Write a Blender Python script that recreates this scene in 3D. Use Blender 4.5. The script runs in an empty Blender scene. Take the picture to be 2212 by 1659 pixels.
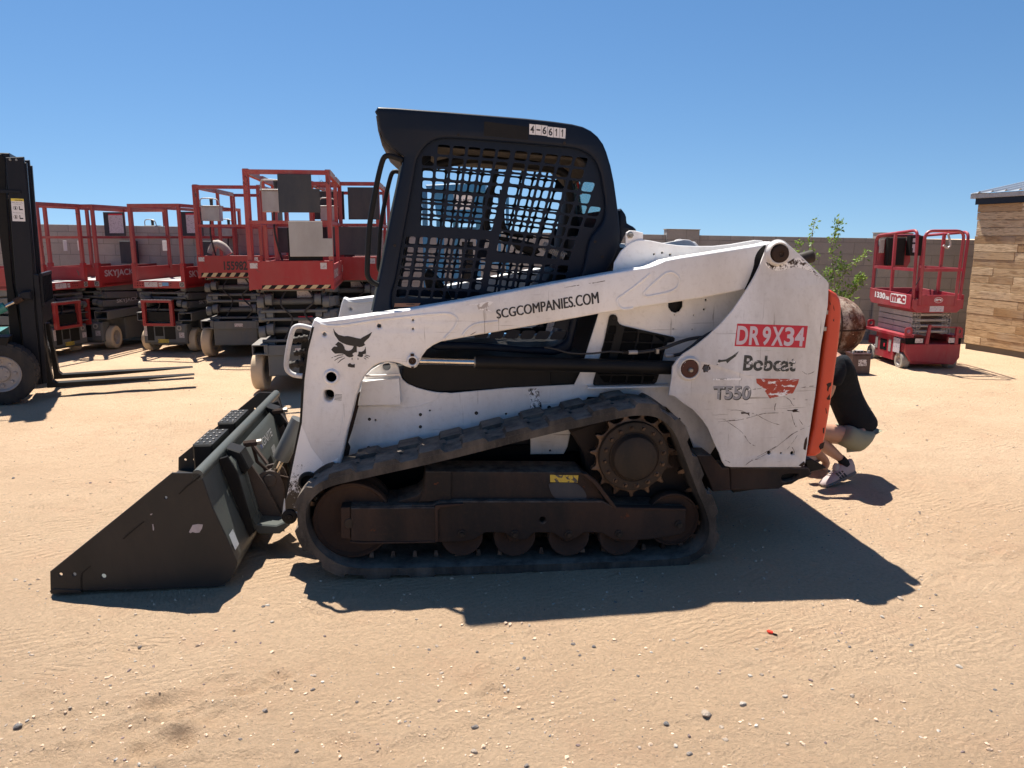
import bpy, bmesh, math, random
import numpy as np
from mathutils import Vector, Matrix
from mathutils.geometry import tessellate_polygon
R = math.radians
random.seed(7); rng = np.random.default_rng(7)
S = bpy.context.scene
COL = S.collection

# ------------------------------------------------------------------ camera
H, PITCH, FPX = 1.5, 10.8, 1661.0
cam = bpy.data.objects.new('camera', bpy.data.cameras.new('camera'))
COL.objects.link(cam)
cam.location = (0, 0, H); cam.rotation_euler = (R(90 - PITCH), 0, 0)
cam.data.sensor_width = 36; cam.data.lens = 36 * FPX / 2212
cam.data.clip_start = 0.05; cam.data.clip_end = 2000
S.camera = cam
# ------------------------------------------------------------------ sun and sky
SUN = Vector((-0.43, 0.83, 2.06)).normalized()
sun = bpy.data.objects.new('sun', bpy.data.lights.new('sun', 'SUN'))
COL.objects.link(sun); sun.rotation_euler = SUN.to_track_quat('Z', 'Y').to_euler()
sun.data.energy = 5.0; sun.data.angle = R(0.53); sun.data.color = (1.0, 0.94, 0.85)
W = bpy.data.worlds.new('World'); S.world = W; W.use_nodes = True
wn = W.node_tree; wn.nodes.clear()
sky = wn.nodes.new('ShaderNodeTexSky'); sky.sky_type = 'NISHITA'; sky.sun_disc = False
sky.sun_elevation = math.asin(SUN.z); sky.sun_rotation = math.atan2(SUN.x, SUN.y)
sky.altitude = 300; sky.air_density = 1.0; sky.dust_density = 0.15; sky.ozone_density = 1.2
bg = wn.nodes.new('ShaderNodeBackground'); bg.inputs['Strength'].default_value = 0.062
wo = wn.nodes.new('ShaderNodeOutputWorld')
hs = wn.nodes.new('ShaderNodeHueSaturation'); hs.inputs['Saturation'].default_value = 1.24
tcw = wn.nodes.new('ShaderNodeTexCoord'); vm = wn.nodes.new('ShaderNodeVectorMath'); vm.inputs[1].default_value = (0, 0, .13); vn = wn.nodes.new('ShaderNodeVectorMath'); vn.operation = 'NORMALIZE'
wn.links.new(tcw.outputs['Generated'], vm.inputs[0]); wn.links.new(vm.outputs[0], vn.inputs[0]); wn.links.new(vn.outputs[0], sky.inputs[0])   # thin, clear desert air: the horizon stays blue
wn.links.new(sky.outputs[0], hs.inputs['Color']); wn.links.new(hs.outputs[0], bg.inputs['Color']); wn.links.new(bg.outputs[0], wo.inputs['Surface'])
S.view_settings.view_transform = 'Standard'; S.view_settings.look = 'None'
S.view_settings.exposure = 1.02; S.view_settings.gamma = 1.0
S.cycles.max_bounces = 8; S.cycles.transparent_max_bounces = 16

# ------------------------------------------------------------------ measuring the photograph
CROPS = {  # x0, y0, step: readings taken in enlarged views of the photograph
 'F0': (0, 0, 1.85172), 'FR': (2400, 850, .66305), 'FC': (1400, 380, .5425), 'FB': (150, 1450, .60271),
 'FM': (1100, 1150, .60274), 'FT': (1100, 1550, .54259), 'FS': (2000, 1500, .54259), 'FP': (2900, 1300, .48222),
 'FX': (3420, 880, .3737), 'FL': (200, 850, .36157), 'F1': (0, 550, .66305), 'FD': (700, 600, .60281),
 'FK': (850, 1500, .45198), 'FG': (1600, 1250, .36166), 'FO': (1250, 1250, .30141), 'FH': (2300, 1150, .27125),
 'FE': (2850, 1250, .27125), 'FA': (2450, 850, .47468), 'FW': (3800, 700, .45191), 'FN': (3250, 1150, .24108),
 'FV': (1250, 650, .36166), 'FY': (0, 600, .33149), 'FZ': (0, 1100, .34965), 'FU': (1580, 600, .37369)}
def K(c, pts):
    x0, y0, s = CROPS[c]
    return [((x0 + x * s) / 1.85172, (y0 + y * s) / 1.85172) for x, y in pts]
sp, cp = math.sin(R(PITCH)), math.cos(R(PITCH))
def ray(p):
    dx, dy = p[0] - 1106, p[1] - 829.5
    return Vector((dx, FPX * cp - dy * sp, -(dy * cp + FPX * sp)))
class Frame:
    def __init__(s, ox, oy, yaw=0):
        s.o = Vector((ox, oy, 0)); s.a = R(yaw); s.m = Matrix.Rotation(-s.a, 3, 'Z')
        s.c = s.m @ (Vector((0, 0, H)) - s.o)
    def hit(s, p, ax, c):
        d = s.m @ ray(p); t = (c - s.c[ax]) / d[ax]
        return s.c + d * t
    def Y(s, crop, pts, c=0):      # readings -> (x, z) on the vertical plane local y = c
        return [(q.x, q.z) for q in (s.hit(p, 1, c) for p in K(crop, pts))]
    def Xp(s, crop, pts, c=0):     # readings -> (y, z) on the plane local x = c
        return [(q.y, q.z) for q in (s.hit(p, 0, c) for p in K(crop, pts))]
    def Z(s, crop, pts, c=0):
        return [(q.x, q.y) for q in (s.hit(p, 2, c) for p in K(crop, pts))]
WORLD = Frame(0, 0, 0)

# ------------------------------------------------------------------ mesh helpers
def area2(p): return sum(p[i][0] * p[(i + 1) % len(p)][1] - p[(i + 1) % len(p)][0] * p[i][1] for i in range(len(p)))
def ccw(p): return list(p) if area2(p) > 0 else list(p)[::-1]
def inset(p, d):                   # p counter-clockwise, moves every side inwards by d
    n = len(p); out = []
    for i in range(n):
        a, b, c = p[i - 1], p[i], p[(i + 1) % n]
        u = Vector((b[0] - a[0], b[1] - a[1])); v = Vector((c[0] - b[0], c[1] - b[1]))
        if u.length < 1e-9 or v.length < 1e-9: out.append(b); continue
        u.normalize(); v.normalize()
        n1 = Vector((-u.y, u.x)); n2 = Vector((-v.y, v.x)); m = n1 + n2
        if m.length < 1e-6: out.append(b); continue
        k = d * 2 / m.length_squared
        k = min(k, d * 1.6) if d > 0 else max(k, d * 1.6)
        out.append((b[0] + m.x * k, b[1] + m.y * k))
    return out
def smooth(p, n=4, closed=True):   # Catmull-Rom through the points
    N = len(p); out = []
    rngi = range(N) if closed else range(N - 1)
    for i in rngi:
        g = (lambda k: p[k % N]) if closed else (lambda k: p[max(0, min(N - 1, k))])
        a, b, c, d = g(i - 1), g(i), g(i + 1), g(i + 2)
        for j in range(n):
            t = j / n
            out.append(tuple(.5 * ((2 * b[k]) + (c[k] - a[k]) * t + (2 * a[k] - 5 * b[k] + 4 * c[k] - d[k]) * t * t
                       + (3 * b[k] - a[k] - 3 * c[k] + d[k]) * t ** 3) for k in range(len(b))))
    if not closed: out.append(tuple(p[-1]))
    return out
def circ(c, r, n=24, a0=0): return [(c[0] + r * math.cos(a0 + 2 * math.pi * i / n), c[1] + r * math.sin(a0 + 2 * math.pi * i / n)) for i in range(n)]
def rrect(x0, z0, x1, z1, r, n=5):
    out = []
    for cx, cz, a in ((x1 - r, z1 - r, 0), (x0 + r, z1 - r, 90), (x0 + r, z0 + r, 180), (x1 - r, z0 + r, 270)):
        for i in range(n + 1):
            t = R(a + 90 * i / n); out.append((cx + r * math.cos(t), cz + r * math.sin(t)))
    return out
def rquad(q, r=.25, n=3):          # quad with rounded corners, r as a share of the sides
    out = []
    for i in range(4):
        b, a, c = Vector(q[i]), Vector(q[i - 1]), Vector(q[(i + 1) % 4])
        p0, p1 = b.lerp(a, r), b.lerp(c, r)
        for j in range(n + 1):
            t = j / n; out.append(tuple(p0.lerp(b, t).lerp(b.lerp(p1, t), t)))
    return out
class G:
    def __init__(s): s.v = []; s.f = []; s.mi = []; s.cur = 0
    def add(s, v, f, M=None):
        k = len(s.v); s.v += [tuple(M @ Vector(q)) for q in v] if M else [tuple(q) for q in v]
        s.f += [tuple(i + k for i in q) for q in f]; s.mi += [s.cur] * len(f); return s
    def prism(s, outl, y0, y1, holes=(), b=0.0, seg=1, ax='y'):
        """outline in (x,z) pushed along y from y0 (near) to y1, edges chamfered by b"""
        T = {'y': lambda u, v, w: (u, w, v), 'z': lambda u, v, w: (u, v, w), 'x': lambda u, v, w: (w, u, v)}[ax]
        loops = [ccw(outl)] + [ccw(h) for h in holes]
        v = []; f = []; flip = (ax == 'y')
        def ring(loop, d, w):
            k = len(v); q = inset(loop, d) if abs(d) > 1e-9 else loop
            v.extend(T(a[0], a[1], w) for a in q); return k
        caps = [[], []]
        for li, L in enumerate(loops):
            sg = 1 if li == 0 else -1; n = len(L); ks = []
            for j in range(seg + 1):
                t = j / seg if b > 0 else 1
                an = math.pi / 2 * t
                ks.append(ring(L, sg * b * (1 - math.sin(an)), y0 + b * (1 - math.cos(an)) * (1 if y1 > y0 else -1)))
                if b <= 0: break
            for j in range(seg + 1):
                t = 1 - (j / seg if b > 0 else 0)
                an = math.pi / 2 * t
                ks.append(ring(L, sg * b * (1 - math.sin(an)), y1 - b * (1 - math.cos(an)) * (1 if y1 > y0 else -1)))
                if b <= 0: break
            for a, c in zip(ks[:-1], ks[1:]):
                for i in range(n):
                    q = (a + i, a + (i + 1) % n, c + (i + 1) % n, c + i)
                    f.append(q if li == 0 else q[::-1])
            caps[0].append((ks[0], n)); caps[1].append((ks[-1], n))
        for ci in (0, 1):
            idx = [k + i for k, n in caps[ci] for i in range(n)]
            polys = [[Vector((loopv[0], loopv[1], 0)) for loopv in
                      ([(v[k + i][0], v[k + i][2]) if ax == 'y' else ((v[k + i][0], v[k + i][1]) if ax == 'z' else (v[k + i][1], v[k + i][2])) for i in range(n)])]
                     for k, n in caps[ci]]
            for t in tessellate_polygon(polys):
                t = tuple(idx[i] for i in t)
                f.append(t)
        s.add(v, f); s.recalc = True; return s
    def box(s, x0, x1, y0, y1, z0, z1, b=0.0, M=None):
        if b > 0:
            k = len(s.v); s.prism([(x0, z0), (x1, z0), (x1, z1), (x0, z1)], y0, y1, b=b)
            if M: s.v[k:] = [tuple(M @ Vector(q)) for q in s.v[k:]]
            return s
        v = [(x, y, z) for z in (z0, z1) for y in (y0, y1) for x in (x0, x1)]
        return s.add(v, [(0, 2, 3, 1), (4, 5, 7, 6), (0, 1, 5, 4), (2, 6, 7, 3), (0, 4, 6, 2), (1, 3, 7, 5)], M)
    def tube(s, pts, r, n=10, cap=True, closed=False):
        P = [Vector(p) for p in pts]; N = len(P); v = []; f = []; up = None
        for i, p in enumerate(P):
            a = P[(i - 1) % N] if (closed or i) else P[0]; c = P[(i + 1) % N] if (closed or i < N - 1) else P[-1]
            t = (c - a).normalized()
            if up is None:
                up = Vector((0, 0, 1)) if abs(t.z) < .9 else Vector((1, 0, 0))
            u = (up - t * up.dot(t)).normalized(); w = t.cross(u); up = u
            rr = r[i] if isinstance(r, (list, tuple)) else r
            v += [p + (u * math.cos(2 * math.pi * k / n) + w * math.sin(2 * math.pi * k / n)) * rr for k in range(n)]
        for i in range(N if closed else N - 1):
            j = (i + 1) % N
            for k in range(n):
                f.append((i * n + k, j * n + k, j * n + (k + 1) % n, i * n + (k + 1) % n))
        if cap and not closed:
            f.append(tuple(range(n))); f.append(tuple(reversed(range((N - 1) * n, N * n))))
        s.add(v, f); s.recalc = True; return s
    def sq(s, a, b, w, h=None, up=(0, 0, 1)):    # square bar from a to b
        a, b = Vector(a), Vector(b); t = (b - a).normalized(); U = Vector(up)
        if abs(t.dot(U)) > .95: U = Vector((1, 0, 0))
        sd = t.cross(U).normalized(); u = sd.cross(t); h = h or w
        v = [q + sd * i * w / 2 + u * j * h / 2 for q in (a, b) for i, j in ((-1, -1), (1, -1), (1, 1), (-1, 1))]
        return s.add(v, [(0, 1, 2, 3), (7, 6, 5, 4), (0, 4, 5, 1), (1, 5, 6, 2), (2, 6, 7, 3), (3, 7, 4, 0)])
    def rod(s, a, b, r, n=16): return s.tube([a, b], r, n)
    def lathe(s, prof, cx, cz, n=40, ax='y', M=None):
        """prof: (radius, y) pairs turned about an axis along y through (cx, cz)"""
        v = []; f = []; m = len(prof)
        for i in range(n):
            a = 2 * math.pi * i / n
            for r, y in prof:
                v.append((cx + r * math.cos(a), y, cz + r * math.sin(a)) if ax == 'y' else
                         (y, cx + r * math.cos(a), cz + r * math.sin(a)) if ax == 'x' else (cx + r * math.cos(a), cz + r * math.sin(a), y))
        for i in range(n):
            j = (i + 1) % n
            for k in range(m - 1): f.append((i * m + k, i * m + k + 1, j * m + k + 1, j * m + k))
        s.add(v, f, M); s.recalc = True; return s
    def obj(s, name, mat, parent=None, ang=34, recalc=True, **kw):
        me = bpy.data.meshes.new(name); me.from_pydata(s.v, [], s.f)
        mats = mat if isinstance(mat, (list, tuple)) else [mat]
        for m in mats: me.materials.append(m)
        if len(mats) > 1: me.polygons.foreach_set('material_index', s.mi)
        if recalc:
            bm = bmesh.new(); bm.from_mesh(me)
            bmesh.ops.dissolve_degenerate(bm, dist=1e-6, edges=bm.edges)
            bmesh.ops.recalc_face_normals(bm, faces=bm.faces); bm.to_mesh(me); bm.free()
        me.polygons.foreach_set('use_smooth', [True] * len(me.polygons))
        me.set_sharp_from_angle(angle=R(ang))
        o = bpy.data.objects.new(name, me); COL.objects.link(o)
        if parent: o.parent = parent
        for k, q in kw.items(): o[k] = q
        return o
def thing(name, label, cat, x, y, yaw=0, group=None, z=0):
    o = bpy.data.objects.new(name, None); COL.objects.link(o); o.empty_display_size = .2
    o.location = (x, y, z); o.rotation_euler = (0, 0, R(yaw)); o['label'] = label; o['category'] = cat
    if group: o['group'] = group
    return o
def tag(o, label, cat, group=None):
    o['label'] = label; o['category'] = cat
    if group: o['group'] = group
    return o
def kids(o): return [c for c in list(COL.objects) if c.parent == o]
def copy_tree(o, parent=None, label=None):
    c = o.copy(); COL.objects.link(c)
    if parent: c.parent = parent
    if label: c['label'] = label
    for ch in kids(o): copy_tree(ch, c)
    return c
def copy_part(o, dy=0, dx=0, dz=0, parent=None):
    ks = kids(o); c = o.copy(); COL.objects.link(c); c.location = Vector(o.location) + Vector((dx, dy, dz))
    if parent: c.parent = parent
    for ch in ks: copy_part(ch, parent=c)
    return c
def text_geo(txt, quad, g=None, y=0.0, th=.0012, bold=0.0, ax='y', sub=0):
    """letters stretched into quad (top-left, top-right, bottom-right, bottom-left) on a vertical plane"""
    cu = bpy.data.curves.new('t', 'FONT'); cu.body = txt; cu.offset = bold; cu.resolution_u = 4
    o = bpy.data.objects.new('t', cu); COL.objects.link(o)
    me = bpy.data.meshes.new_from_object(o.evaluated_get(bpy.context.evaluated_depsgraph_get()))
    bpy.data.objects.remove(o); 
    vs = [v.co.copy() for v in me.vertices]; fs = [tuple(p.vertices) for p in me.polygons]
    x0 = min(v.x for v in vs); x1 = max(v.x for v in vs); y0 = min(v.y for v in vs); y1 = max(v.y for v in vs)
    tl, tr, br, bl = [Vector(q) for q in quad]; out = []
    for v in vs:
        a = (v.x - x0) / (x1 - x0); b = (v.y - y0) / (y1 - y0)
        q = bl.lerp(br, a).lerp(tl.lerp(tr, a), b)
        if len(q) == 2: q = (q[0], y, q[1]) if ax == 'y' else (y, q[0], q[1])
        out.append(tuple(q))
    g = g or G(); g.add(out, fs); bpy.data.meshes.remove(me); return g
def text(name, txt, quad, y, mat, parent, bold=0.0, ax='y', **kw):
    g = text_geo(txt, quad, y=y, bold=bold, ax=ax)
    return g.obj(name, mat, parent, recalc=False, **kw)

# ------------------------------------------------------------------ materials
def nodes(name):
    m = bpy.data.materials.new(name); m.use_nodes = True
    nt = m.node_tree; b = nt.nodes['Principled BSDF']; return m, nt, b
def N(nt, t, **kw):
    n = nt.nodes.new(t)
    for k, v in kw.items():
        if k in n.inputs: n.inputs[k].default_value = v
        else: setattr(n, k, v)
    return n
def noise(nt, vec, scale, detail=4, rough=.55, dist=0):
    n = N(nt, 'ShaderNodeTexNoise', Scale=scale, Detail=detail, Roughness=rough, Distortion=dist); nt.links.new(vec, n.inputs['Vector']); return n.outputs['Fac']
def ramp(nt, fac, a, b, c0=0, c1=1):
    n = N(nt, 'ShaderNodeMapRange'); n.inputs['From Min'].default_value = a; n.inputs['From Max'].default_value = b
    n.inputs['To Min'].default_value = c0; n.inputs['To Max'].default_value = c1; nt.links.new(fac, n.inputs['Value']); return n.outputs['Result']
def mix(nt, fac, a, b, mode='MIX'):
    n = nt.nodes.new('ShaderNodeMix'); n.data_type = 'RGBA'; n.blend_type = mode; n.clamp_factor = True
    for s, q in ((n.inputs[0], fac), (n.inputs[6], a), (n.inputs[7], b)):
        if isinstance(q, (int, float)): s.default_value = q
        elif isinstance(q, tuple): s.default_value = q + (1,) if len(q) == 3 else q
        else: nt.links.new(q, s)
    return n.outputs[2]
def mul(nt, a, b, op='MULTIPLY'):
    n = nt.nodes.new('ShaderNodeMath'); n.operation = op
    for s, q in ((n.inputs[0], a), (n.inputs[1], b)):
        if isinstance(q, (int, float)): s.default_value = q
        else: nt.links.new(q, s)
    return n.outputs[0]
def coord(nt, scale=(1, 1, 1), rot=(0, 0, 0)):
    tc = nt.nodes.new('ShaderNodeTexCoord'); mp = nt.nodes.new('ShaderNodeMapping')
    mp.inputs['Scale'].default_value = scale; mp.inputs['Rotation'].default_value = rot
    nt.links.new(tc.outputs['Object'], mp.inputs['Vector']); return mp.outputs['Vector']
def paint(name, col, dirt=(.25, .19, .13), da=.35, rough=.45, metal=0.0, ds=3.0, chip=None, ct=.68, cs=14, bump=.15, bs=60, streak=1.0, spec=.5, coat=0.0, scr=0.0, dust=0.0):
    """weathered paint: tint drift, dust, optional chips showing rust or primer"""
    m, nt, b = nodes(name); v = coord(nt); L = nt.links
    vs = coord(nt, (1, 1, .35)) if streak else v
    c = mix(nt, ramp(nt, noise(nt, v, ds * .6, 3), .3, .7), tuple(x * .88 for x in col), tuple(min(1, x * 1.08) for x in col))
    d = mul(nt, ramp(nt, noise(nt, vs, ds, 8, .65), .42, .75), da)
    c = mix(nt, d, c, dirt)
    fine = mul(nt, ramp(nt, noise(nt, v, ds * 16, 6, .7), .52, .8), da * .6)
    c = mix(nt, fine, c, tuple(x * .7 for x in dirt))
    if scr:
        for sc_, ro in (((1.2, 1, 34), R(12)), ((30, 1, 1.5), R(-20)), ((1, 1, 26), R(-38))):
            sm = ramp(nt, noise(nt, coord(nt, sc_, (0, ro, 0)), 2.2, 5, .6), .655, .70); c = mix(nt, mul(nt, mul(nt, sm, ramp(nt, noise(nt, v, 3.1, 3), .45, .6)), scr), c, tuple(x * .55 for x in dirt))
        gm_ = ramp(nt, noise(nt, coord(nt, (1, 1, .5)), 1.4, 7, .7, .4), .50, .72); c = mix(nt, mul(nt, gm_, scr * .55), c, tuple(x * .9 + .03 for x in dirt))
    if dust:    # settled yard dust lies on faces that point up
        ge = nt.nodes.new('ShaderNodeNewGeometry'); sz_ = nt.nodes.new('ShaderNodeSeparateXYZ'); L.new(ge.outputs['Normal'], sz_.inputs[0])
        c = mix(nt, mul(nt, mul(nt, ramp(nt, sz_.outputs[2], .15, .95), ramp(nt, noise(nt, v, 13, 6, .7), .3, .6)), dust), c, (.34, .27, .21))
    rr = mul(nt, d, .4, 'MULTIPLY'); rr = mul(nt, rr, rough, 'ADD')
    h = noise(nt, v, bs, 6, .6)
    if chip:
        k = ramp(nt, noise(nt, v, cs, 10, .68, .6), ct, ct + .02)
        c = mix(nt, k, c, chip); rr = mul(nt, rr, mul(nt, k, .3), 'ADD')
        h = mul(nt, h, mul(nt, k, 1.2), 'SUBTRACT')
    L.new(c, b.inputs['Base Color']); L.new(rr, b.inputs['Roughness']); b.inputs['Metallic'].default_value = metal
    b.inputs['Specular IOR Level'].default_value = spec; b.inputs['Coat Weight'].default_value = coat
    bp = N(nt, 'ShaderNodeBump', Strength=bump, Distance=.004 if bump < .9 else .02); L.new(h, bp.inputs['Height']); L.new(bp.outputs[0], b.inputs['Normal'])
    return m
def plain(name, col, rough=.5, metal=0.0, spec=.5):
    m, nt, b = nodes(name); v = coord(nt)
    c = mix(nt, ramp(nt, noise(nt, v, 25, 5), .35, .7), tuple(x * .82 for x in col), tuple(min(1, x * 1.1) for x in col))
    nt.links.new(c, b.inputs['Base Color']); b.inputs['Roughness'].default_value = rough; b.inputs['Metallic'].default_value = metal
    b.inputs['Specular IOR Level'].default_value = spec; return m
def decal(name, col, under=None, wear=.5, scale=22, rough=.5, stretch=(1, 1, 1)):
    """printed vinyl, partly scraped off down to the paint below"""
    m, nt, b = nodes(name); v = coord(nt, stretch)
    c = col
    if under:
        k = ramp(nt, noise(nt, v, scale, 9, .72, .8), wear, wear + .025)
        c = mix(nt, k, col, under); nt.links.new(c, b.inputs['Base Color'])
    else: b.inputs['Base Color'].default_value = col + (1,)
    b.inputs['Roughness'].default_value = rough; return m
M = {}
WH = (.86, .84, .815)
M['white'] = paint('white_paint', WH, dirt=(.30, .235, .17), da=.40, scr=.6, rough=.38, chip=(.06, .035, .025), ct=.745, cs=9, bump=.08, ds=2.2)
M['whiteup'] = paint('scratched_white_paint', WH, dirt=(.30, .235, .17), da=.42, scr=.7, rough=.42, chip=(.07, .045, .035), ct=.735, cs=11, bump=.1, ds=2.6)
M['whitedirty'] = paint('oily_white_paint', (.62, .60, .58), dirt=(.10, .07, .05), da=.75, rough=.45, chip=(.05, .03, .02), ct=.7, cs=12, ds=4)
M['cab'] = paint('dark_cab_paint', (.006, .011, .023), dirt=(.05, .045, .04), da=.10, rough=.38, bump=.06, ds=3, spec=.18)
M['black'] = paint('black_paint', (.010, .010, .010), dirt=(.05, .04, .033), da=.22, rough=.5, ds=4, spec=.18)
M['void'] = plain('shade_black', (.008, .008, .008), .9, spec=.1)  # near-black for bores, recesses and undersides, their shade put into the colour
M['rubber'] = paint('track_rubber', (.036, .034, .032), dirt=(.20, .17, .14), da=.8, dust=.55, scr=.3, rough=.72, bump=.5, bs=90, ds=6, spec=.15)
M['tyre'] = paint('black_tyre_rubber', (.025, .025, .026), dirt=(.16, .13, .10), da=.35, rough=.8, bump=.3, ds=5, spec=.3)
M['dusttyre'] = paint('dusty_solid_tyre', (.66, .52, .36), dirt=(.30, .22, .14), da=.35, rough=.9, ds=6, spec=.2)
M['greytyre'] = paint('grey_nonmarking_tyre', (.36, .34, .30), dirt=(.2, .16, .12), da=.4, rough=.9, ds=6, spec=.2)
M['frame'] = paint('dirty_track_frame', (.022, .019, .018), dirt=(.10, .058, .038), da=.65, dust=.5, rough=.7, chip=(.13, .05, .025), ct=.66, cs=9, ds=3, bump=.5, scr=.5, spec=.18)
M['rust'] = paint('rusty_steel', (.042, .025, .018), dirt=(.085, .055, .04), da=.6, rough=.85, ds=7, bump=.5, spec=.3)
M['hub'] = paint('sprocket_hub', (.028, .024, .020), dirt=(.11, .07, .045), da=.4, rough=.55, ds=5, bump=.2, spec=.18)
M['gold'] = paint('worn_shiny_steel', (.10, .068, .050), dirt=(.025, .018, .014), da=1.0, rough=.4, metal=.7, ds=14)
M['steel'] = plain('bolt_steel', (.30, .28, .25), .4, .7)
M['chrome'] = paint('chromed_rod', (.62, .58, .52), dirt=(.12, .07, .04), da=.45, rough=.14, metal=1, ds=9, bump=.02)
M['bucket'] = paint('bucket_paint', (.030, .029, .027), dirt=(.09, .065, .05), da=.3, scr=.35, rough=.36, bump=.06, ds=3, spec=.18)
M['bucketskylit'] = paint('skylit_bucket_paint', (.085, .094, .088), dirt=(.09, .075, .06), da=.3, rough=.35, ds=3, spec=.18)  # lighter copy of the bucket paint, skylight on the back put into the colour
M['orange'] = paint('orange_red_paint', (.72, .070, .022), dirt=(.20, .09, .05), da=.25, rough=.42, chip=(.09, .05, .02), ct=.66, cs=16, ds=3)
M['red'] = paint('weathered_red_paint', (.34, .020, .020), dirt=(.28, .12, .10), da=.35, rough=.5, chip=(.16, .07, .055), ct=.66, cs=8, ds=4, scr=.6)
M['redsoft'] = paint('faded_red_rail_paint', (.34, .040, .036), dirt=(.36, .24, .20), da=.45, rough=.55, chip=(.10, .05, .04), ct=.66, cs=14, ds=6)
M['mec'] = paint('crimson_paint', (.30, .012, .028), dirt=(.33, .17, .15), da=.42, scr=.5, rough=.45, ds=4)
M['grey'] = paint('grey_machine_paint', (.105, .115, .120), dust=.4, dirt=(.22, .18, .14), da=.5, scr=.6, rough=.6, ds=5)
M['lightgrey'] = paint('pale_grey_paint', (.40, .38, .36), dirt=(.2, .17, .14), da=.35, rough=.55, ds=5)
M['alu'] = paint('scuffed_aluminium', (.42, .41, .40), dirt=(.22, .17, .14), da=.4, rough=.45, metal=.35, ds=9)
M['darkboard'] = paint('dark_panel', (.045, .050, .060), dirt=(.16, .14, .12), da=.3, rough=.6, ds=4, spec=.18)
M['blue'] = paint('blue_paint', (.025, .19, .40), dirt=(.12, .12, .12), da=.35, rough=.4, ds=5)
M['teal'] = paint('teal_paint', (.03, .20, .19), dirt=(.12, .1, .08), da=.3, rough=.4, ds=5)
M['forkblack'] = paint('forklift_mast_paint', (.010, .012, .018), dirt=(.06, .05, .045), da=.16, rough=.42, ds=4, spec=.18)
M['rim'] = paint('dusty_rim', (.40, .36, .33), dirt=(.2, .15, .11), da=.5, rough=.7, ds=8)
M['hose'] = plain('black_hose_rubber', (.018, .018, .020), .5)
M['ink'] = decal('black_vinyl', (.015, .013, .012), WH, .64, 16)
M['inkworn'] = decal('worn_black_vinyl', (.035, .038, .036), WH, .572, 26, stretch=(.7, 1, 1.6))
M['greyworn'] = decal('worn_grey_vinyl', (.30, .30, .31), WH, .60, 26)
M['inkplain'] = decal('black_print', (.018, .016, .018))
M['whiteprint'] = decal('white_print', (.68, .66, .66), (.40, .10, .10), .62, 30)
M['whiteclean'] = decal('white_vinyl', (.72, .70, .70))
M['pinkprint'] = decal('pinkish_white_print', (.60, .50, .55))
M['redtag'] = decal('red_vinyl', (.52, .012, .035), (.55, .45, .45), .72, 20)
M['wedge'] = decal('worn_orange_vinyl', (.40, .045, .02), WH, .55, 17, stretch=(.6, 1, 1.5))
M['greyprint'] = decal('faded_white_print', (.50, .48, .47), (.1, .1, .1), .60, 30)
M['yellow'] = decal('worn_yellow_vinyl', (.50, .36, .04), (.05, .05, .05), .54, 30)
M['stripe'] = decal('faded_cream_stripe', (.52, .40, .22), (.25, .05, .04), .64, 24)
M['orangeprint'] = decal('orange_print', (.65, .25, .12))
M['warn'] = decal('yellow_print', (.72, .56, .08))
M['bluep'] = decal('blue_print', (.08, .12, .5))
M['skyblue'] = decal('light_blue_sticker', (.15, .33, .55))
M['scratch'] = decal('bare_scratch', (.10, .075, .06), WH, .60, 30)
M['maroon'] = paint('maroon_plastic', (.055, .020, .022), dirt=(.2, .15, .12), da=.3, rough=.4, ds=8)
m, nt, b = nodes('tinted_glass'); b.inputs['Base Color'].default_value = (.55, .75, .72, 1); b.inputs['Roughness'].default_value = .05
b.inputs['Transmission Weight'].default_value = .9; b.inputs['IOR'].default_value = 1.1; M['glass'] = m
# ------------------------------------------------------------------ ground
def vnoise(x, y, seed=0):
    xi = np.floor(x).astype(np.int64); yi = np.floor(y).astype(np.int64); fx = x - xi; fy = y - yi
    fx = fx * fx * (3 - 2 * fx); fy = fy * fy * (3 - 2 * fy)
    def h(a, b):
        n = (a * 374761393 + b * 668265263 + seed * 1274126177) & 0xffffffff
        n = ((n ^ (n >> 13)) * 1274126177) & 0xffffffff
        return ((n ^ (n >> 16)) & 0xffff) / 65535.0
    return (h(xi, yi) * (1 - fx) + h(xi + 1, yi) * fx) * (1 - fy) + (h(xi, yi + 1) * (1 - fx) + h(xi + 1, yi + 1) * fx) * fy
def spaced(lo, hi, a, b, d, g=1.12):
    c = list(np.arange(a, b, d)); s = d
    while c[-1] < hi: s *= g; c.append(c[-1] + s)
    s = d; left = [a]
    while left[-1] > lo: s *= g; left.append(left[-1] - s)
    return np.array(left[:0:-1] + c)
xs = spaced(-400, 400, -2.7, 2.7, .017, 1.05); ys = spaced(-60, 900, 1.42, 3.5, .0135, 1.022)
GX, GY = np.meshgrid(xs, ys)
DENTS = []      # x, y, half length, half width, angle, depth
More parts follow.
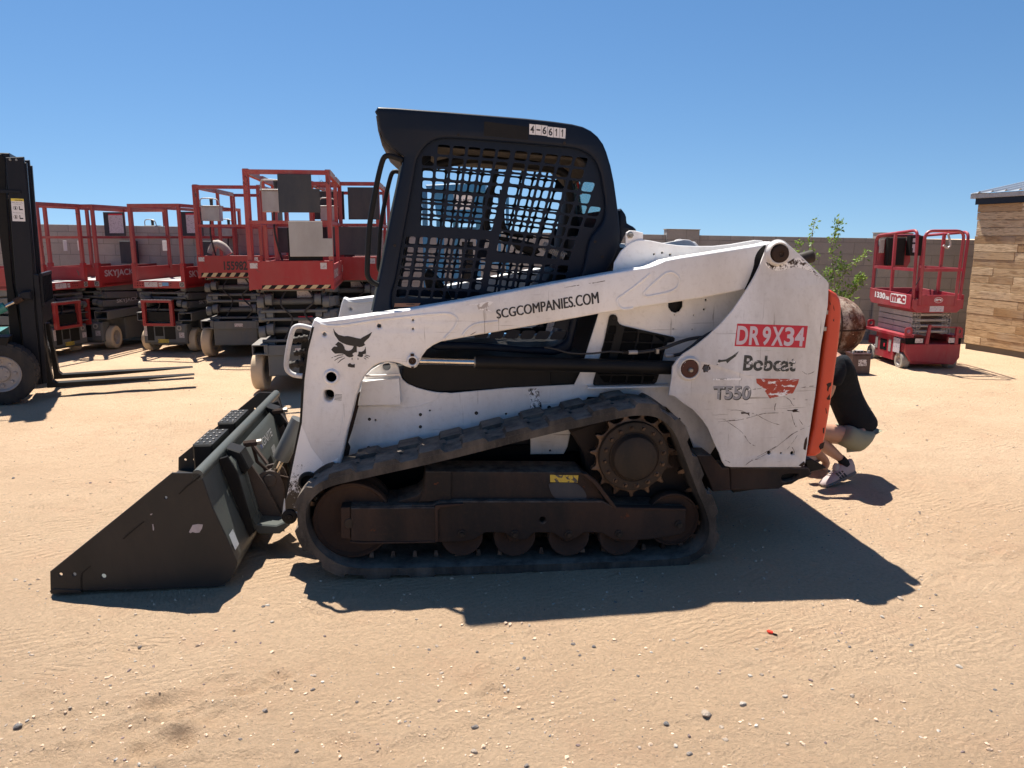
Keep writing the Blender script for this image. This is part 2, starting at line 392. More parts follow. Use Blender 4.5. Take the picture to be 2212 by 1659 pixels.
for crop, p, l, w, a, d in [('F0', (372, 1518), .10, .045, 25, .020), ('F0', (262, 1588), .10, .05, 20, .014), ('F0', (490, 1545), .07, .05, 40, .02),
                            ('F0', (355, 1612), .08, .06, 35, .026), ('F0', (545, 1487), .06, .03, 40, .014), ('F0', (470, 1478), .10, .04, 15, .010), ('F0', (600, 1462), .05, .035, 10, .018),
                            ('F0', (700, 1590), .12, .03, -20, .010), ('F0', (330, 920), .25, .12, 5, .02), ('F0', (1000, 1590), .10, .05, 60, .010), ('F0', (1500, 1560), .12, .04, 10, .008), ('F0', (520, 1640), .12, .04, 10, .012),
                            ('F0', (120, 1640), .12, .05, 20, .012), ('F0', (820, 1540), .1, .04, -30, .008), ('F0', (900, 1610), .1, .05, 30, .01), ('F0', (1800, 1500), .2, .05, 60, .008), ('F0', (420, 1590), .10, .05, 60, .012)]:
    (gx, gy), = WORLD.Z(crop, [p]); DENTS.append((gx, gy, l, w, R(a), d * .95))
for _ in range(46):
    yy_ = random.uniform(1.5, 7); DENTS.append((random.uniform(-.75, .75) * (yy_ + .5), yy_, random.uniform(.05, .16), random.uniform(.025, .05), random.uniform(0, 3), random.uniform(.006, .014)))
def height(x, y):
    h = (vnoise(x * .5, y * .5, 1) - .5) * .05 + (vnoise(x * 1.7 + 3, y * 1.7, 2) - .5) * .018
    h += (vnoise(x * 5, y * 5.5, 3) - .5) * .008
    near = np.clip((9 - y) / 3, 0, 1)
    patch = np.clip(vnoise(x * .9 + 7, y * .9, 9) * 2.2 - .6, .25, 1.2)
    h += ((vnoise(x * 13, y * 14, 4) - .5) * .013 + (vnoise(x * 52, y * 52, 31) - .5) * .0045 * (vnoise(x * 2.3, y * 2.1, 32) > .45) + (vnoise(x * 29, y * 29, 5) - .5) * .0075 + (vnoise(x * 9 + y * 7, y * 16 - x * 3, 11) - .5) * .005) * near * patch
    # long shallow scrape lines left by wheels
    u = x * math.cos(.5) + y * math.sin(.5); w = -x * math.sin(.5) + y * math.cos(.5)
    h += (vnoise(u * .9, w * 17, 6) - .5) * .007 * np.clip(vnoise(u * .4, w * .6, 7) * 3 - 1.3, 0, 1) * near
    u = x * math.cos(-.25) + y * math.sin(-.25); w = -x * math.sin(-.25) + y * math.cos(-.25)
    h += (vnoise(u * 1.1, w * 20, 8) - .5) * .007 * np.clip(vnoise(u * .5, w * .5, 12) * 3 - 1.3, 0, 1) * near
    for gx, gy, l, ww, a, d in DENTS:
        dx, dy = x - gx, y - gy; p = (dx * math.cos(a) + dy * math.sin(a)) / l; q = (-dx * math.sin(a) + dy * math.cos(a)) / ww
        r2 = p * p + q * q; wob = vnoise(x * 40, y * 40, 13) * .9 + .5
        h += -d * np.exp(-(r2 ** 2) * .9) * wob + d * .75 * np.exp(-((np.sqrt(r2) - 1.45) ** 2) / .12) * wob
    m = np.clip((np.hypot((x - .1) / 1.9, (y - 4.1) / 1.4) - .75) / .4, 0, 1)
    return h * (m * .9 + .1) - .02 * np.clip((y - 8) / 4, 0, 1)
GZ = height(GX, GY) * np.clip((60 - np.abs(GX)) / 30, 0, 1)
nx, ny = len(xs), len(ys)
gv = np.stack([GX.ravel(), GY.ravel(), GZ.ravel()], 1)
ii = np.arange(nx * ny).reshape(ny, nx)
gf = np.stack([ii[:-1, :-1].ravel(), ii[:-1, 1:].ravel(), ii[1:, 1:].ravel(), ii[1:, :-1].ravel()], 1)
me = bpy.data.meshes.new('ground'); me.from_pydata(gv.tolist(), [], gf.tolist())
me.polygons.foreach_set('use_smooth', [True] * len(me.polygons))
ground = bpy.data.objects.new('ground', me); COL.objects.link(ground); ground['kind'] = 'structure'
def gz(x, y): return float(height(np.array([float(x)]), np.array([float(y)]))[0])
m, nt, b = nodes('dusty_dirt'); v = coord(nt); L = nt.links
base = mix(nt, ramp(nt, noise(nt, v, .9, 5, .6), .35, .68), (.70, .485, .310), (.80, .575, .380))
base = mix(nt, mul(nt, ramp(nt, noise(nt, v, 2.7, 6, .6), .52, .74), .55), base, (.70, .44, .28))
base = mix(nt, ramp(nt, noise(nt, v, 60, 6, .75), .40, .66, 0, .55), base, (.48, .345, .23))
base = mix(nt, ramp(nt, noise(nt, v, 170, 3, .6), .60, .75, 0, .7), base, (.58, .46, .35))
vo = N(nt, 'ShaderNodeTexVoronoi', Scale=95.0, Randomness=1.0); L.new(v, vo.inputs['Vector'])
grain = ramp(nt, vo.outputs['Distance'], .10, .22, 1, 0)
sel = N(nt, 'ShaderNodeSeparateColor'); L.new(vo.outputs['Color'], sel.inputs[0])
pick = ramp(nt, sel.outputs[0], .80, .84)
gm = mul(nt, grain, pick)
base = mix(nt, mul(nt, gm, .75), base, mix(nt, sel.outputs[1], (.20, .15, .12), (.60, .50, .42)))
L.new(base, b.inputs['Base Color']); b.inputs['Roughness'].default_value = .95; b.inputs['Specular IOR Level'].default_value = .15
# tread ripples: two wave directions, each only where its own mask allows
w1 = N(nt, 'ShaderNodeTexWave', Scale=9.0, Distortion=5.0, Detail=3.0); L.new(coord(nt, (1, 1, 1), (0, 0, R(65))), w1.inputs['Vector'])
w1.inputs['Detail Scale'].default_value = 2.5
k1 = ramp(nt, noise(nt, coord(nt, (.5, 1.6, 1)), 1.3, 2), .50, .62)
w2 = N(nt, 'ShaderNodeTexWave', Scale=13.0, Distortion=6.0, Detail=3.0); L.new(coord(nt, (1, 1, 1), (0, 0, R(-20))), w2.inputs['Vector'])
w2.inputs['Detail Scale'].default_value = 2.0
k2 = ramp(nt, noise(nt, coord(nt, (1.4, .5, 1)), 1.1, 2), .54, .64)
hh = mul(nt, mul(nt, w1.outputs['Fac'], k1), .35)
hh = mul(nt, hh, mul(nt, mul(nt, w2.outputs['Fac'], k2), .35), 'ADD')
hh = mul(nt, hh, mul(nt, noise(nt, v, 17, 10, .8), 2.4), 'ADD')
hh = mul(nt, hh, mul(nt, noise(nt, v, 75, 7, .8), 1.3), 'ADD')
for ang_, off_, wd_, pt_ in ((R(28), .62, .10, 150), (R(-14), 1.55, .12, 120), (R(64), -.9, .09, 160), (R(5), 3.4, .16, 90), (R(-38), 2.9, .10, 140), (R(18), -.35, .10, 150)):
    sv = nt.nodes.new('ShaderNodeSeparateXYZ'); L.new(coord(nt, (1, 1, 1), (0, 0, ang_)), sv.inputs[0]); wv = mul(nt, mul(nt, sv.outputs[1], off_ + .001, 'SUBTRACT'), 1.0)
    aw = mul(nt, wv, 1, 'ABSOLUTE'); ph = mul(nt, mul(nt, sv.outputs[0], mul(nt, aw, .9), 'ADD'), pt_); sn = mul(nt, ph, 1, 'SINE')
    mk = mul(nt, ramp(nt, aw, wd_ * .8, wd_, 1, 0), ramp(nt, noise(nt, v, 1.9, 3), .46, .56)); hh = mul(nt, hh, mul(nt, mul(nt, ramp(nt, sn, -.3, .3), mk), .55), 'ADD'); hh = mul(nt, hh, mul(nt, mk, -.5), 'ADD')
hh = mul(nt, hh, mul(nt, gm, .5), 'ADD')
bp = N(nt, 'ShaderNodeBump', Strength=1.0, Distance=.018); L.new(hh, bp.inputs['Height']); L.new(bp.outputs[0], b.inputs['Normal'])
me.materials.append(m)

# ------------------------------------------------------------------ stones
def stone_mesh(seed, sx=1, sy=.8, sz=.6):
    bm = bmesh.new(); bmesh.ops.create_icosphere(bm, subdivisions=2, radius=1); r = random.Random(seed)
    pl = [(Vector((r.gauss(0, 1), r.gauss(0, 1), r.gauss(0, 1))).normalized(), r.uniform(.55, .85)) for _ in range(9)]
    for q in bm.verts:
        for n, d in pl:
            k = q.co.dot(n)
            if k > d: q.co -= n * (k - d) * .85
        q.co += q.co.normalized() * r.uniform(-.03, .03)
        q.co = Vector((q.co.x * sx, q.co.y * sy, q.co.z * sz))
    me = bpy.data.meshes.new('stone'); bm.to_mesh(me); bm.free(); return me
def stonemat(n, a, c):
    m, nt, b = nodes(n); v = coord(nt); oi = nt.nodes.new('ShaderNodeObjectInfo')
    col = mix(nt, ramp(nt, noise(nt, v, 1.6, 7, .7), .35, .65), a, c)
    col = mix(nt, mul(nt, oi.outputs['Random'], .5), col, (.34, .27, .21))
    nt.links.new(col, b.inputs['Base Color']); b.inputs['Roughness'].default_value = .85
    bp = N(nt, 'ShaderNodeBump', Strength=.5, Distance=.15); nt.links.new(noise(nt, v, 3, 8, .7), bp.inputs['Height']); nt.links.new(bp.outputs[0], b.inputs['Normal'])
    return m
SM = [stonemat('grey_stone', (.10, .10, .105), (.26, .25, .24)), stonemat('tan_stone', (.36, .28, .21), (.50, .42, .34)), stonemat('pale_stone', (.48, .44, .38), (.62, .57, .50)), stonemat('mauve_stone', (.17, .12, .12), (.30, .22, .21))]
meshes = []
for i in range(12):
    q = stone_mesh(i, 1, random.uniform(.65, .95), random.uniform(.45, .75)); q.materials.append(SM[[0, 1, 2, 3, 0, 1][i % 6]]); meshes.append(q)
special = [ # px on the photograph, size px, mesh, label
 ((37, 1565), 12, 0, 'speckled dark grey stone in the lower left corner of the dirt'), ((1026, 1559), 10, 4, 'rounded grey stone on the sand nearest the bottom centre footprints'),
 ((1024, 1620), 10, 1, 'large square-edged beige stone at the bottom edge of the picture'), ((1526, 1538), 14, 7, 'reddish tan stone lying in a cluster of small pebbles'),
 ((1605, 1515), 10, 2, 'long smooth oval stone, pale tan, in the right foreground'), ((2071, 1447), 10, 2, 'whitish blocky stone alone in the right foreground'),
 ((1440, 1552), 9, 4, 'dark angular stone left of the reddish tan stone'), ((1944, 1297), 9, 1, 'tan stone at the outer corner of the loader shadow'),
 ((1696, 1502), 8, 8, 'flat white sliver of stone in the right foreground'), ((573, 1533), 9, 6, 'bluish grey rounded stone beside the left footprints'),
 ((1138, 1646), 8, 6, 'dark stone cut by the bottom edge near the centre'), ((279, 1448), 7, 9, 'flat mauve pebble left of the footprints')]
k = 0
def put_stone(p, px, mi, label, group):
    (gx, gy), = WORLD.Z('F0', [p]); r = px / 2 / FPX * math.hypot(gy, H) * 1.05
    o = bpy.data.objects.new('stone', meshes[mi]); COL.objects.link(o); o.location = (gx, gy, gz(gx, gy) + r * .08)
    o.scale = (r, r, r); o.rotation_euler = (random.uniform(-.2, .2), random.uniform(-.2, .2), random.uniform(0, 6.3)); tag(o, label, 'stone', group)
for p, s, mi, lb in special: put_stone(p, s * 1.6, mi, lb, None)
spots = [(302, 1391, 8), (330, 1437, 8), (290, 1418, 6), (675, 1484, 8), (677, 1454, 8), (561, 1386, 6), (589, 1340, 8), (577, 1305, 8), (945, 1390, 7), (1107, 1387, 6), (1117, 1440, 8), (1132, 1418, 7), (950, 1512, 7), (884, 1560, 6),
 (1030, 1402, 7), (1098, 1485, 7), (955, 1448, 8), (900, 1335, 6), (925, 1398, 6), (270, 880, 0), (1240, 1387, 8), (1285, 1392, 8), (1253, 1410, 6), (1455, 1378, 6), (1635, 1400, 7), (1620, 1456, 8), (1645, 1452, 8), (1750, 1470, 8), (1841, 1503, 9), (1800, 1488, 6),
 (1882, 1407, 7), (1968, 1398, 7), (1775, 1308, 8), (1340, 1240, 8), (1330, 1300, 6), (1150, 1545, 6), (1212, 1483, 6), (1250, 1600, 8), (1380, 1605, 8), (1568, 1590, 10), (1490, 1620, 10), (1460, 1600, 9), (1490, 1585, 7), (1560, 1562, 9), (1800, 1440, 5), (2110, 1360, 5), (2000, 1365, 5),
 (35, 1250, 9), (62, 1262, 6), (30, 1028, 6), (345, 1050, 8), (410, 1045, 6), (195, 1040, 5), (570, 1308, 7), (1880, 885, 6), (1980, 880, 5), (1905, 1335, 8), (2020, 1290, 6), (1835, 1400, 6), (1680, 1365, 0), (1100, 1575, 6), (640, 1620, 8), (430, 1600, 7), (520, 1590, 7), (770, 1510, 6), (815, 1450, 6), (700, 1370, 6), (505, 1360, 6), (240, 1480, 6), (150, 1530, 6), (1920, 1560, 7), (1990, 1600, 7), (1700, 1600, 6), (1330, 1500, 6), (1380, 1450, 6), (2150, 1500, 6), (2080, 1630, 8), (1620, 1560, 6)]
for x, y, s in spots:
    if s: put_stone((x + random.uniform(-2, 2), y), s * 1.35, random.randrange(12), 'small loose stone lying on the dusty yard ground', 'small stones scattered over the yard')
g = G(); ico = bmesh.new(); bmesh.ops.create_icosphere(ico, subdivisions=1, radius=1); iv = [q.co.copy() for q in ico.verts]; iff = [tuple(q.index for q in f.verts) for f in ico.faces]
SM.append(stonemat('sand_clod', (.58, .42, .29), (.74, .55, .39)))
YY = 1.4 + 6.5 * rng.random(16000) ** 1.7; XX = rng.uniform(-.78, .78, 16000) * (YY + .6); ok_ = vnoise(XX * 1.3, YY * 1.3, 21) > rng.random(16000) * .95; XX, YY = XX[ok_], YY[ok_]; ZZ = height(XX, YY)
for xx, yy, z0_ in zip(XX.tolist(), YY.tolist(), ZZ.tolist()):
    r = random.choice((1, 1, 1, 1.4, 1.9)) * random.uniform(.0020, .0046); zz = z0_ + r * .08; g.cur = random.choice((0, 1, 1, 2, 3, 1, 4, 4, 4, 4, 4, 4, 4, 4, 4, 4, 4)); r *= (1.25 if g.cur == 4 else 1); q = random.uniform(.5, .9)
    a = random.random() * 6.3; ca, sa = math.cos(a), math.sin(a); jit = [random.uniform(.7, 1.15) for _ in iv]
    g.add([(xx + (p.x * ca - p.y * sa * q) * r * j, yy + (p.x * sa + p.y * ca * q) * r * j, zz + p.z * r * .65 * j) for p, j in zip(iv, jit)], iff)
o = g.obj('gravel', SM, recalc=False); o['kind'] = 'stuff'; o['label'] = 'fine gravel and grit strewn over the tan dirt'
# bit of red plastic
g = G(); (gx, gy), = WORLD.Z('F0', [(1666, 1368)]); zz = gz(gx, gy)
g.prism([(gx - .014, gy + .012), (gx - .006, gy + .017), (gx + .008, gy + .002), (gx + .004, gy - .006), (gx - .010, gy - .001)], zz + .002, zz + .010, b=.0015, ax='z'); g.cur = 1
g.prism([(gx + .004, gy - .004), (gx + .016, gy - .012), (gx + .018, gy - .018), (gx + .006, gy - .012)], zz + .002, zz + .007, ax='z')
tag(g.obj('plastic_scrap', [plain('red_plastic', (.75, .04, .02), .35), M['black']]), 'small broken piece of red and black plastic on the sand', 'scrap')

# ------------------------------------------------------------------ block wall
def blockmat(name, c1, c2, mortar):
    m, nt, b = nodes(name); L = nt.links; tc = nt.nodes.new('ShaderNodeTexCoord'); sx = nt.nodes.new('ShaderNodeSeparateXYZ'); cx = nt.nodes.new('ShaderNodeCombineXYZ')
    L.new(tc.outputs['Object'], sx.inputs[0]); L.new(sx.outputs[0], cx.inputs[0]); L.new(sx.outputs[2], cx.inputs[1])
    br = N(nt, 'ShaderNodeTexBrick', Scale=1.0); L.new(cx.outputs[0], br.inputs['Vector'])
    br.inputs['Brick Width'].default_value = .335; br.inputs['Row Height'].default_value = .167; br.inputs['Mortar Size'].default_value = .0045; br.inputs['Mortar Smooth'].default_value = .3; br.inputs['Bias'].default_value = 0
    br.inputs['Color1'].default_value = c1 + (1,); br.inputs['Color2'].default_value = c2 + (1,); br.inputs['Mortar'].default_value = mortar + (1,)
    v = tc.outputs['Object']
    c = mix(nt, ramp(nt, noise(nt, v, 5, 7, .7), .4, .7, 0, .4), br.outputs['Color'], tuple(x * .7 for x in c1))
    c = mix(nt, ramp(nt, noise(nt, v, 70, 5, .8), .45, .7, 0, .4), c, tuple(x * 1.25 for x in c2))
    L.new(c, b.inputs['Base Color']); b.inputs['Roughness'].default_value = .93; b.inputs['Specular IOR Level'].default_value = .2
    h = mul(nt, mul(nt, br.outputs['Fac'], -1.0), mul(nt, noise(nt, v, 80, 6, .8), .35), 'ADD')
    bp = N(nt, 'ShaderNodeBump', Strength=.6, Distance=.008); L.new(h, bp.inputs['Height']); L.new(bp.outputs[0], b.inputs['Normal'])
    return m
BW = blockmat('grey_concrete_block', (.33, .31, .285), (.38, .36, .33), (.21, .20, .185))
BB = blockmat('brown_concrete_block', (.255, .24, .225), (.29, .275, .26), (.175, .165, .155))
WY = 11.6; CAPM = paint('block_cap', (.28, .23, .19), dirt=(.2, .17, .14), rough=.9, ds=6)
def wall(name, label, x0, x1, zt0, zt1, m, pil):
    root = thing(name, label, 'wall', x0, WY, 0); slope = math.atan2(zt1 - zt0, x1 - x0)
    root.rotation_euler = (0, -slope, 0)
    g = G(); Lx = (x1 - x0) / math.cos(slope); g.prism([(0, -.6), (Lx, -.6), (Lx, zt0), (0, zt0)], 0, .15, b=.004); g.obj('masonry', m, root)
    for px in pil:
        g = G(); g.prism([(px - .24, -.6), (px + .24, -.6), (px + .24, zt0 + .075), (px - .24, zt0 + .075)], -.05, .2, b=.006)
        q = g.obj('pillar', m, root)
        g = G(); g.prism([(px - .25, zt0 + .075), (px + .25, zt0 + .075), (px + .25, zt0 + .085), (px - .25, zt0 + .085)], -.06, .21, b=.003); g.obj('pillar_cap', CAPM, q)
    return root
zl = lambda x: 1.69 + (x + 6.9) * (-.0165)
wall('block_wall', 'grey concrete block wall running behind the row of red lifts', -22, .2, zl(-22), zl(.2), BW, [14.2])
wall('block_wall', 'brown-tinged concrete block wall behind the shrub and rusty tank', .2, 16, zl(.2), zl(16), BB, [2.30, 5.45])

# ------------------------------------------------------------------ timber shed
(sx0, sy0), = WORLD.Z('F0', [(2084, 754)]); SHY = -76
shed = thing('timber_shed', 'low shed of horizontal tan boards under a ribbed metal roof', 'shed', sx0, sy0, SHY)
SF = Frame(sx0, sy0, SHY)
# local x runs along the long face towards the camera, local +y is the shed's inside, the face is y = 0
ZT = SF.Y('FW', [(215, 262)], 0)[0][1]
m, nt, b = nodes('weathered_boards'); L = nt.links
at = nt.nodes.new('ShaderNodeAttribute'); at.attribute_name = 'board'; v = coord(nt)
tc = nt.nodes.new('ShaderNodeVectorMath'); tc.operation = 'ADD'; L.new(v, tc.inputs[0]); L.new(at.outputs['Vector'], tc.inputs[1])
mp = N(nt, 'ShaderNodeMapping'); mp.inputs['Scale'].default_value = (.9, 1, 9); L.new(tc.outputs[0], mp.inputs['Vector'])
gr = noise(nt, mp.outputs[0], 4.5, 8, .65, 1.6)
sepb = nt.nodes.new('ShaderNodeSeparateXYZ'); L.new(at.outputs['Vector'], sepb.inputs[0])
tone = ramp(nt, sepb.outputs[0], 0, 10, 0, 1)
c = mix(nt, tone, (.40, .25, .125), (.74, .56, .35))
c = mix(nt, ramp(nt, gr, .46, .62, 0, .75), c, (.24, .14, .07))
c = mix(nt, ramp(nt, noise(nt, tc.outputs[0], 1.6, 4), .50, .75, 0, .45), c, (.50, .42, .33))
L.new(c, b.inputs['Base Color']); b.inputs['Roughness'].default_value = .85; b.inputs['Specular IOR Level'].default_value = .2
bp = N(nt, 'ShaderNodeBump', Strength=.4, Distance=.006); L.new(gr, bp.inputs['Height']); L.new(bp.outputs[0], b.inputs['Normal'])
BOARD = m
g = G(); bid = []; nrow = 18; bh = (ZT - .09) / nrow
for r_ in range(nrow):
    x = -random.uniform(0, .02); first = True
    while x < 4.2:
        ln = random.uniform(.35, 1.5) if not first else random.uniform(.25, 1.2); first = False
        z0 = .09 + r_ * bh; o_ = random.uniform(0, .006); k0 = len(g.f); tl = random.uniform(-.002, .002)
        g.prism([(x, z0), (x + ln - .0025, z0 + tl), (x + ln - .0025, z0 + bh - .004 + tl), (x, z0 + bh - .004)], -.018 - o_, .004, b=.002)
        bid += [(random.uniform(0, 10), random.uniform(0, 10), random.uniform(0, 10))] * (len(g.f) - k0); x += ln
o = g.obj('board_wall', BOARD, shed, recalc=False)
a = o.data.attributes.new('board', 'FLOAT_VECTOR', 'FACE'); a.data.foreach_set('vector', [q for t in bid for q in t])
G().box(0, 4.2, .006, .1, .0, ZT).box(.02, 4.2, -.004, .006, -.02, .09).obj('sheathing', paint('grey_plinth', (.14, .12, .10), rough=.9), shed)
g = G()
for r_ in range(nrow):
    g.box(.0, -.02 - random.uniform(0, .01), .0, 3, .09 + r_ * bh, .09 + (r_ + 1) * bh - .006)
g.obj('board_end_wall', plain('board_ends', (.26, .17, .10), .9), shed)
(ex, ez), (ex2, ez2) = SF.Y('FW', [(163, 240), (655, 155)], -.17)
SL = .20
G().prism([(-.04, ZT - .005), (4.3, ZT - .005), (4.3, ZT + .085), (-.04, ZT + .085)], -.055, -.030, b=.003).obj('dark_fascia', M['cab'], shed)
G().prism([(-.11, ZT + .075), (4.3, ZT + .075), (4.3, ZT + .135), (-.11, ZT + .135)], -.075, -.057, b=.004).box(-.11, -.04, -.055, 3, ZT + .075, ZT + .15).obj('drip_edge', M['alu'], shed)
g = G(); px_ = -.11; prof = []
while px_ < 4.3: prof += [(px_, 0), (px_ + .13, 0), (px_ + .15, .022), (px_ + .17, .022), (px_ + .19, 0)]; px_ += .205
v_ = []; f_ = []
for j, yy in enumerate((-.09, 3.2)): v_ += [(x, yy, ZT + .14 + z + (yy + .09) * SL) for x, z in prof]
n_ = len(prof); f_ = [(i, i + 1, n_ + i + 1, n_ + i) for i in range(n_ - 1)]
g.add(v_, f_); g.obj('metal_roof', paint('galvanised_sheet', (.60, .62, .62), da=.15, rough=.3, metal=.7), shed, recalc=False, ang=20)

# ------------------------------------------------------------------ shrub by the wall, tree beyond
def leafmat(n, a, c):
    m, nt, b = nodes(n); oi = coord(nt); col = mix(nt, ramp(nt, noise(nt, oi, 9, 4), .35, .65), a, c)
    nt.links.new(col, b.inputs['Base Color']); b.inputs['Roughness'].default_value = .6
    t = nt.nodes.new('ShaderNodeBsdfTranslucent'); nt.links.new(col, t.inputs[0]); ms = nt.nodes.new('ShaderNodeMixShader'); ms.inputs[0].default_value = .35
    nt.links.new(b.outputs[0], ms.inputs[1]); nt.links.new(t.outputs[0], ms.inputs[2]); nt.links.new(ms.outputs[0], nt.nodes['Material Output'].inputs[0]); return m
LEAF = leafmat('shrub_leaf', (.11, .20, .035), (.25, .36, .06)); BARK = paint('pale_bark', (.26, .21, .17), rough=.9, ds=9)
def shrub(name, label, cat, x, y, stems, leafm, ls, dens, group=None, seed=5, tw=.20):
    """stems: lists of points; short side twigs and loose leaves grow along each"""
    root = thing(name, label, cat, x, y, 0); gw = G(); gl = G(); rnd = random.Random(seed); gs = lambda s=1: Vector((rnd.gauss(0, s), rnd.gauss(0, s), rnd.gauss(0, s)))
    def leaf(p, s):
        d = (gs() + Vector((0, 0, .4))).normalized(); e = d.cross(gs()).normalized()
        gl.add([p, p + d * s * .5 + e * s * .24, p + d * s, p + d * s * .5 - e * s * .24], [(0, 1, 2, 3)])
    for pts, r, dn, big in stems:
        q = smooth([tuple(p) for p in pts], 5, False); n = len(q); q = [Vector(p) + gs(.006) for p in q]
        gw.tube(q, [r * (1 - .8 * i / n) for i in range(n)], 5)
        for i, p in enumerate(q):
            if i < n * .15: continue
            for _ in range(2 if dn > 1 else 1):
                a = rnd.uniform(0, 6.28); d = Vector((math.cos(a), math.sin(a) * .8, rnd.uniform(-.1, .8))).normalized(); ln = tw * big * rnd.uniform(.35, 1.1) * (1.15 - .75 * i / n); t = [p]
                for k in range(4): d = (d + gs(.18)).normalized(); t.append(t[-1] + d * ln / 4)
                gw.tube(t, [r * .3 * (1 - .2 * k) for k in range(5)], 4)
                for w_ in t[1:]:
                    for _ in range(rnd.choice((1, dens, dens, dens + 1))): leaf(w_ + gs(ls * .45), ls * rnd.uniform(.6, 1.25))
    gw.obj('branches', BARK, root); gl.obj('leaves', leafm, root, recalc=False); return root
BX, BY = (1795 - 1106) / 1640 * 10.3, 10.3
def st(pts): return [(q[0] - BX, 0 if i == 0 else random.uniform(-.12, .12), q[1]) for i, q in enumerate(WORLD.Y('F0', pts, BY))]
shrub('shrub', 'sparse green shrub with thin upright branches against the brown wall', 'shrub', BX, BY,
      [(st([(1785, 760), (1768, 640), (1758, 560), (1756, 478)]), .012, 1, .7), (st([(1790, 760), (1796, 620), (1800, 545), (1812, 505), (1816, 478)]), .011, 1, .8), (st([(1790, 760), (1800, 650), (1830, 580), (1878, 548)]), .010, 1, .6),
       (st([(1795, 760), (1815, 660), (1840, 622), (1862, 600)]), .010, 2, .9), (st([(1790, 760), (1790, 650), (1800, 600), (1822, 575)]), .009, 2, 1.), (st([(1785, 760), (1772, 660), (1765, 610)]), .009, 2, .9), (st([(1800, 760), (1820, 700), (1835, 650)]), .009, 2, 1.), (st([(1780, 760), (1740, 600), (1722, 528)]), .007, 1, .5)], LEAF, .050, 4)
PALE = leafmat('dusty_leaf', (.20, .22, .14), (.30, .30, .20))
shrub('tree', 'hazy grey-green tree top showing above the wall beside the cab', 'tree', -6.2, 36, [([(0, 0, -.3), (.05, 0, 1), (0, 0, 2.2)], .05, 2, 1.6), ([(.1, 0, -.3), (.4, 0, 1), (.5, 0, 2.0)], .04, 2, 1.6), ([(0, 0, -.3), (-.3, 0, 1), (-.5, 0, 1.9)], .04, 2, 1.6), ([(0, 0, -.3), (.7, 0, .9), (1.1, 0, 1.7)], .04, 2, 1.5)], PALE, .10, 3, tw=.5)

# ------------------------------------------------------------------ rusty tank, battery
m, nt, b = nodes('rusty_tank_paint'); v = coord(nt); L = nt.links
c = mix(nt, ramp(nt, noise(nt, v, 5, 9, .7), .42, .58), (.42, .34, .27), (.12, .045, .022))
c = mix(nt, ramp(nt, noise(nt, v, 17, 8, .75), .52, .60), c, (.07, .03, .018))
c = mix(nt, ramp(nt, noise(nt, v, 30, 5, .7), .62, .66), c, (.55, .42, .28))
L.new(c, b.inputs['Base Color']); b.inputs['Roughness'].default_value = .7
bp = N(nt, 'ShaderNodeBump', Strength=.3, Distance=.01); L.new(noise(nt, v, 20, 8, .7), bp.inputs['Height']); L.new(bp.outputs[0], b.inputs['Normal'])
TANK = m
TY = 9.9; TR = .40; (tx, tz), = WORLD.Y('F0', [(1864, 705)], TY)
tk = thing('rusty_tank', 'round-ended rusty steel tank lying behind the loader', 'tank', tx, TY, 0)
prof = [(0.001, 0)] + [(TR * math.sin(a), -(1 - math.cos(a)) * .42) for a in np.linspace(.1, math.pi / 2, 14)]
prof += [(TR, -1.5)] + [(TR * math.cos(a), -1.5 - math.sin(a) * .42) for a in np.linspace(.1, 1.5, 10)]
G().lathe([(r, y) for r, y in prof], 0, tz, 56, 'x').obj('shell', TANK, tk)
for xx in (-.44, -1.5): G().lathe([(TR - .002, xx - .012), (TR + .006, xx - .008), (TR + .006, xx + .008), (TR - .002, xx + .012)], 0, tz, 56, 'x').obj('weld_band', M['rust'], tk)
G().lathe([(TR + .002, -.010), (TR + .009, -.006), (TR + .009, .006), (TR + .002, .010)], 0, 0, 48, 'z').obj('seam', M['rust'], tk)
s_ = COL.objects[-1]; s_.location = (-.42, 0, tz - .01); s_.scale = (1.03, 1, 1)
for xx in (-.5, -1.4): G().prism([(-.28, -.2), (.28, -.2), (.30, tz - TR * .75), (-.30, tz - TR * .75)], xx - .03, xx + .03, ax='x').obj('saddle', M['rust'], tk)
BF = WORLD
bx0, bx1 = 0, 0
(ax, ay), (bx, by) = WORLD.Z('FN', [(690, 1478), (938, 1490)])
bt = thing('battery', 'dark maroon battery block with a worn white label on the dirt', 'battery', (ax + bx) / 2, ay + .10, 3)
bw = (bx - ax) / 2 + .03; bhh = .235
G().box(-bw, bw, -.085, .085, 0, bhh, b=.006).obj('case', M['maroon'], bt)
G().box(-bw - .004, bw + .004, -.089, .089, bhh, bhh + .018, b=.004).obj('lid', M['maroon'], bt)
for i in range(5): G().lathe([(.001, bhh + .034), (.013, bhh + .034), (.014, bhh + .018)], -bw * .75 + i * bw * .37, 0, 14, 'z').obj('vent_cap', M['black'], bt)
for xx in (-bw * .85, bw * .85): G().lathe([(.001, bhh + .045), (.011, bhh + .045), (.013, bhh + .018)], xx, -.05, 14, 'z').obj('terminal', M['lightgrey'], bt)
G().box(-.03, .05, -.02, .03, bhh + .034, bhh + .042).obj('strap', M['lightgrey'], bt)
G().box(-bw * .35, bw * .55, -.087, -.0855, .115, .185).obj('paper_label', decal('torn_label', (.55, .50, .50), (.055, .02, .022), .53, 60), bt)
# ------------------------------------------------------------------ compact track loader
LYAW = 6.2; LOX, LOY = 0, 3.27
L_ = Frame(LOX, LOY, LYAW)
ld = thing('track_loader', 'white compact track loader with black cab, orange rear door and dark bucket on the ground', 'track loader', LOX, LOY, LYAW)
CY = .87                                        # centre plane; mirror pieces sit at 2*CY - y
P = L_.Y
def mir(y0, y1): return (2 * CY - y1, 2 * CY - y0)
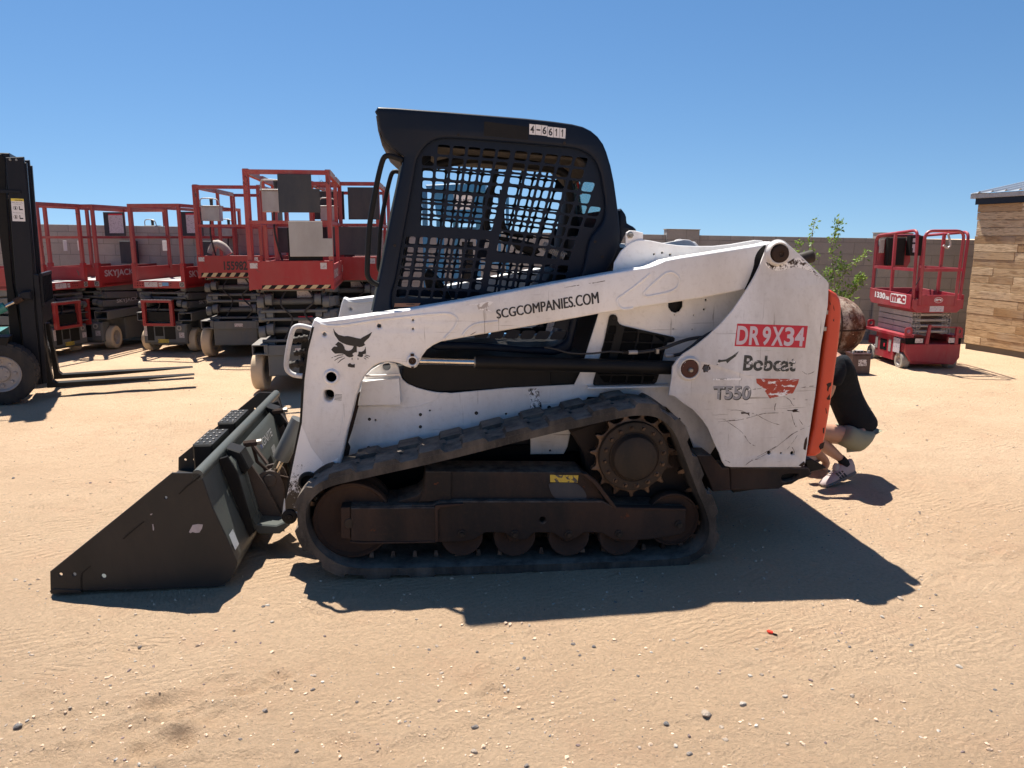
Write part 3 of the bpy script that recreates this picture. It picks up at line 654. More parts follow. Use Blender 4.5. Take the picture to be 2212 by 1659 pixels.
# ---- lift arms
AY0, AY1 = .20, .315
arm = (P('F0', [(684, 692), (690, 695), (760, 686), (880, 669), (1000, 649), (1100, 630), (1200, 611), (1312, 591), (1371, 581), (1400, 577), (1420, 570), (1438, 562), (1470, 556), (1560, 542), (1648, 528)], AY0)
       + P('F0', [(1672, 522), (1698, 526), (1712, 543), (1708, 568), (1690, 590)], AY0)
       + P('F0', [(1613, 625.5), (1511, 645), (1296, 677.5), (1157, 703), (1020, 726), (952, 738.5), (936, 746), (922, 756), (911, 771), (906, 784), (900, 793), (892, 797), (876, 792), (864, 786), (850, 782.5), (835, 782), (820, 785), (806, 792), (790, 808), (779, 828), (768, 862), (760, 898), (750, 933), (738, 992), (728, 1050), (700, 1110), (668, 1126)], AY0)
       + P('FK', [(745, 1250), (735, 1290), (700, 1310), (660, 1305), (630, 1280), (612, 1250)], AY0)
       + P('FM', [(60, 1400), (100, 1200), (165, 900), (180, 620), (205, 420), (240, 260), (258, 212)], AY0))
def hole(c, p, r, y=AY0, n=20): (q,) = P(c, [p], y); return circ(q, r, n)
ah = [hole('FM', (327, 312), .0085, n=14), hole('FM', (690, 257), .0095, n=14), hole('FM', (915, 218), .0045, n=10), hole('FM', (915, 277), .0045, n=10), hole('FM', (375, 592), .023, n=24),
      smooth(P('FM', [(325, 690), (345, 682), (370, 682), (390, 700), (388, 735), (370, 755), (345, 755), (325, 735)], AY0), 2)]
g = G().prism(arm, AY0, AY1, holes=ah, b=.010, seg=3)
A = g.obj('lift_arm', [M['white']], ld)
# raised ridges pressed into the plate
def ridge(crop, pts, y, r=.0075, sm=4, parent=None, mat='white', name='pressed_ridge'):
    q = smooth(P(crop, pts, y), sm, closed=False)
    return G().tube([(x, y + r * .42, z) for x, z in q], r, 10).obj(name, M[mat], parent)
for q in ([('FM', [(300, 246), (430, 252), (700, 212), (1000, 180), (1130, 172), (1185, 185), (1210, 220), (1185, 275), (1120, 340)])],
          [('FR', [(300, 372), (230, 430), (150, 490), (108, 520), (108, 555), (140, 582), (200, 575)])],
          [('FR', [(270, 478), (330, 420), (395, 368), (440, 362), (475, 395), (472, 440), (430, 475), (350, 495), (285, 505), (266, 492), (270, 478)])],
          [('FG', [(690, 250), (750, 180), (850, 125), (1080, 100)])]):
    ridge(q[0][0], q[0][1], AY0, parent=A)
ridge('FM', [(450, 760), (445, 880), (425, 980)], AY0, .003, parent=A)
def boss(crop, p, y, ro, ri, h, mats, parent, name='pivot_boss', core=None):
    (q,) = P(crop, [p], y)
    o = G().lathe([(ri, y + .01), (ri, y - h + .003), (ri + .003, y - h), (ro - .003, y - h), (ro, y - h + .003), (ro * 1.12, y - .001), (ro * 1.2, y + .002)], q[0], q[1], 36).obj(name, mats, parent)
    return q, o
boss('FM', (375, 592), AY0, .032, .023, .012, M['white'], A)
(q,) = P('FM', [(375, 592)], AY0); G().lathe([(.0225, .20), (.0225, .29), (.001, .29)], q[0], q[1], 24).obj('bore_shade', M['void'], A)  # near-black lining paints the shade inside the hole
(q,) = P('FM', [(355, 718)], AY0); G().box(q[0] - .045, q[0] + .045, AY0 + .10, AY0 + .11, q[1] - .045, q[1] + .045).obj('bore_shade', M['void'], A)  # near-black plate behind the hole paints its shade
q, bo = boss('FM', (912, 487), AY0, .025, .017, .012, M['white'], A, 'cylinder_pin')
G().lathe([(.001, .196), (.012, .195), (.0165, .198), (.017, .21)], q[0], q[1], 24).obj('pin_head', M['rust'], A)
G().box(q[0] - .008, q[0] + .008, .188, .196, q[1] + .022, q[1] + .034, b=.001).box(q[0] - .006, q[0] + .006, .188, .196, q[1] - .034, q[1] - .024, b=.001).obj('pin_clip', M['rust'], A)
# oily front edge
e = P('FM', [(245, 262), (205, 420), (180, 620), (163, 900), (100, 1200), (62, 1400)], AY0)
g = G()
for a_, b_ in zip(e[:-1], e[1:]): g.prism([a_, (a_[0] + .010, a_[1]), (b_[0] + .010, b_[1]), b_], AY0 - .0015, AY0 + .002)
g.obj('oily_edge', M['black'], A)
(q,) = P('FK', [(683, 1250)], AY0); G().lathe([(.001, .180), (.014, .180), (.016, .186), (.020, .186), (.034, .190), (.034, .30)], q[0], q[1], 28).obj('lower_pin', M['black'], A)
pinx, pinz = q
# text on the arm
quad = P('FC', [(1075, 1583), (1825, 1450), (1832, 1535), (1082, 1650)], AY0)
g = text_geo('SCGCOMPANIES.COM', quad, y=AY0 - .0014)
for dx_ in (.0016, .0032): g = text_geo('SCGCOMPANIES.COM', [(a + dx_, c) for a, c in quad], g, y=AY0 - .0014 - dx_ * .06)
g.obj('lettering', M['inkplain'], A, recalc=False)
# cat-head emblem
head = [(275, 210), (300, 255), (345, 295), (385, 306), (420, 315), (470, 312), (520, 322), (590, 340), (640, 348), (662, 330), (700, 310), (745, 286), (792, 256), (772, 300), (750, 335), (715, 368), (690, 393), (685, 410), (700, 430), (660, 452), (620, 460), (592, 450), (560, 447), (500, 437), (455, 428), (400, 405), (350, 377), (318, 330), (298, 305), (285, 265)]
ck1 = [(340, 388), (372, 400), (402, 424), (422, 458), (430, 490), (450, 504), (480, 508), (510, 500), (532, 478), (548, 445), (588, 450), (588, 500), (592, 530), (568, 526), (532, 543), (534, 562), (548, 575), (522, 592), (490, 595), (455, 582), (428, 556), (400, 545), (350, 543), (300, 546), (272, 522), (249, 492), (268, 466), (290, 450), (332, 454), (320, 436), (300, 430), (318, 410)]
ck2 = [(612, 520), (650, 521), (680, 508), (696, 480), (703, 452), (708, 490), (711, 545), (690, 550), (670, 556), (672, 578), (655, 592), (630, 590), (594, 576), (608, 552)]
chin = [(468, 688), (500, 668), (512, 684), (535, 690), (563, 682), (562, 730), (520, 730), (470, 718)]
wh = [[(285, 586), (345, 562), (408, 556), (410, 566), (350, 571), (290, 592)], [(250, 602), (272, 592), (274, 598), (252, 608)], [(290, 635), (340, 600), (412, 578), (418, 585), (350, 606), (295, 640)], [(332, 670), (370, 630), (425, 598), (433, 604), (380, 636), (338, 672)],
      [(697, 560), (730, 566), (764, 582), (762, 588), (725, 574), (698, 568)], [(690, 578), (720, 588), (746, 604), (744, 609), (715, 596), (690, 585)], [(680, 598), (700, 606), (714, 620), (710, 624), (694, 612), (678, 604)],
      [(520, 608), (532, 600), (530, 625), (522, 632)], [(598, 602), (608, 602), (610, 624), (600, 630)]]
g = G()
for p in [head, ck1, ck2, chin] + wh: g.prism(P('FO', p, AY0), AY0 - .0014, AY0)
g.obj('cat_head_emblem', M['ink'], A)
q = P('FO', [(298, 1082), (392, 1090), (386, 1162), (290, 1152)], AY0)
g = G()
for i in range(5):
    a_ = Vector(q[0]).lerp(Vector(q[3]), i / 4); b_ = Vector(q[1]).lerp(Vector(q[2]), i / 4); g.prism([tuple(a_), tuple(b_), (b_.x, b_.y - .0016), (a_.x, a_.y - .0016)], AY0 - .0012, AY0)
g.obj('worn_sticker', M['inkworn'], A)
far = copy_part(A, dy=2 * CY - AY0 - AY1)
for c in kids(far):
    if c.name.split('.')[0] in ('grease_stain', 'lettering', 'cat_head_emblem', 'worn_sticker', 'oily_edge', 'pin_clip'): bpy.data.objects.remove(c)
(q,) = P('FM', [(222, 1285)], AY0)
G().lathe([(.030, .30), (.030, AY0 - .016), (.034, AY0 - .020), (.042, AY0 - .018), (.045, AY0 - .008), (.046, AY0 + .002)], q[0], q[1], 32).obj('cross_tube_end', M['black'], A); G().lathe([(.001, AY0 - .004), (.031, AY0 - .004)], q[0], q[1], 24).obj('bore_shade', M['void'], A)  # near-black disc paints the shade inside the tube end
m, nt, b = nodes('greasy_splash'); v = coord(nt, (1, 1, .7)); b.inputs['Roughness'].default_value = .4
sx_ = nt.nodes.new('ShaderNodeSeparateXYZ'); nt.links.new(coord(nt), sx_.inputs[0])
k_ = mul(nt, noise(nt, v, 30, 10, .85, .4), ramp(nt, sx_.outputs[2], .62, .25, -.22, .16), 'ADD')
c = mix(nt, ramp(nt, k_, .50, .53), WH, (.02, .014, .012)); nt.links.new(c, b.inputs['Base Color'])
e = P('FM', [(168, 900), (200, 960), (240, 1060), (330, 1180), (420, 1130), (400, 1300), (330, 1500), (70, 1480), (66, 1400), (104, 1200)], AY0)
G().prism(e, AY0 - .0012, AY0).obj('grease_stain', m, A)
# cross tube joining the arms at the front, low
G().rod((pinx + .10, .30, pinz + .16), (pinx + .10, 1.44, pinz + .16), .045, 24).obj('arm_cross_tube', M['white'], ld)
# ---- inner upright, vent side panel, body side
IY = .345
inner = (P('FA', [(0, 560), (15, 420), (75, 320), (150, 255), (200, 233), (260, 228), (330, 238), (450, 262), (560, 277), (700, 283), (850, 282), (1000, 266), (1120, 245), (1200, 232), (1260, 236), (1300, 262)], IY)
         + P('F0', [(1700, 580), (1700, 700), (1600, 880), (1534, 983), (1505, 983), (1480, 920), (1440, 880), (1400, 866), (1330, 858), (1270, 858), (1240, 900), (1226, 965), (1218, 981), (1146, 981.5), (1146, 935), (900, 980), (738, 1012), (742, 960), (752, 925), (768, 862)], IY)
         + P('FM', [(560, 700), (585, 610), (600, 585), (640, 545), (700, 508), (760, 495), (800, 502), (820, 530), (828, 570), (845, 610), (880, 640), (940, 665), (1000, 682), (1070, 696), (1170, 702)], IY)
         + P('F0', [(1100, 838), (1241, 831), (1256, 800), (1272, 745), (1292, 682), (1300, 640)], IY))
hl = [hole('FA', (352, 352), .0055, IY, 12), hole('FA', (420, 340), .006, IY, 12), hole('FA', (487, 357), .006, IY, 12), hole('FM', (741, 525), .019, IY, 20), hole('FR', (640, 527), .005, IY, 10), hole('FR', (628, 585), .005, IY, 10),
      hole('FM', (1534, 840), .0055, IY, 12), hole('FM', (1622, 841), .0055, IY, 12), hole('FM', (1028, 818), .0045, IY, 10), hole('FM', (667, 881), .0045, IY, 10), hole('FS', (370, 558), .0055, IY, 12),
      hole('FR', (450, 618), .003, IY, 8), hole('FR', (566, 620), .003, IY, 8), hole('FR', (443, 703), .003, IY, 8), hole('FR', (558, 706), .003, IY, 8),
      P('FR', [(412, 535), (500, 528), (498, 570), (480, 597), (455, 606), (430, 597), (413, 572)], IY)]
B = G().prism(inner, IY, IY + .012, holes=hl, b=.003).obj('body_side', M['white'], ld)
for c, p, r in (('FM', (627, 874), .0075), ('FM', (965, 843), .0075), ('FM', (965, 924), .0075), ('FM', (1336, 833), .0085), ('FS', (362, 239), .0095), ('FS', (1323, 323), .005), ('FS', (1467, 568), .010), ('FT', (690, 445), .009)):
    (q,) = P(c, [p], IY); G().lathe([(.001, IY - .006), (r * .6, IY - .006), (r * .75, IY - .003), (r, IY - .002), (r, IY + .001)], q[0], q[1], 16).obj('bolt', M['hub'], B)
# weld seam, folded step box, oil stain
ridge('FM', [(560, 790), (700, 785), (850, 797), (960, 785), (1060, 745), (1105, 705), (1170, 706)], IY, .004, parent=B, name='weld_seam')
q = P('FM', [(585, 612), (828, 590), (838, 765), (555, 770)], IY)
G().prism(q, IY - .05, IY - .001, b=.006, seg=2).obj('step_box', M['white'], B)
ridge('FM', [(600, 588), (700, 586), (830, 576)], IY - .045, .006, parent=B, name='step_lip')
e = P('FM', [(560, 690), (540, 720), (490, 930), (450, 1090), (432, 1130), (490, 1110), (500, 1060), (485, 1030), (515, 940), (560, 770), (572, 700)], IY - .02)
G().prism(e, IY - .03, IY - .012).obj('rusty_gap_edge', M['rust'], B)
m, nt, b = nodes('oil_splash'); v = coord(nt, (1.2, 1, .8)); b.inputs['Roughness'].default_value = .35
c = mix(nt, ramp(nt, noise(nt, v, 55, 10, .85, .6), .51, .525), WH, (.012, .010, .009)); nt.links.new(c, b.inputs['Base Color'])
e = smooth(P('FG', [(1420, 845), (1530, 845), (1540, 900), (1555, 980), (1575, 1060), (1600, 1110), (1530, 1150), (1450, 1100), (1440, 1000), (1430, 900)], IY), 3)
G().prism(e, IY - .0012, IY).obj('oil_stain', m, B)
# shelf over the track, rear fender
q = P('FH', [(215, 1490), (1385, 1545)], .26)
G().box(q[0][0], q[1][0] + .02, .29, IY, q[0][1] - .010, q[0][1], b=.003).obj('shelf', M['white'], B)
if 0: fe = smooth(P('F0', [(1215, 872), (1250, 852), (1300, 842), (1350, 843), (1400, 850), (1440, 866), (1475, 892), (1505, 935), (1525, 985)], .28), 4, False)
if 0: fi = [(x + (0.35 - x) * .035, z - .010) for x, z in fe]
if 0: G().prism(fe + fi[::-1], .17, IY + .003, b=.002).obj('fender', M['white'], B)
# vent with mesh
vo_ = P('FH', [(500, 430), (520, 405), (560, 395), (600, 408), (618, 440), (622, 490), (650, 535), (700, 560), (1050, 640), (1400, 718), (1440, 722), (1466, 750), (1455, 790), (1420, 802), (1355, 812), (1310, 940), (1240, 1250), (1195, 1385), (1160, 1415), (900, 1430), (380, 1465), (300, 1462), (264, 1420), (268, 1370), (330, 1160), (390, 950)], IY)
VY = IY - .002
vh = []
def cells(crop, tl, tr, br, bl, nc, nr, fr, y, keep=None, rr=.22):
    q = [Vector(a) for a in P(crop, [tl, tr, br, bl], y)]; out = []
    B2 = lambda u, v: q[0].lerp(q[1], u).lerp(q[3].lerp(q[2], u), v)
    for i in range(nc):
        for j in range(nr):
            u0, u1, v0, v1 = (i + fr) / nc, (i + 1 - fr) / nc, (j + fr) / nr, (j + 1 - fr) / nr
            c = [tuple(B2(u0, v0)), tuple(B2(u1, v0)), tuple(B2(u1, v1)), tuple(B2(u0, v1))]
            if keep and not all(keep(p) for p in c): continue
            out.append(rquad(c, rr, 2))
    return out
def inside(poly):
    def f(p):
        x, y = p; r = False; n = len(poly)
        for i in range(n):
            (x1, y1), (x2, y2) = poly[i], poly[(i + 1) % n]
            if (y1 > y) != (y2 > y) and x < (x2 - x1) * (y - y1) / (y2 - y1) + x1: r = not r
        return r
    return f
vi = inside(inset(ccw(vo_), .007))
vh = [rquad(P('FH', c_, VY), .10, 2) for c_ in ([(505, 560), (600, 560), (590, 680), (470, 680)], [(728, 588), (905, 618), (918, 642), (722, 640)], [(462, 680), (575, 690), (550, 790), (432, 790)], [(710, 660), (922, 660), (895, 795), (680, 790)], [(945, 662), (1150, 695), (1128, 800), (930, 800)], [(1172, 700), (1300, 722), (1316, 750), (1308, 805), (1148, 805)],
 [(428, 812), (545, 812), (510, 935), (392, 935)], [(675, 812), (888, 812), (860, 935), (645, 935)], [(912, 822), (1122, 825), (1100, 935), (885, 935)], [(1143, 826), (1300, 830), (1282, 935), (1122, 935)], [(390, 955), (505, 955), (480, 1060), (360, 1060)], [(640, 955), (855, 955), (830, 1070), (605, 1070)], [(880, 955), (1095, 955), (1070, 1070), (855, 1070)], [(1120, 955), (1278, 955), (1245, 1070), (1095, 1070)],
 [(345, 1180), (545, 1180), (535, 1272), (328, 1272)], [(575, 1180), (780, 1180), (765, 1272), (560, 1272)], [(805, 1180), (1015, 1180), (1000, 1276), (788, 1276)], [(1040, 1180), (1215, 1180), (1190, 1276), (1022, 1276)], [(352, 1297), (528, 1297), (505, 1398), (430, 1392)], [(548, 1297), (757, 1297), (735, 1402), (525, 1402)], [(780, 1300), (987, 1300), (965, 1402), (758, 1402)], [(1010, 1300), (1172, 1300), (1150, 1385), (1000, 1390)])]
G().prism(vo_, VY - .010, VY, holes=vh, b=.002).obj('vent_grille', M['black'], ld)
G().prism(inset(ccw(vo_), .004), VY - .0009, VY - .0002).obj('vent_shade', M['void'], ld)  # near-black backing stands in for the shaded opening behind the mesh
for p in ((572, 445), (1432, 755), (318, 1408), (1160, 1370)):
    (q,) = P('FH', [p], VY); G().lathe([(.001, VY - .016), (.008, VY - .016), (.009, VY - .010)], q[0], q[1], 14).obj('bolt', M['hub'], ld)
# ---- dark centre body
core = P('F0', [(868, 798), (1000, 778), (1232, 774), (1262, 768), (1296, 700), (1330, 640), (1500, 640), (1690, 600), (1730, 700), (1680, 1000), (1578, 1012), (1500, 990), (1236, 975), (1140, 985), (760, 1010), (745, 960), (770, 860), (862, 850)], .37)
G().prism(core, .375, 2 * CY - .375, b=.004).obj('engine_bay', M['black'], ld)
q = P('FM', [(845, 590), (870, 480), (1830, 520), (1830, 660), (1080, 690), (940, 662), (870, 630)], .36)
G().prism(q, .358, .372, b=.003).obj('side_cover', M['black'], ld)
hood = P('FA', [(150, 300), (500, 320), (850, 300), (1250, 300), (1400, 340), (1500, 420), (1700, 640)], .40) + P('F0', [(1700, 760), (1380, 700)], .40)
G().prism(hood, .40, 2 * CY - .40, b=.02, seg=2).obj('engine_hood', M['black'], ld)
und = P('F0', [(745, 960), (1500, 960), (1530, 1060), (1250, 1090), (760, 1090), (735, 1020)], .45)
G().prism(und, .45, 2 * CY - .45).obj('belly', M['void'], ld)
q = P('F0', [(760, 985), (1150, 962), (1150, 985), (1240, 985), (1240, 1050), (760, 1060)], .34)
G().prism(q, .352, .362).obj('underbody_shade', M['void'], ld)  # near-black sheet painting the shaded gap below the body side
cb = copy_part(B, dy=2 * CY - 2 * IY - .012); [bpy.data.objects.remove(c) for c in kids(cb)]
# ---- outer rear upright panel
UY = .165
up_ = P('FR', [(1012, 200), (1040, 172), (1080, 163), (1120, 175), (1152, 205), (1215, 262), (1300, 345), (1372, 412), (1382, 430), (1376, 560), (1335, 800), (1300, 1100), (1262, 1350), (1240, 1510), (1232, 1530), (1215, 1537), (900, 1538), (790, 1537), (755, 1530), (735, 1500), (718, 1450), (690, 1395), (650, 1300), (615, 1250), (560, 1190), (500, 1150), (450, 1110), (415, 1100), (420, 1070), (432, 1000), (438, 930), (465, 890), (500, 855), (575, 805), (650, 745), (720, 680), (800, 590), (870, 490), (925, 400), (960, 330), (985, 265)], UY)
uh = [hole('FR', (1020, 1450), .009, UY, 16), hole('FR', (1092, 1452), .0042, UY, 10), hole('FR', (1160, 1452), .009, UY, 16), hole('FR', (640, 940), .014, UY, 18)]
U = G().prism(up_, UY, UY + .014, holes=uh, b=.004, seg=2).obj('rear_side_panel', M['whiteup'], ld)
ub = P('FR', [(1372, 425), (1382, 430), (1376, 560), (1335, 800), (1300, 1100), (1240, 1510), (1222, 1500), (1285, 1100), (1320, 800), (1360, 560)], UY)
G().prism(ub, UY + .013, 2 * CY - UY - .013).obj('rear_crossplate', M['black'], U)
cu = copy_part(U, dy=2 * CY - 2 * UY - .014); [bpy.data.objects.remove(c) for c in kids(cu)]
q, _ = boss('FR', (1070, 245), UY, .052, .042, .022, M['whiteup'], U)
(q,) = P('FR', [(1082, 248)], UY); q = (q[0] - .004, q[1])
G().lathe([(.001, UY - .024), (.012, UY - .024), (.014, UY - .030), (.032, UY - .030), (.038, UY - .027), (.0415, UY - .018), (.042, UY)], q[0], q[1], 36).obj('pivot_pin', M['rust'], U)
for s_, z_ in ((1, 0),): pass
q, _ = boss('FR', (536, 940), UY, .052, .043, .016, M['whiteup'], U)
MR = paint('flaked_rust', (.085, .030, .020), dirt=(.12, .07, .05), rough=.85, chip=WH, ct=.57, cs=11, bump=.2)
G().lathe([(.001, UY - .015), (.040, UY - .015), (.043, UY - .008), (.043, UY)], q[0], q[1], 32).obj('pivot_pin', MR, U)
G().lathe([(.001, UY - .026), (.008, UY - .025), (.012, UY - .020), (.013, UY - .014)], q[0] + .004, q[1] - .006, 14).obj('grease_bolt', M['steel'], U)
(q,) = P('FR', [(640, 940)], UY)
sp_ = [(q[0] + math.cos(a) * r_, q[1] + math.sin(a) * r_) for a, r_ in ((2 * math.pi * i / 22, random.uniform(.015, .024)) for i in range(22))]
G().prism(sp_, UY - .0008, UY, holes=[circ(q, .0138, 16)]).obj('rust_bloom', M['rust'], U)
# soot and grime around the top pivot
m, nt, b = nodes('grime'); v = coord(nt); c = mix(nt, ramp(nt, noise(nt, v, 30, 10, .8, .5), .50, .53), WH, (.05, .03, .02)); nt.links.new(c, b.inputs['Base Color']); b.inputs['Roughness'].default_value = .8
GR = m
e = smooth(P('FR', [(1000, 300), (1060, 315), (1130, 300), (1200, 270), (1280, 340), (1330, 400), (1260, 350), (1180, 330), (1120, 345), (1060, 350), (1010, 330)], UY), 3)
G().prism(e, UY - .0009, UY).obj('grime_patch', GR, U)
e = smooth(P('FR', [(960, 225), (1000, 195), (985, 260), (950, 340), (905, 420), (870, 470), (900, 400), (925, 330), (935, 270)], AY0), 3)
G().prism(e, AY0 - .0012, AY0).obj('soot_patch', M['black'], A)
# vinyls
G().prism(P('FE', [(365, 163), (1405, 198), (1365, 521), (325, 495)], UY), UY - .0010, UY).obj('red_tag', M['redtag'], U)
g = G(); X0 = [350, 535, 725, 865, 1050, 1205]; X1 = [520, 700, 855, 1045, 1200, 1350]
for ch, a_, b_ in zip('DR9X34', X0, X1):
    t = (a_ - 350) / 1000; t2 = (b_ - 350) / 1000
    g = text_geo(ch, P('FE', [(a_ + 22, 196 + 26 * t), (b_ + 16, 196 + 26 * t2), (b_ - 12, 472 + 28 * t2), (a_ - 4, 472 + 28 * t)], UY), g, y=UY - .0016, bold=.03)
g.obj('tag_number', M['pinkprint'], U, recalc=False)
g = text_geo('Bobcat', P('FE', [(468, 628), (1240, 648), (1218, 872), (445, 860)], UY), None, y=UY - .0012, bold=.03)
g.obj('worn_lettering', M['inkworn'], U, recalc=False)
text('worn_number', 'T550', P('FE', [(20, 1092), (580, 1085), (560, 1295), (12, 1292)], UY), UY - .0011, M['inkworn'], U, bold=.05)
text('worn_number', 'T550', P('FE', [(12, 1084), (572, 1077), (552, 1280), (2, 1280)], UY), UY - .0016, M['greyworn'], U, bold=.02)
G().prism(P('FE', [(645, 975), (800, 975), (1275, 982), (1262, 1040), (1185, 1190), (1050, 1225), (950, 1245), (845, 1268), (800, 1200), (745, 1115), (650, 1040)], UY), UY - .001, UY).obj('worn_wedge_sticker', M['wedge'], U)
G().prism(P('FE', [(60, 780), (90, 690), (130, 700), (200, 690), (290, 640), (385, 572), (350, 640), (270, 700), (215, 750), (200, 720), (120, 730)], UY), UY - .001, UY).obj('worn_sticker', M['inkworn'], U)
G().prism(P('FE', [(10, 975), (430, 965), (430, 998), (10, 998)], UY), UY - .001, UY).obj('worn_sticker', decal('grey_remnant', (.35, .33, .31), WH, .47, 30), U)
scr = [[(255, 1450), (330, 1438), (400, 1445), (520, 1475), (640, 1500), (740, 1560), (880, 1625), (990, 1655)], [(75, 1610), (200, 1600), (350, 1590), (500, 1560), (660, 1515), (760, 1490), (880, 1482), (1050, 1478)], [(160, 1575), (240, 1590), (330, 1585)], [(940, 1335), (915, 1390), (920, 1445)],
       [(1165, 1490), (1185, 1580), (1210, 1655)], [(1275, 1575), (1330, 1655)], [(1320, 865), (1380, 905), (1440, 900), (1500, 870)], [(560, 1140), (640, 1128), (720, 1122)], [(1310, 1110), (1400, 1092), (1500, 1083)], [(1045, 1230), (1140, 1290), (1170, 1345), (1200, 1375)]]
scr2 = [[(0, 790), (90, 850), (150, 900), (200, 975), (250, 1003)], [(215, 1118), (330, 1060), (450, 990), (560, 905), (640, 862), (700, 838)], [(250, 1118), (360, 1058), (470, 975), (560, 900)], [(410, 705), (420, 650)], [(550, 730), (565, 790), (590, 845)], [(515, 1030), (560, 975), (600, 915)], [(550, 1005), (575, 1050), (570, 1080)], [(165, 1165), (230, 1120), (300, 1110)], [(0, 1120), (50, 1145)]]
def scratches(sets, w, parent, y, mat, name='scratch'):
    g = G()
    for crop, S_ in sets:
        for s in S_:
            q = smooth(P(crop, s, y), 4, False); n = len(q)
            for i in range(n - 1):
                a_, b_ = Vector(q[i]), Vector(q[i + 1]); d = (b_ - a_)
                if d.length < 1e-6: continue
                nn = Vector((-d.y, d.x)).normalized() * w * random.uniform(.3, 1) * (1 if .1 < i / n < .9 else .5)
                if random.random() < .12: continue
                g.add([(a_.x - nn.x, y - .0007, a_.y - nn.y), (b_.x - nn.x, y - .0007, b_.y - nn.y), (b_.x + nn.x, y - .0007, b_.y + nn.y), (a_.x + nn.x, y - .0007, a_.y + nn.y)], [(0, 1, 2, 3)])
    return g.obj(name, mat, parent, recalc=False)
SCR = plain('scratch_metal', (.13, .095, .075), .7)
scratches([('FE', scr), ('FP', scr2)], .0016, U, UY, SCR)
gouge = [[(417, 1470), (470, 1468), (540, 1485), (545, 1530), (520, 1500), (480, 1490), (425, 1497)], [(1098, 1438), (1170, 1442), (1210, 1425), (1265, 1428), (1240, 1445), (1290, 1470), (1240, 1465), (1190, 1470), (1170, 1452), (1110, 1450)], [(1180, 1270), (1222, 1272), (1200, 1280)], [(1360, 1285), (1410, 1285), (1380, 1292)]]
g = G()
for p in gouge: g.prism(P('FE', p, UY), UY - .0008, UY)
for p in ([(665, 945), (682, 925), (680, 980), (668, 1040), (650, 1030), (655, 985)], [(610, 1165), (655, 1130), (665, 1150), (640, 1178)]): g.prism(P('FP', p, UY), UY - .0008, UY)
g.obj('paint_chip', M['rust'], U)
scratches([('FC', [[(1760, 1388), (1800, 1385), (1880, 1370)], [(1580, 1420), (1650, 1408), (1690, 1402)]]), ('FM', [[(160, 1025), (220, 1080), (270, 1130), (315, 1175)]]), ('FG', [[(775, 250), (845, 212)]])], .0016, A, AY0, SCR)
m2 = decal('torn_film', (.42, .37, .34), WH, .45, 14)
G().prism(P('FM', [(1255, 118), (1330, 108), (1420, 90), (1450, 95), (1400, 140), (1440, 160), (1350, 145), (1340, 115)], AY0), AY0 - .001, AY0).obj('torn_film', m2, A)
# ---- orange rear door
td = P('FR', [(1380, 462), (1405, 470), (1435, 490), (1455, 522), (1463, 565), (1463, 640), (1448, 800), (1420, 1000), (1395, 1180), (1370, 1330), (1352, 1420), (1338, 1455), (1305, 1475), (1246, 1475), (1264, 1400), (1290, 1300), (1306, 1180), (1334, 960), (1364, 739), (1380, 518)], .19)
T = G().prism(td, .19, 2 * CY - .19, b=.022, seg=4).obj('rear_door', M['orange'], ld)
g = G()
for z_ in (.25, .45): pass
q = P('FR', [(1362, 600), (1360, 640), (1352, 700), (1350, 735)], .185)
for x_, z_ in (q[0], q[2]): G().box(x_ - .012, x_ + .012, .182, .20, z_ - .012, z_ + .008, b=.002).obj('hinge', M['steel'], T)
g = G()
for p in ([(690, 990), (700, 985), (698, 1000)], [(860, 480), (882, 475), (880, 500), (862, 520), (856, 555), (846, 540), (850, 510), (840, 490)], [(842, 610), (868, 575), (872, 620), (850, 622)], [(812, 855), (826, 850), (822, 905), (812, 890)], [(790, 985), (826, 970), (815, 1020), (790, 1035), (778, 1010)], [(832, 690), (838, 690), (846, 735), (840, 735)]):
    g.prism(P('FP', p, .19), .1892, .191)
for p in ([(1385, 535), (1390, 548), (1392, 560), (1386, 556)], [(1408, 558), (1412, 575), (1414, 595), (1408, 580)], [(1405, 650), (1412, 640), (1412, 660)], [(1448, 500), (1462, 497), (1460, 503)]): g.prism(P('FR', p, .19), .1892, .191)
g.obj('paint_chip', M['rust'], T)
# exhaust
a_, b_ = P('FR', [(1180, 290), (1280, 262)], .45)
G().tube([(a_[0] - .05, .45, a_[1] - .05), (a_[0], .45, a_[1]), (b_[0], .45, b_[1])], .032, 20, cap=False).obj('exhaust_pipe', M['hub'], ld)
G().tube([(a_[0], .45, a_[1]), (b_[0] - .004, .45, b_[1])], .028, 20).obj('exhaust_bore', M['void'], ld)
# rear chassis, bumper, tow plate
rc = P('FP', [(40, 1184), (690, 1184), (706, 1200), (722, 1238), (690, 1262), (600, 1290), (520, 1312), (450, 1360), (330, 1365), (45, 1375)], .22)
hs = smooth(P('FP', [(470, 1262), (500, 1240), (590, 1236), (604, 1250), (585, 1280), (530, 1296), (480, 1296)], .22), 2)
G().prism(rc, .22, .26, holes=[hs], b=.006).obj('rear_bumper', M['frame'], ld)
G().prism(P('FP', [(45, 1195), (690, 1195), (520, 1300), (45, 1370)], .3), .262, 2 * CY - .262).obj('rear_chassis', M['black'], ld)
G().prism(P('FP', [(640, 1105), (700, 1098), (820, 1168), (800, 1180), (700, 1200), (660, 1190)], .3), .27, 2 * CY - .27, b=.004).obj('tow_plate', M['black'], ld)
sd = P('FS', [(1450, 592), (1560, 592), (1640, 690), (1690, 685), (1700, 850), (1570, 860), (1540, 780)], .20)
G().prism(sd, .20, .345, b=.004).obj('mud_plate', M['frame'], ld)
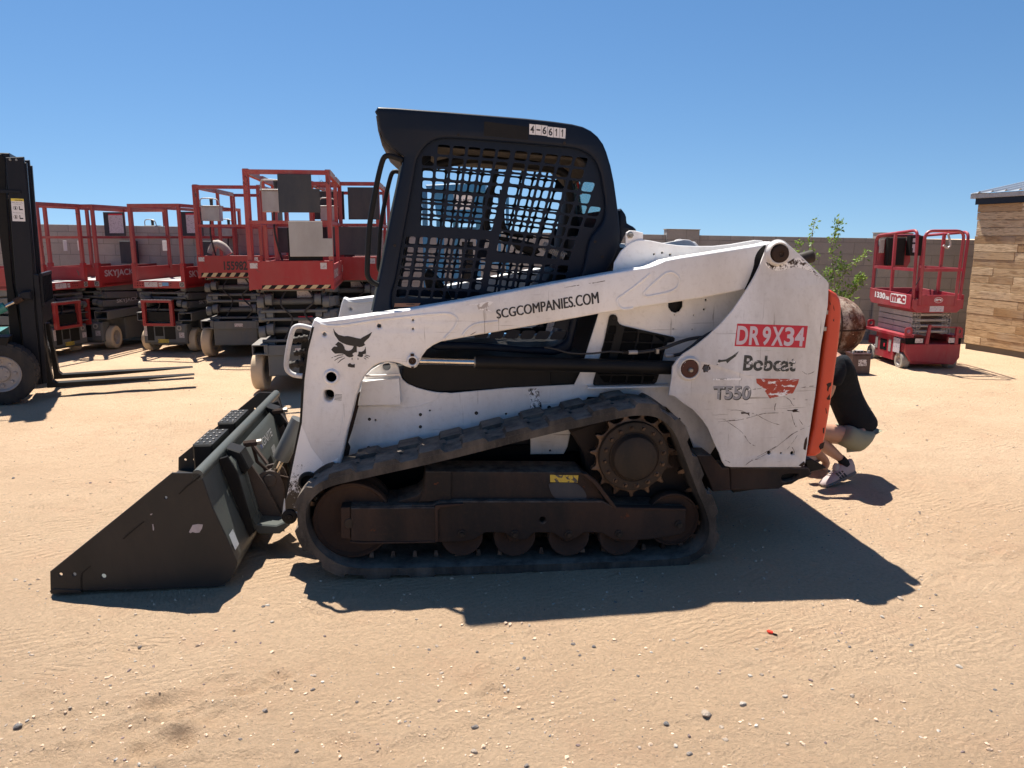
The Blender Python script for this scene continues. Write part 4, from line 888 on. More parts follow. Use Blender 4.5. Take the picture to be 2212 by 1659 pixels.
# ---- lift cylinder and hoses
(p1,) = P('FM', [(912, 487)], .25); (p2,) = P('FR', [(533, 940)], .25)
d = Vector((p2[0] - p1[0], 0, p2[1] - p1[1])); A0 = Vector((p1[0], .258, p1[1])); u = d.normalized()
(ps,) = P('FG', [(835, 527)], .258); t0 = (Vector((ps[0], 0, ps[1])) - Vector((p1[0], 0, p1[1]))).dot(u)
Cc = G().rod(A0 + u * t0, A0 + d, .033, 28).obj('lift_cylinder', M['black'], ld)
G().rod(A0, A0 + u * (t0 + .02), .0165, 20).obj('piston_rod', M['chrome'], Cc)
G().rod(A0 + u * (t0 - .006), A0 + u * (t0 + .004), .026, 24).obj('gland_ring', M['steel'], Cc)
def hose(crop, pts, y, r, mat='hose', name='hydraulic_hose', sm=4):
    q = smooth([(a, b) for a, b in P(crop, pts, y)], sm, False); return G().tube([(x, y, z) for x, z in q], r, 10).obj(name, M[mat], ld)
hose('FH', [(-450, 880), (-300, 905), (-150, 950), (0, 972), (200, 975), (330, 965), (500, 945), (620, 950), (710, 958)], .255, .0045, name='steel_line')
hose('FH', [(900, 958), (1050, 945), (1200, 920), (1350, 878), (1500, 820), (1650, 770), (1780, 745), (1900, 735)], .27, .0085)
hose('FH', [(1460, 1000), (1560, 978), (1650, 920), (1750, 850), (1850, 760), (1960, 690), (2100, 620)], .235, .0085)
for p in (((790, 958), (920, 955)), ((1330, 1005), (1460, 1000))):
    q = P('FH', p, .26); G().rod((q[0][0], .262, q[0][1]), (q[1][0], .262, q[1][1]), .0105, 14).obj('hose_fitting', M['alu'], ld)
q = P('FH', [(700, 958), (790, 958)], .26); G().rod((q[0][0], .262, q[0][1]), (q[1][0], .262, q[1][1]), .009, 6).obj('hose_fitting', M['black'], ld)
(q,) = P('FH', [(1215, 940)], .255); G().box(q[0] - .007, q[0] + .007, .245, .275, q[1] - .012, q[1] + .012, b=.002).obj('hose_clamp', M['steel'], ld)
# ---- front guard loop and couplers
q = smooth(P('FD', [(905, 1185), (850, 1170), (805, 1172), (780, 1200), (757, 1290), (740, 1400), (742, 1450), (765, 1480), (800, 1495), (845, 1500)], .215), 3, False)
G().tube([(x, .215, z) for x, z in q], .0115, 12).obj('guard_loop', M['whitedirty'], ld)
g = G()
for a_, b_, r_ in (((770, 1265), (885, 1245), .017), ((745, 1432), (875, 1405), .019), ((790, 1350), (880, 1335), .014)):
    q = P('FD', [a_, b_], .26); x0, x1 = Vector((q[0][0], .26, q[0][1])), Vector((q[1][0], .26, q[1][1]))
    g.rod(x0, x1, r_ * .75, 18)
    for k in range(3): g.rod(x0.lerp(x1, .15 + .3 * k), x0.lerp(x1, .27 + .3 * k), r_, 18 if k else 6)
g.obj('hydraulic_coupler', M['hub'], ld)
q = P('FD', [(845, 1170), (900, 1170), (870, 1520), (820, 1500)], .28); G().prism(q, .28, .32, b=.004).obj('coupler_plate', M['black'], ld)

# ---- rubber tracks
out_ = [(643, 1118), (646, 1094), (657, 1073), (673, 1056), (691, 1043), (714, 1034), (750, 1025), (845, 1004), (940, 983), (1025, 962), (1115, 939), (1197, 919), (1279, 900), (1325, 890), (1370, 882), (1415, 884), (1448, 900), (1470, 925), (1486, 960), (1503, 1005), (1522, 1055), (1540, 1100), (1548, 1135), (1543, 1168), (1524, 1195), (1495, 1213), (1450, 1222),
        (1340, 1228), (1200, 1233), (1050, 1238), (900, 1242), (780, 1243), (735, 1236), (695, 1215), (665, 1185), (648, 1150)]
in_ = [(679, 1113), (683, 1088), (694, 1066), (710, 1056), (732, 1052), (760, 1046), (800, 1038), (870, 1024), (965, 1002), (1065, 980), (1165, 959), (1262, 940), (1320, 930), (1368, 925), (1402, 929), (1425, 942), (1440, 962), (1453, 990), (1470, 1030), (1488, 1075), (1500, 1105), (1505, 1133), (1500, 1157), (1486, 1175), (1468, 1184), (1440, 1188),
       (1340, 1193), (1200, 1198), (1050, 1202), (900, 1205), (790, 1206), (758, 1202), (728, 1190), (702, 1168), (685, 1143)]
oc = smooth(P('F0', out_, 0), 6); ic = smooth(P('F0', in_, 0), 6)
def resample(p, n):
    q = [Vector(a) for a in p] + [Vector(p[0])]; ds = [0]
    for a_, b_ in zip(q[:-1], q[1:]): ds.append(ds[-1] + (b_ - a_).length)
    T_ = ds[-1]; out = []; k = 0
    for i in range(n):
        t = T_ * i / n
        while ds[k + 1] < t: k += 1
        out.append(q[k].lerp(q[k + 1], (t - ds[k]) / (ds[k + 1] - ds[k] + 1e-12)))
    return out, T_
NT = 20 * 12
OC, TL = resample(oc, NT); IC = []
icv = [Vector(a) for a in ic]
def nrm(i): t = (OC[(i + 1) % NT] - OC[i - 1]).normalized(); return Vector((t.y, -t.x))
cen = sum(OC, Vector((0, 0))) / NT
sg = 1 if (OC[0] - cen).dot(nrm(0)) > 0 else -1
NO = [nrm(i) * sg for i in range(NT)]
NLUG = max(10, round(TL / .195)); print('track length', TL, NLUG)
g = G(); TW = .32; TH = .034
sec = [(0, -TH), (0, -TH * .5), (-.0, 0), (0.012, .004), (TW - .012, .004), (TW, 0), (TW, -TH), (TW * .7, -TH - .004), (TW * .3, -TH - .004)]
v_ = []; f_ = []
for i in range(NT):
    for y, d in sec: q = OC[i] + NO[i] * d; v_.append((q.x, y, q.y))
ns = len(sec)
for i in range(NT):
    j = (i + 1) % NT
    for k in range(ns): f_.append((i * ns + k, j * ns + k, j * ns + (k + 1) % ns, i * ns + (k + 1) % ns))
g.add(v_, f_)
def at(s): s = (s % 1.0) * NT; i = int(s) % NT; j = (i + 1) % NT; t = s - int(s); return OC[i].lerp(OC[j], t), NO[i].lerp(NO[j], t).normalized()
def lug(s0, ln, y0, y1, h, sl0, sl1):
    v = []; f = []; n = 6
    for k in range(n + 1):
        t = k / n
        for y, e in ((y0, 0), (y0 + .004, h), ((y0 + y1) / 2, h * 1.04), (y1 - .010, h), (y1, 0)):
            a = s0 + (ln * t) * (1 if e == 0 else 1); sh = .0
            if e > 0: a = s0 + sl0 + (ln - sl0 - sl1) * t
            q, nn = at(a / TL); q = q + nn * (e if e > 0 else -.004); v.append((q.x, y, q.y))
    for k in range(n):
        for m_ in range(4): f.append((k * 5 + m_, (k + 1) * 5 + m_, (k + 1) * 5 + m_ + 1, k * 5 + m_ + 1))
    f.append((0, 1, 2, 3, 4)); f.append(tuple(n * 5 + m_ for m_ in (4, 3, 2, 1, 0)))
    g.add(v, f)
pitch = TL / NLUG
for k in range(NLUG):
    lug(k * pitch + .03, pitch * .66, .0, .140, .021, .016, .022)
    lug((k + .5) * pitch + .03, pitch * .66, TW - .140, TW - .002, .021, .016, .022)
    lug((k + .1) * pitch, pitch * .30, .11, .20, .012, .02, .02)
    lug((k + .6) * pitch, pitch * .30, .12, .21, .012, .02, .02)
g.cur = 1; NP = NLUG * 2
for k in range(NP):
    q, nn = at((k + .3) / NP); q = q - nn * (TH + .002); tt = Vector((nn.y, -nn.x))
    for yy in (.125,):
        v = []
        for dn, w_, l_ in ((0, .016, .011), (.016, .013, .009), (.030, .006, .006)):
            c_ = q - nn * dn
            for a_, b_ in ((-1, -1), (1, -1), (1, 1), (-1, 1)): e = c_ + tt * l_ * b_; v.append((e.x, yy + w_ * a_, e.y))
        g.add(v, [(0, 1, 5, 4), (1, 2, 6, 5), (2, 3, 7, 6), (3, 0, 4, 7), (4, 5, 9, 8), (5, 6, 10, 9), (6, 7, 11, 10), (7, 4, 8, 11), (8, 9, 10, 11)])
TR_ = g.obj('rubber_track', [M['rubber'], M['gold']], ld, ang=50)
# ---- undercarriage (near side), its own parts; the far side repeats it
uc = []
lf = P('F0', [(757, 1095), (933, 1091), (950, 1085), (1000, 1083), (1080, 1083), (1302, 1083), (1316, 1090), (1330, 1097), (1483, 1100), (1481, 1147), (1470, 1155), (1440, 1160), (1408, 1165), (1370, 1168), (1350, 1168), (1325, 1166), (1300, 1152), (1285, 1151), (1262, 1151), (1240, 1166), (1218, 1166), (1195, 1152), (1180, 1151), (1155, 1151), (1138, 1166), (1112, 1167), (1090, 1152), (1070, 1151), (1048, 1151), (1025, 1166), (1000, 1171), (945, 1172), (758, 1167)], .03)
fh = [hole('FS', (315, 1070), .014, .03, 18)]
F_ = G().prism(lf, .03, .26, holes=fh, b=.005).obj('track_frame', M['frame'], ld)
(q,) = P('FS', [(315, 1070)], .03); G().lathe([(.001, .10), (.0145, .10)], q[0], q[1], 18).obj('frame_bore', M['void'], F_)
ubx = P('F0', [(858, 1084), (902, 1071), (914, 1058), (919, 1019), (1256, 1021), (1285, 1045), (1312, 1090), (1300, 1095), (870, 1095)], .06)
G().prism(ubx, .065, .25, b=.008, seg=2).obj('upper_frame', M['frame'], F_)
q = P('F0', [(919, 1019), (975, 1019), (975, 1084), (905, 1084), (916, 1058)], .055); G().prism(q, .055, .068, b=.003).obj('guard_plate', M['frame'], F_)
q = P('FS', [(605, 728), (640, 728), (720, 790), (860, 975), (1375, 985), (1372, 1000), (850, 995), (790, 930), (690, 800)], .028); G().prism(q, .026, .07, b=.002).obj('rusty_rim', M['rust'], F_)
q = P('FT', [(560, 885), (1175, 878), (1195, 900), (1200, 1120), (1190, 1140), (562, 1128)], .028); G().prism(q, .018, .031, b=.004).obj('tensioner_cover', M['frame'], F_)
for pp in ([(1178, 870), (1200, 862), (1385, 852), (1390, 862), (1225, 882), (1200, 900), (1203, 1130), (1182, 1135)], [(555, 1128), (640, 1136), (1185, 1128), (1185, 1140), (640, 1150), (556, 1142)]):
    G().prism(P('FT', pp, .02), .012, .03, b=.002).obj('rusty_rim', M['rust'], F_)
q = P('FT', [(486, 885), (555, 882), (555, 1115), (488, 1110)], .024); (h_,) = P('FT', [(560, 1000)], .024)
G().prism(q, .022, .12, b=.003).obj('axle_block', M['rust'], F_)
G().lathe([(.001, .018), (.020, .018), (.024, .022)], h_[0] - .006, h_[1], 24).obj('axle_end', M['hub'], F_)
ww = smooth(P('FS', [(368, 800), (470, 795), (560, 800), (610, 840), (635, 880), (632, 915), (580, 925), (440, 922), (390, 890), (368, 840)], .06), 3)
G().prism(ww, .061, .066).obj('inspection_plate', M['darkboard'], F_)
G().prism(P('FS', [(370, 738), (580, 742), (572, 795), (372, 792)], .06), .0635, .065).obj('yellow_label', M['yellow'], F_)
g = G(); rc_ = [(998, 1158), (1112, 1159), (1229, 1159), (1338, 1158)]
for p in rc_:
    (q,) = P('F0', [p], .05)
    o = G().lathe([(.001, .075), (.030, .072), (.040, .085), (.082, .050), (.092, .048), (.096, .054), (.096, .10), (.080, .11), (.080, .17), (.096, .18), (.096, .22), (.001, .22)], q[0], q[1], 40).obj('track_roller', M['rust'], ld)
    (q2,) = P('F0', [(p[0], p[1] - 4)], .02)
    G().lathe([(.001, .010), (.010, .010), (.012, .013), (.012, .017)], q2[0], q2[1], 6).lathe([(.012, .019), (.018, .021), (.018, .031)], q2[0], q2[1], 20).obj('roller_bolt', M['hub'], o)
(q,) = P('FS', [(1322, 1105)], .02); G().lathe([(.001, .008), (.010, .008), (.012, .011), (.012, .018), (.018, .020), (.018, .031)], q[0], q[1], 20).obj('frame_bolt', M['hub'], F_)
def idler(crop, c_, rr):
    (q,) = P(crop, [c_], .07); s = rr / .178
    o = G().lathe([(.001, .105), (.05 * s, .100), (.155 * s, .085), (.168 * s, .072), (.176 * s, .074), (.178 * s, .080), (.178 * s, .12), (.150 * s, .13), (.150 * s, .19), (.178 * s, .20), (.178 * s, .24), (.001, .24)], q[0], q[1], 64).obj('idler_wheel', M['rust'], ld); return o
idler('FT', (572, 984), .176); idler('FS', (1275, 1068), .128)
# sprocket
(q,) = P('FS', [(985, 600)], .06); NS = 15; g = G(); pr = []
for i in range(NS):
    a = 2 * math.pi * i / NS + .1
    for da, r_ in ((-.155, .172), (-.075, .178), (-.040, .194), (-.018, .201), (.018, .201), (.040, .194), (.075, .178), (.155, .172)): pr.append((q[0] + r_ * math.cos(a + da), q[1] + r_ * math.sin(a + da)))
g.prism(pr, .075, .11, b=.005, seg=2)
SP = g.obj('drive_sprocket', M['gold'], ld)
G().lathe([(.0, .010), (.040, .010), (.055, .013), (.085, .016), (.098, .022), (.104, .036), (.108, .050), (.113, .054), (.118, .050), (.150, .048), (.160, .052), (.163, .060), (.163, .09)], q[0], q[1], 72).obj('hub', M['hub'], SP)
g = G()
for i in range(16):
    a = 2 * math.pi * (i + .3) / 16; bx_, bz_ = q[0] + .138 * math.cos(a), q[1] + .138 * math.sin(a)
    g.lathe([(.0, .037), (.0065, .037), (.0080, .040), (.0080, .049)], bx_, bz_, 6).lathe([(.008, .046), (.0115, .047), (.0115, .051)], bx_, bz_, 14)
g.obj('hub_bolts', M['gold'], SP)
g = G()
for a in (.75, 1.45, 2.35, 3.05, 3.9, 5.4): g.lathe([(.0, .020), (.007, .020), (.009, .026), (.009, .034)], q[0] + .088 * math.cos(a), q[1] + .088 * math.sin(a), 10)
g.obj('hub_plugs', M['hub'], SP)
hc = P('F0', [(1230, 930), (1300, 905), (1440, 900), (1470, 980), (1500, 1060), (1490, 1090), (1320, 1085), (1270, 1030), (1262, 980)], .2)
G().prism(hc, .19, .34, b=.01).obj('drive_housing', paint('greasy_housing', (.022, .015, .012), dirt=(.06, .03, .02), rough=.8), ld)
for o in [c for c in kids(ld) if c.name.split('.')[0] in ('rubber_track', 'track_frame', 'idler_wheel', 'track_roller', 'drive_sprocket')]:
    copy_part(o, dy=2 * CY - TW)
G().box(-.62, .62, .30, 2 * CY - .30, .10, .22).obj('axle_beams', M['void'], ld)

# ---- cab
CY0 = .43; CY1 = 2 * CY - CY0
side = P('FC', [(205, 86), (330, 92), (470, 103), (700, 120), (1000, 145), (1300, 170), (1500, 192), (1640, 212), (1720, 232), (1780, 262), (1830, 305), (1870, 360), (1895, 420), (1925, 520), (1950, 640), (1970, 780), (1985, 900), (1995, 1000), (1995, 1100), (1960, 1200)], CY0) + \
       P('FG', [(1975, 90), (1940, 240), (1895, 430), (1700, 480), (850, 420), (400, 420)], CY0) + \
       P('FC', [(140, 1720), (165, 1590), (235, 1240), (300, 900), (352, 660), (385, 500), (395, 455), (360, 428), (300, 385), (240, 318), (212, 240), (198, 150), (182, 120)], CY0)
win = smooth(P('FC', [(478, 560), (490, 490), (530, 410), (590, 350), (660, 322), (760, 318), (950, 330), (1200, 350), (1450, 372), (1640, 390), (1730, 418), (1800, 470), (1845, 560), (1868, 680), (1885, 800), (1880, 890), (1845, 965), (1790, 1030), (1760, 1100), (1735, 1230), (1700, 1360)], CY0) +
             P('FG', [(1885, 130), (1865, 250), (1830, 315), (1760, 365), (1650, 385), (1400, 385), (1000, 350), (700, 335), (420, 330), (150, 250)], CY0) + P('FC', [(305, 1560), (340, 1350), (400, 1000), (445, 750)], CY0), 2)
CS = G().prism(side, CY0, CY0 + .055, holes=[win], b=.014, seg=3).obj('cab_side', M['cab'], ld)
inr = inset(ccw(win), .012)
scr_out = inset(ccw(win), -.012)
kp = inside(inset(ccw(win), .006))
SYc = CY0 + .030
hol = cells('FC', (410, 335), (1200, 400), (1052, 1010), (412, 960), 7, 7, .095, SYc, kp)
hol += cells('FC', (1212, 400), (1990, 480), (1712, 1240), (1068, 1165), 7, 9, .095, SYc, kp)
hol += cells('FC', (405, 1034), (1040, 1060), (955, 1520), (325, 1500), 7, 6, .10, SYc, kp)
hol += cells('FC', (1040, 1225), (1720, 1255), (1640, 1610), (985, 1520), 7, 5, .10, SYc, kp)
hol += cells('FG', (840, 175), (1860, 205), (1800, 310), (800, 290), 6, 1, .07, SYc, kp)
hol += cells('FG', (150, 60), (1890, 60), (1870, 165), (130, 165), 11, 1, .08, SYc, kp)
# drop cells that overlap an earlier one
keep = []
for h_ in hol:
    cx_ = sum(p[0] for p in h_) / len(h_); cz_ = sum(p[1] for p in h_) / len(h_)
    if all((cx_ - a) ** 2 + (cz_ - c) ** 2 > .030 ** 2 for a, c, _ in keep): keep.append((cx_, cz_, h_))
SCN = G().prism(scr_out, SYc, SYc + .005, holes=[k[2] for k in keep], b=0).obj('window_screen', M['cab'], CS)
far_side = copy_part(CS, dy=2 * CY - 2 * CY0 - .055)
for p in ((800, 294), (1582, 354), (1808, 1082), (1860, 1193), (330, 1110)):
    (q,) = P('FC', [p], CY0); G().lathe([(.001, CY0 - .001), (.003, CY0 - .001), (.0035, CY0 - .003), (.006, CY0 - .003), (.0065, CY0)], q[0], q[1], 14).obj('rivet', M['hub'], CS)
# sticker row 4-6611
qd = P('FC', [(1322, 214), (1592, 246), (1588, 320), (1320, 290)], CY0)
a4 = [Vector(q) for q in qd]
for i, ch in enumerate('4-6611'):
    u0, u1 = i / 6 + .004, (i + 1) / 6 - .004; jz = random.uniform(-.002, .002)
    B2 = lambda u, v: tuple(a4[0].lerp(a4[1], u).lerp(a4[3].lerp(a4[2], u), v) + Vector((0, jz)))
    st = G().prism([B2(u0, 0), B2(u1, 0), B2(u1, 1), B2(u0, 1)], CY0 - .0012, CY0).obj('number_sticker', M['whiteclean'], CS)
    m_ = (u1 - u0) * .17; vv = (.44, .58) if ch == '-' else (.12, .86)
    if ch == '1': m_ *= 2.1
    if ch == '1':
        dg = [(.38, 1), (.38, .22), (.12, .40), (.12, .26), (.42, .0), (.62, .0), (.62, 1)]; G().prism([B2(u0 + (u1 - u0) * (.18 + .6 * a_), .12 + .74 * c_) for a_, c_ in dg], CY0 - .0018, CY0 - .001).obj('digit', M['inkplain'], st); continue
    text('digit', ch, [B2(u0 + m_, vv[0]), B2(u1 - m_, vv[0]), B2(u1 - m_, vv[1]), B2(u0 + m_, vv[1])], CY0 - .0018, M['inkplain'], st, bold=.02)
q = P('FC', [(990, 195), (1318, 235), (1312, 332), (985, 300)], CY0); G().prism(q, CY0 - .0010, CY0).obj('dark_patch', M['black'], CS)
# roof, rear wall, front frame
rf = P('FC', [(205, 90), (470, 105), (1000, 148), (1500, 194), (1700, 232), (1790, 275), (1850, 345), (1885, 430), (1850, 440), (1780, 380), (1650, 345), (1200, 320), (650, 290), (420, 330), (300, 340)], CY0)
RO = G().prism(rf, CY0 + .02, CY1 - .02, b=.012, seg=2).obj('roof', M['cab'], ld)
vs_ = P('FC', [(205, 150), (235, 300), (300, 345), (360, 425), (360, 470), (300, 430), (235, 370), (205, 260), (190, 150)], CY0 + .02)
G().prism(vs_, CY0 + .03, CY1 - .03, b=.006).obj('visor', paint('brown_liner', (.06, .05, .043), rough=.8), RO)
lin = P('FC', [(600, 400), (1250, 440), (1650, 480), (1760, 540), (1740, 620), (1620, 500), (1200, 470), (650, 430)], CY0 + .2)
LIN = paint('headliner', (.05, .042, .035), rough=.9)
G().prism(lin, CY0 + .06, CY1 - .06, b=.01).obj('headliner', LIN, RO)
for yy in (.62, 1.10):
    q = smooth(P('FC', [(640, 520), (900, 470), (1200, 500), (1550, 560), (1620, 700), (1640, 900)], yy), 4, False); G().tube([(x, yy, z) for x, z in q], .022, 12).obj('roll_tube', M['black'], RO)
# rear wall frame with tinted glass
rw0 = P('FC', [(1868, 400), (1985, 1000), (1985, 1190)], CY0)
xr, zt_, zb_ = rw0[1][0], rw0[0][1], rw0[2][1]
def slab(name, mat, y0, y1, za, zb, xo=0, th=.025, parent=None):
    sh = lambda z: rw0[0][0] + (rw0[1][0] - rw0[0][0]) * (z - zt_) / (rw0[1][1] - zt_) + xo
    v = [(sh(z) + dx, y, z) for z in (za, zb) for y in (y0, y1) for dx in (-th, 0)]
    return G().add(v, [(0, 2, 3, 1), (4, 5, 7, 6), (0, 1, 5, 4), (2, 6, 7, 3), (0, 4, 6, 2), (1, 3, 7, 5)]).obj(name, mat, parent or ld)
RW = slab('rear_frame', M['cab'], CY0 + .05, CY1 - .05, zb_, zb_ + .22)
slab('rear_pillar', M['cab'], CY0 + .05, CY0 + .10, zb_ + .22, zt_, parent=RW); slab('rear_pillar', M['cab'], CY1 - .10, CY1 - .05, zb_ + .22, zt_, parent=RW)
slab('rear_glass', M['glass'], CY0 + .10, CY1 - .10, zb_ + .22, zt_ - .02, -.008, .005, parent=RW)
(q,) = P('FC', [(1720, 640)], .95)
G().tube([(rw0[0][0] - .02, 1.02, q[1] + .05), (rw0[0][0] + .0, 1.03, q[1] - .01), (rw0[0][0] + .01, 1.0, q[1] - .06)], .008, 8).obj('red_pull_strap', plain('red_strap', (.45, .03, .02), .5), RW)
# cab rear cowl and bracket
q = smooth(P('FC', [(1985, 850), (2020, 860), (2040, 900), (2045, 945), (2090, 970), (2115, 1000), (2060, 1000), (2020, 1050), (1990, 1100)], CY0 + .05), 2); G().prism(q, CY0 + .05, CY0 + .3, b=.01, seg=2).obj('rear_cowl', M['cab'], ld)
q = P('FC', [(2035, 1015), (2060, 998), (2100, 1000), (2160, 1015), (2158, 1110), (2030, 1130)], .36); BK = G().prism(q, .355, .367, b=.003).obj('tilt_bracket', M['white'], ld)
(q,) = P('FC', [(2065, 1033)], .355); G().lathe([(.001, .338), (.009, .338), (.011, .342), (.011, .349), (.017, .350), (.017, .355)], q[0], q[1], 6).obj('bolt', M['steel'], BK)
# grab handles
hp = P('FC', [(388, 482), (340, 462), (285, 448), (255, 458), (235, 500), (205, 620), (170, 800), (145, 960), (135, 1100), (128, 1250), (128, 1320), (145, 1360), (175, 1385), (210, 1400)], CY0 + .01)
hd = G().tube([(x, CY0 + .01, z) for x, z in smooth(hp, 3, False)], .0125, 12).obj('grab_handle', M['black'], ld)
copy_part(hd, dy=CY1 - CY0 - .02)
# front door frame light edge
e = P('FC', [(165, 1590), (235, 1240), (300, 900), (352, 660), (378, 520)], CY0)
g = G()
for a_, b_ in zip(e[:-1], e[1:]): g.prism([(a_[0] - .008, a_[1]), (a_[0] + .012, a_[1]), (b_[0] + .012, b_[1]), (b_[0] - .008, b_[1])], CY0 + .02, CY0 + .09)
FF = g.obj('door_pillar', paint('grey_green_paint', (.10, .125, .12), rough=.4), ld)
copy_part(FF, dy=CY1 - CY0 - .11)
# interior: seat, restraint bar, joysticks, spring
seat = P('FC', [(1480, 1290), (1560, 1280), (1620, 1300), (1640, 1400), (1600, 1600), (1150, 1640), (1160, 1500), (1380, 1470), (1420, 1400)], .7)
ST = G().prism(seat, .66, 1.08, b=.03, seg=3).obj('seat', M['black'], ld)
sb = P('FC', [(1500, 1300), (1560, 1000), (1600, 700), (1660, 700), (1680, 1000), (1660, 1300)], .8)
G().prism(sb, .76, .98, b=.03, seg=3).obj('seat_back', M['black'], ST)
q = smooth(P('FC', [(1075, 640), (1010, 740), (1000, 900), (1020, 1000)], .55), 3, False); G().tube([(x, .55, z) for x, z in q], .016, 10).obj('restraint_bar', M['black'], ld)
q = smooth(P('FC', [(1125, 700), (1118, 850), (1130, 970), (1180, 1020), (1350, 1040)], .62), 3, False); G().tube([(x, .62, z) for x, z in q], .014, 10).obj('restraint_bar', M['black'], ld)
q = P('FC', [(1090, 1040), (1220, 1060), (1350, 1090), (1400, 1160), (1340, 1190), (1230, 1140), (1200, 1100), (1090, 1065)], .55); G().prism(q, .52, .62, b=.012, seg=2).obj('armrest', M['black'], ld)
q = P('FC', [(1425, 1110), (1585, 1190)], .50); a_, b_ = Vector((q[0][0], .5, q[0][1])), Vector((q[1][0], .5, q[1][1])); d = b_ - a_; u = d.normalized(); w = Vector((0, 1, 0)); v2 = u.cross(w)
G().tube([a_ + d * (i / 120) + (w * math.cos(i * .70) + v2 * math.sin(i * .70)) * .018 for i in range(121)], .0035, 6).obj('coil_spring', M['lightgrey'], ld)
q = smooth(P('FC', [(560, 1310), (600, 1330), (660, 1400), (720, 1500), (760, 1620)], .58), 3, False); G().tube([(x, .58, z) for x, z in q], [.024 - .0007 * i for i in range(len(q))], 12).obj('joystick', M['black'], ld)
q = P('FC', [(545, 1310), (590, 1300), (630, 1340), (640, 1430), (600, 1450), (560, 1420)], .6); G().prism(smooth(q, 2), .56, .62, b=.012, seg=2).obj('joystick_grip', M['black'], ld)
q = P('FC', [(1650, 1040), (1720, 1040), (1710, 1200), (1640, 1200)], .6); G().prism(q, .5, 1.2, b=.01).obj('rear_console', M['black'], ld)
q = P('FC', [(330, 1535), (520, 1535), (500, 1562), (325, 1562)], .46); WS = G().prism(q, .458, .462).obj('warning_sticker', M['orangeprint'], ld)
text('sticker_text', 'WARNING', P('FC', [(415, 1538), (480, 1538), (475, 1550), (412, 1550)], .46), .4572, M['inkplain'], WS)
q = P('FC', [(330, 1560), (1100, 1600), (1100, 1700), (150, 1750)], .5); G().prism(q, .49, CY1 - .06).obj('cab_floor', M['black'], ld)

# ---- bucket
BKT_out = [(92, 1528), (290, 1513), (700, 1503), (1190, 1490), (1240, 1473), (1275, 1445), (1305, 1400), (1326, 1340), (1310, 1290), (1250, 1150), (1160, 960), (1105, 800), (1083, 740)]
sp_out = [(82, 1388), (300, 1212), (600, 970), (890, 733), (1070, 733), (1083, 748), (1105, 800), (1130, 880), (1160, 960), (1205, 1055), (1250, 1150), (1282, 1225), (1310, 1290), (1326, 1335), (1316, 1375), (1300, 1408), (1268, 1448), (1238, 1472), (1192, 1492), (900, 1502), (290, 1515), (90, 1530), (84, 1500)]
BW_ = 1.74
bh_ = [hole('FB', (851, 897), .006, 0, 12), hole('FB', (153, 1407), .0075, 0, 14), hole('FB', (244, 1406), .0075, 0, 14), hole('FB', (438, 1418), .010, 0, 16)]
BU = G().prism(P('FB', sp_out, 0), 0, .012, holes=bh_, b=.0025).obj('bucket', M['bucket'], ld)
fs = copy_part(BU, dy=BW_ - .012, parent=BU); fs.name = 'far_side_plate'
bo_ = smooth(P('FB', BKT_out, .012), 2, False); bi = []
for i, q in enumerate(bo_):
    a_, b_ = Vector(bo_[max(0, i - 1)]), Vector(bo_[min(len(bo_) - 1, i + 1)]); t = (b_ - a_).normalized(); bi.append((q[0] - t.y * .010, q[1] + t.x * .010))
G().prism(bo_ + bi[::-1], .0125, BW_ - .0125).obj('bucket_shell', M['bucketskylit'], BU)
q = P('FB', [(82, 1515), (92, 1535), (290, 1528), (290, 1505), (110, 1500)], .0); G().prism(q, -.004, BW_ + .004, b=.002).obj('cutting_edge', M['bucket'], BU)
for pp in ([(288, 1510), (285, 1430), (292, 1395), (350, 1348), (356, 1352), (300, 1400), (295, 1430), (298, 1512)], [(565, 1168), (600, 1135), (705, 1052), (708, 1058), (610, 1140), (578, 1172)], [(935, 872), (985, 820), (1075, 752), (1083, 748), (1082, 760), (1000, 822), (945, 874)]):
    G().prism(P('FB', pp, 0), -.0025, .0005).obj('weld_line', M['black'], BU)
for pp in ([(1005, 1125), (1030, 1078), (1065, 1072), (1098, 1075), (1092, 1100), (1075, 1128), (1050, 1130), (1030, 1125), (1015, 1132)], [(748, 1005), (765, 1002), (758, 1012), (750, 1013)], [(762, 1073), (768, 1072), (774, 1100), (772, 1115), (766, 1113)]):
    G().prism(P('FB', pp, 0), -.0008, .0005).obj('paint_scrape', plain('scrape', (.42, .37, .38), .6), BU)
(c1,) = P('FB', [(1062, 722)], .02)
TB = G().rod((c1[0] + .004, .0, c1[1] - .012), (c1[0] + .004, BW_, c1[1] - .012), .024, 24).obj('top_beam', M['bucketskylit'], BU)
cx_, cz_ = c1[0] + .004, c1[1] - .012
for y0, y1 in ((.37, .68), (.81, 1.13)):
    g = G().box(cx_ - .125, cx_ - .035, y0, y1, cz_ - .10, cz_ + .035, b=.008); g.cur = 1
    for i in range(5):
        for j in range(3): g.box(cx_ - .114 + j * .028, cx_ - .105 + j * .028, y0 + .03 + i * .058, y0 + .046 + i * .058, cz_ + .035, cz_ + .041, b=.002)
    g.obj('step', [M['black'], M['steel']], BU)
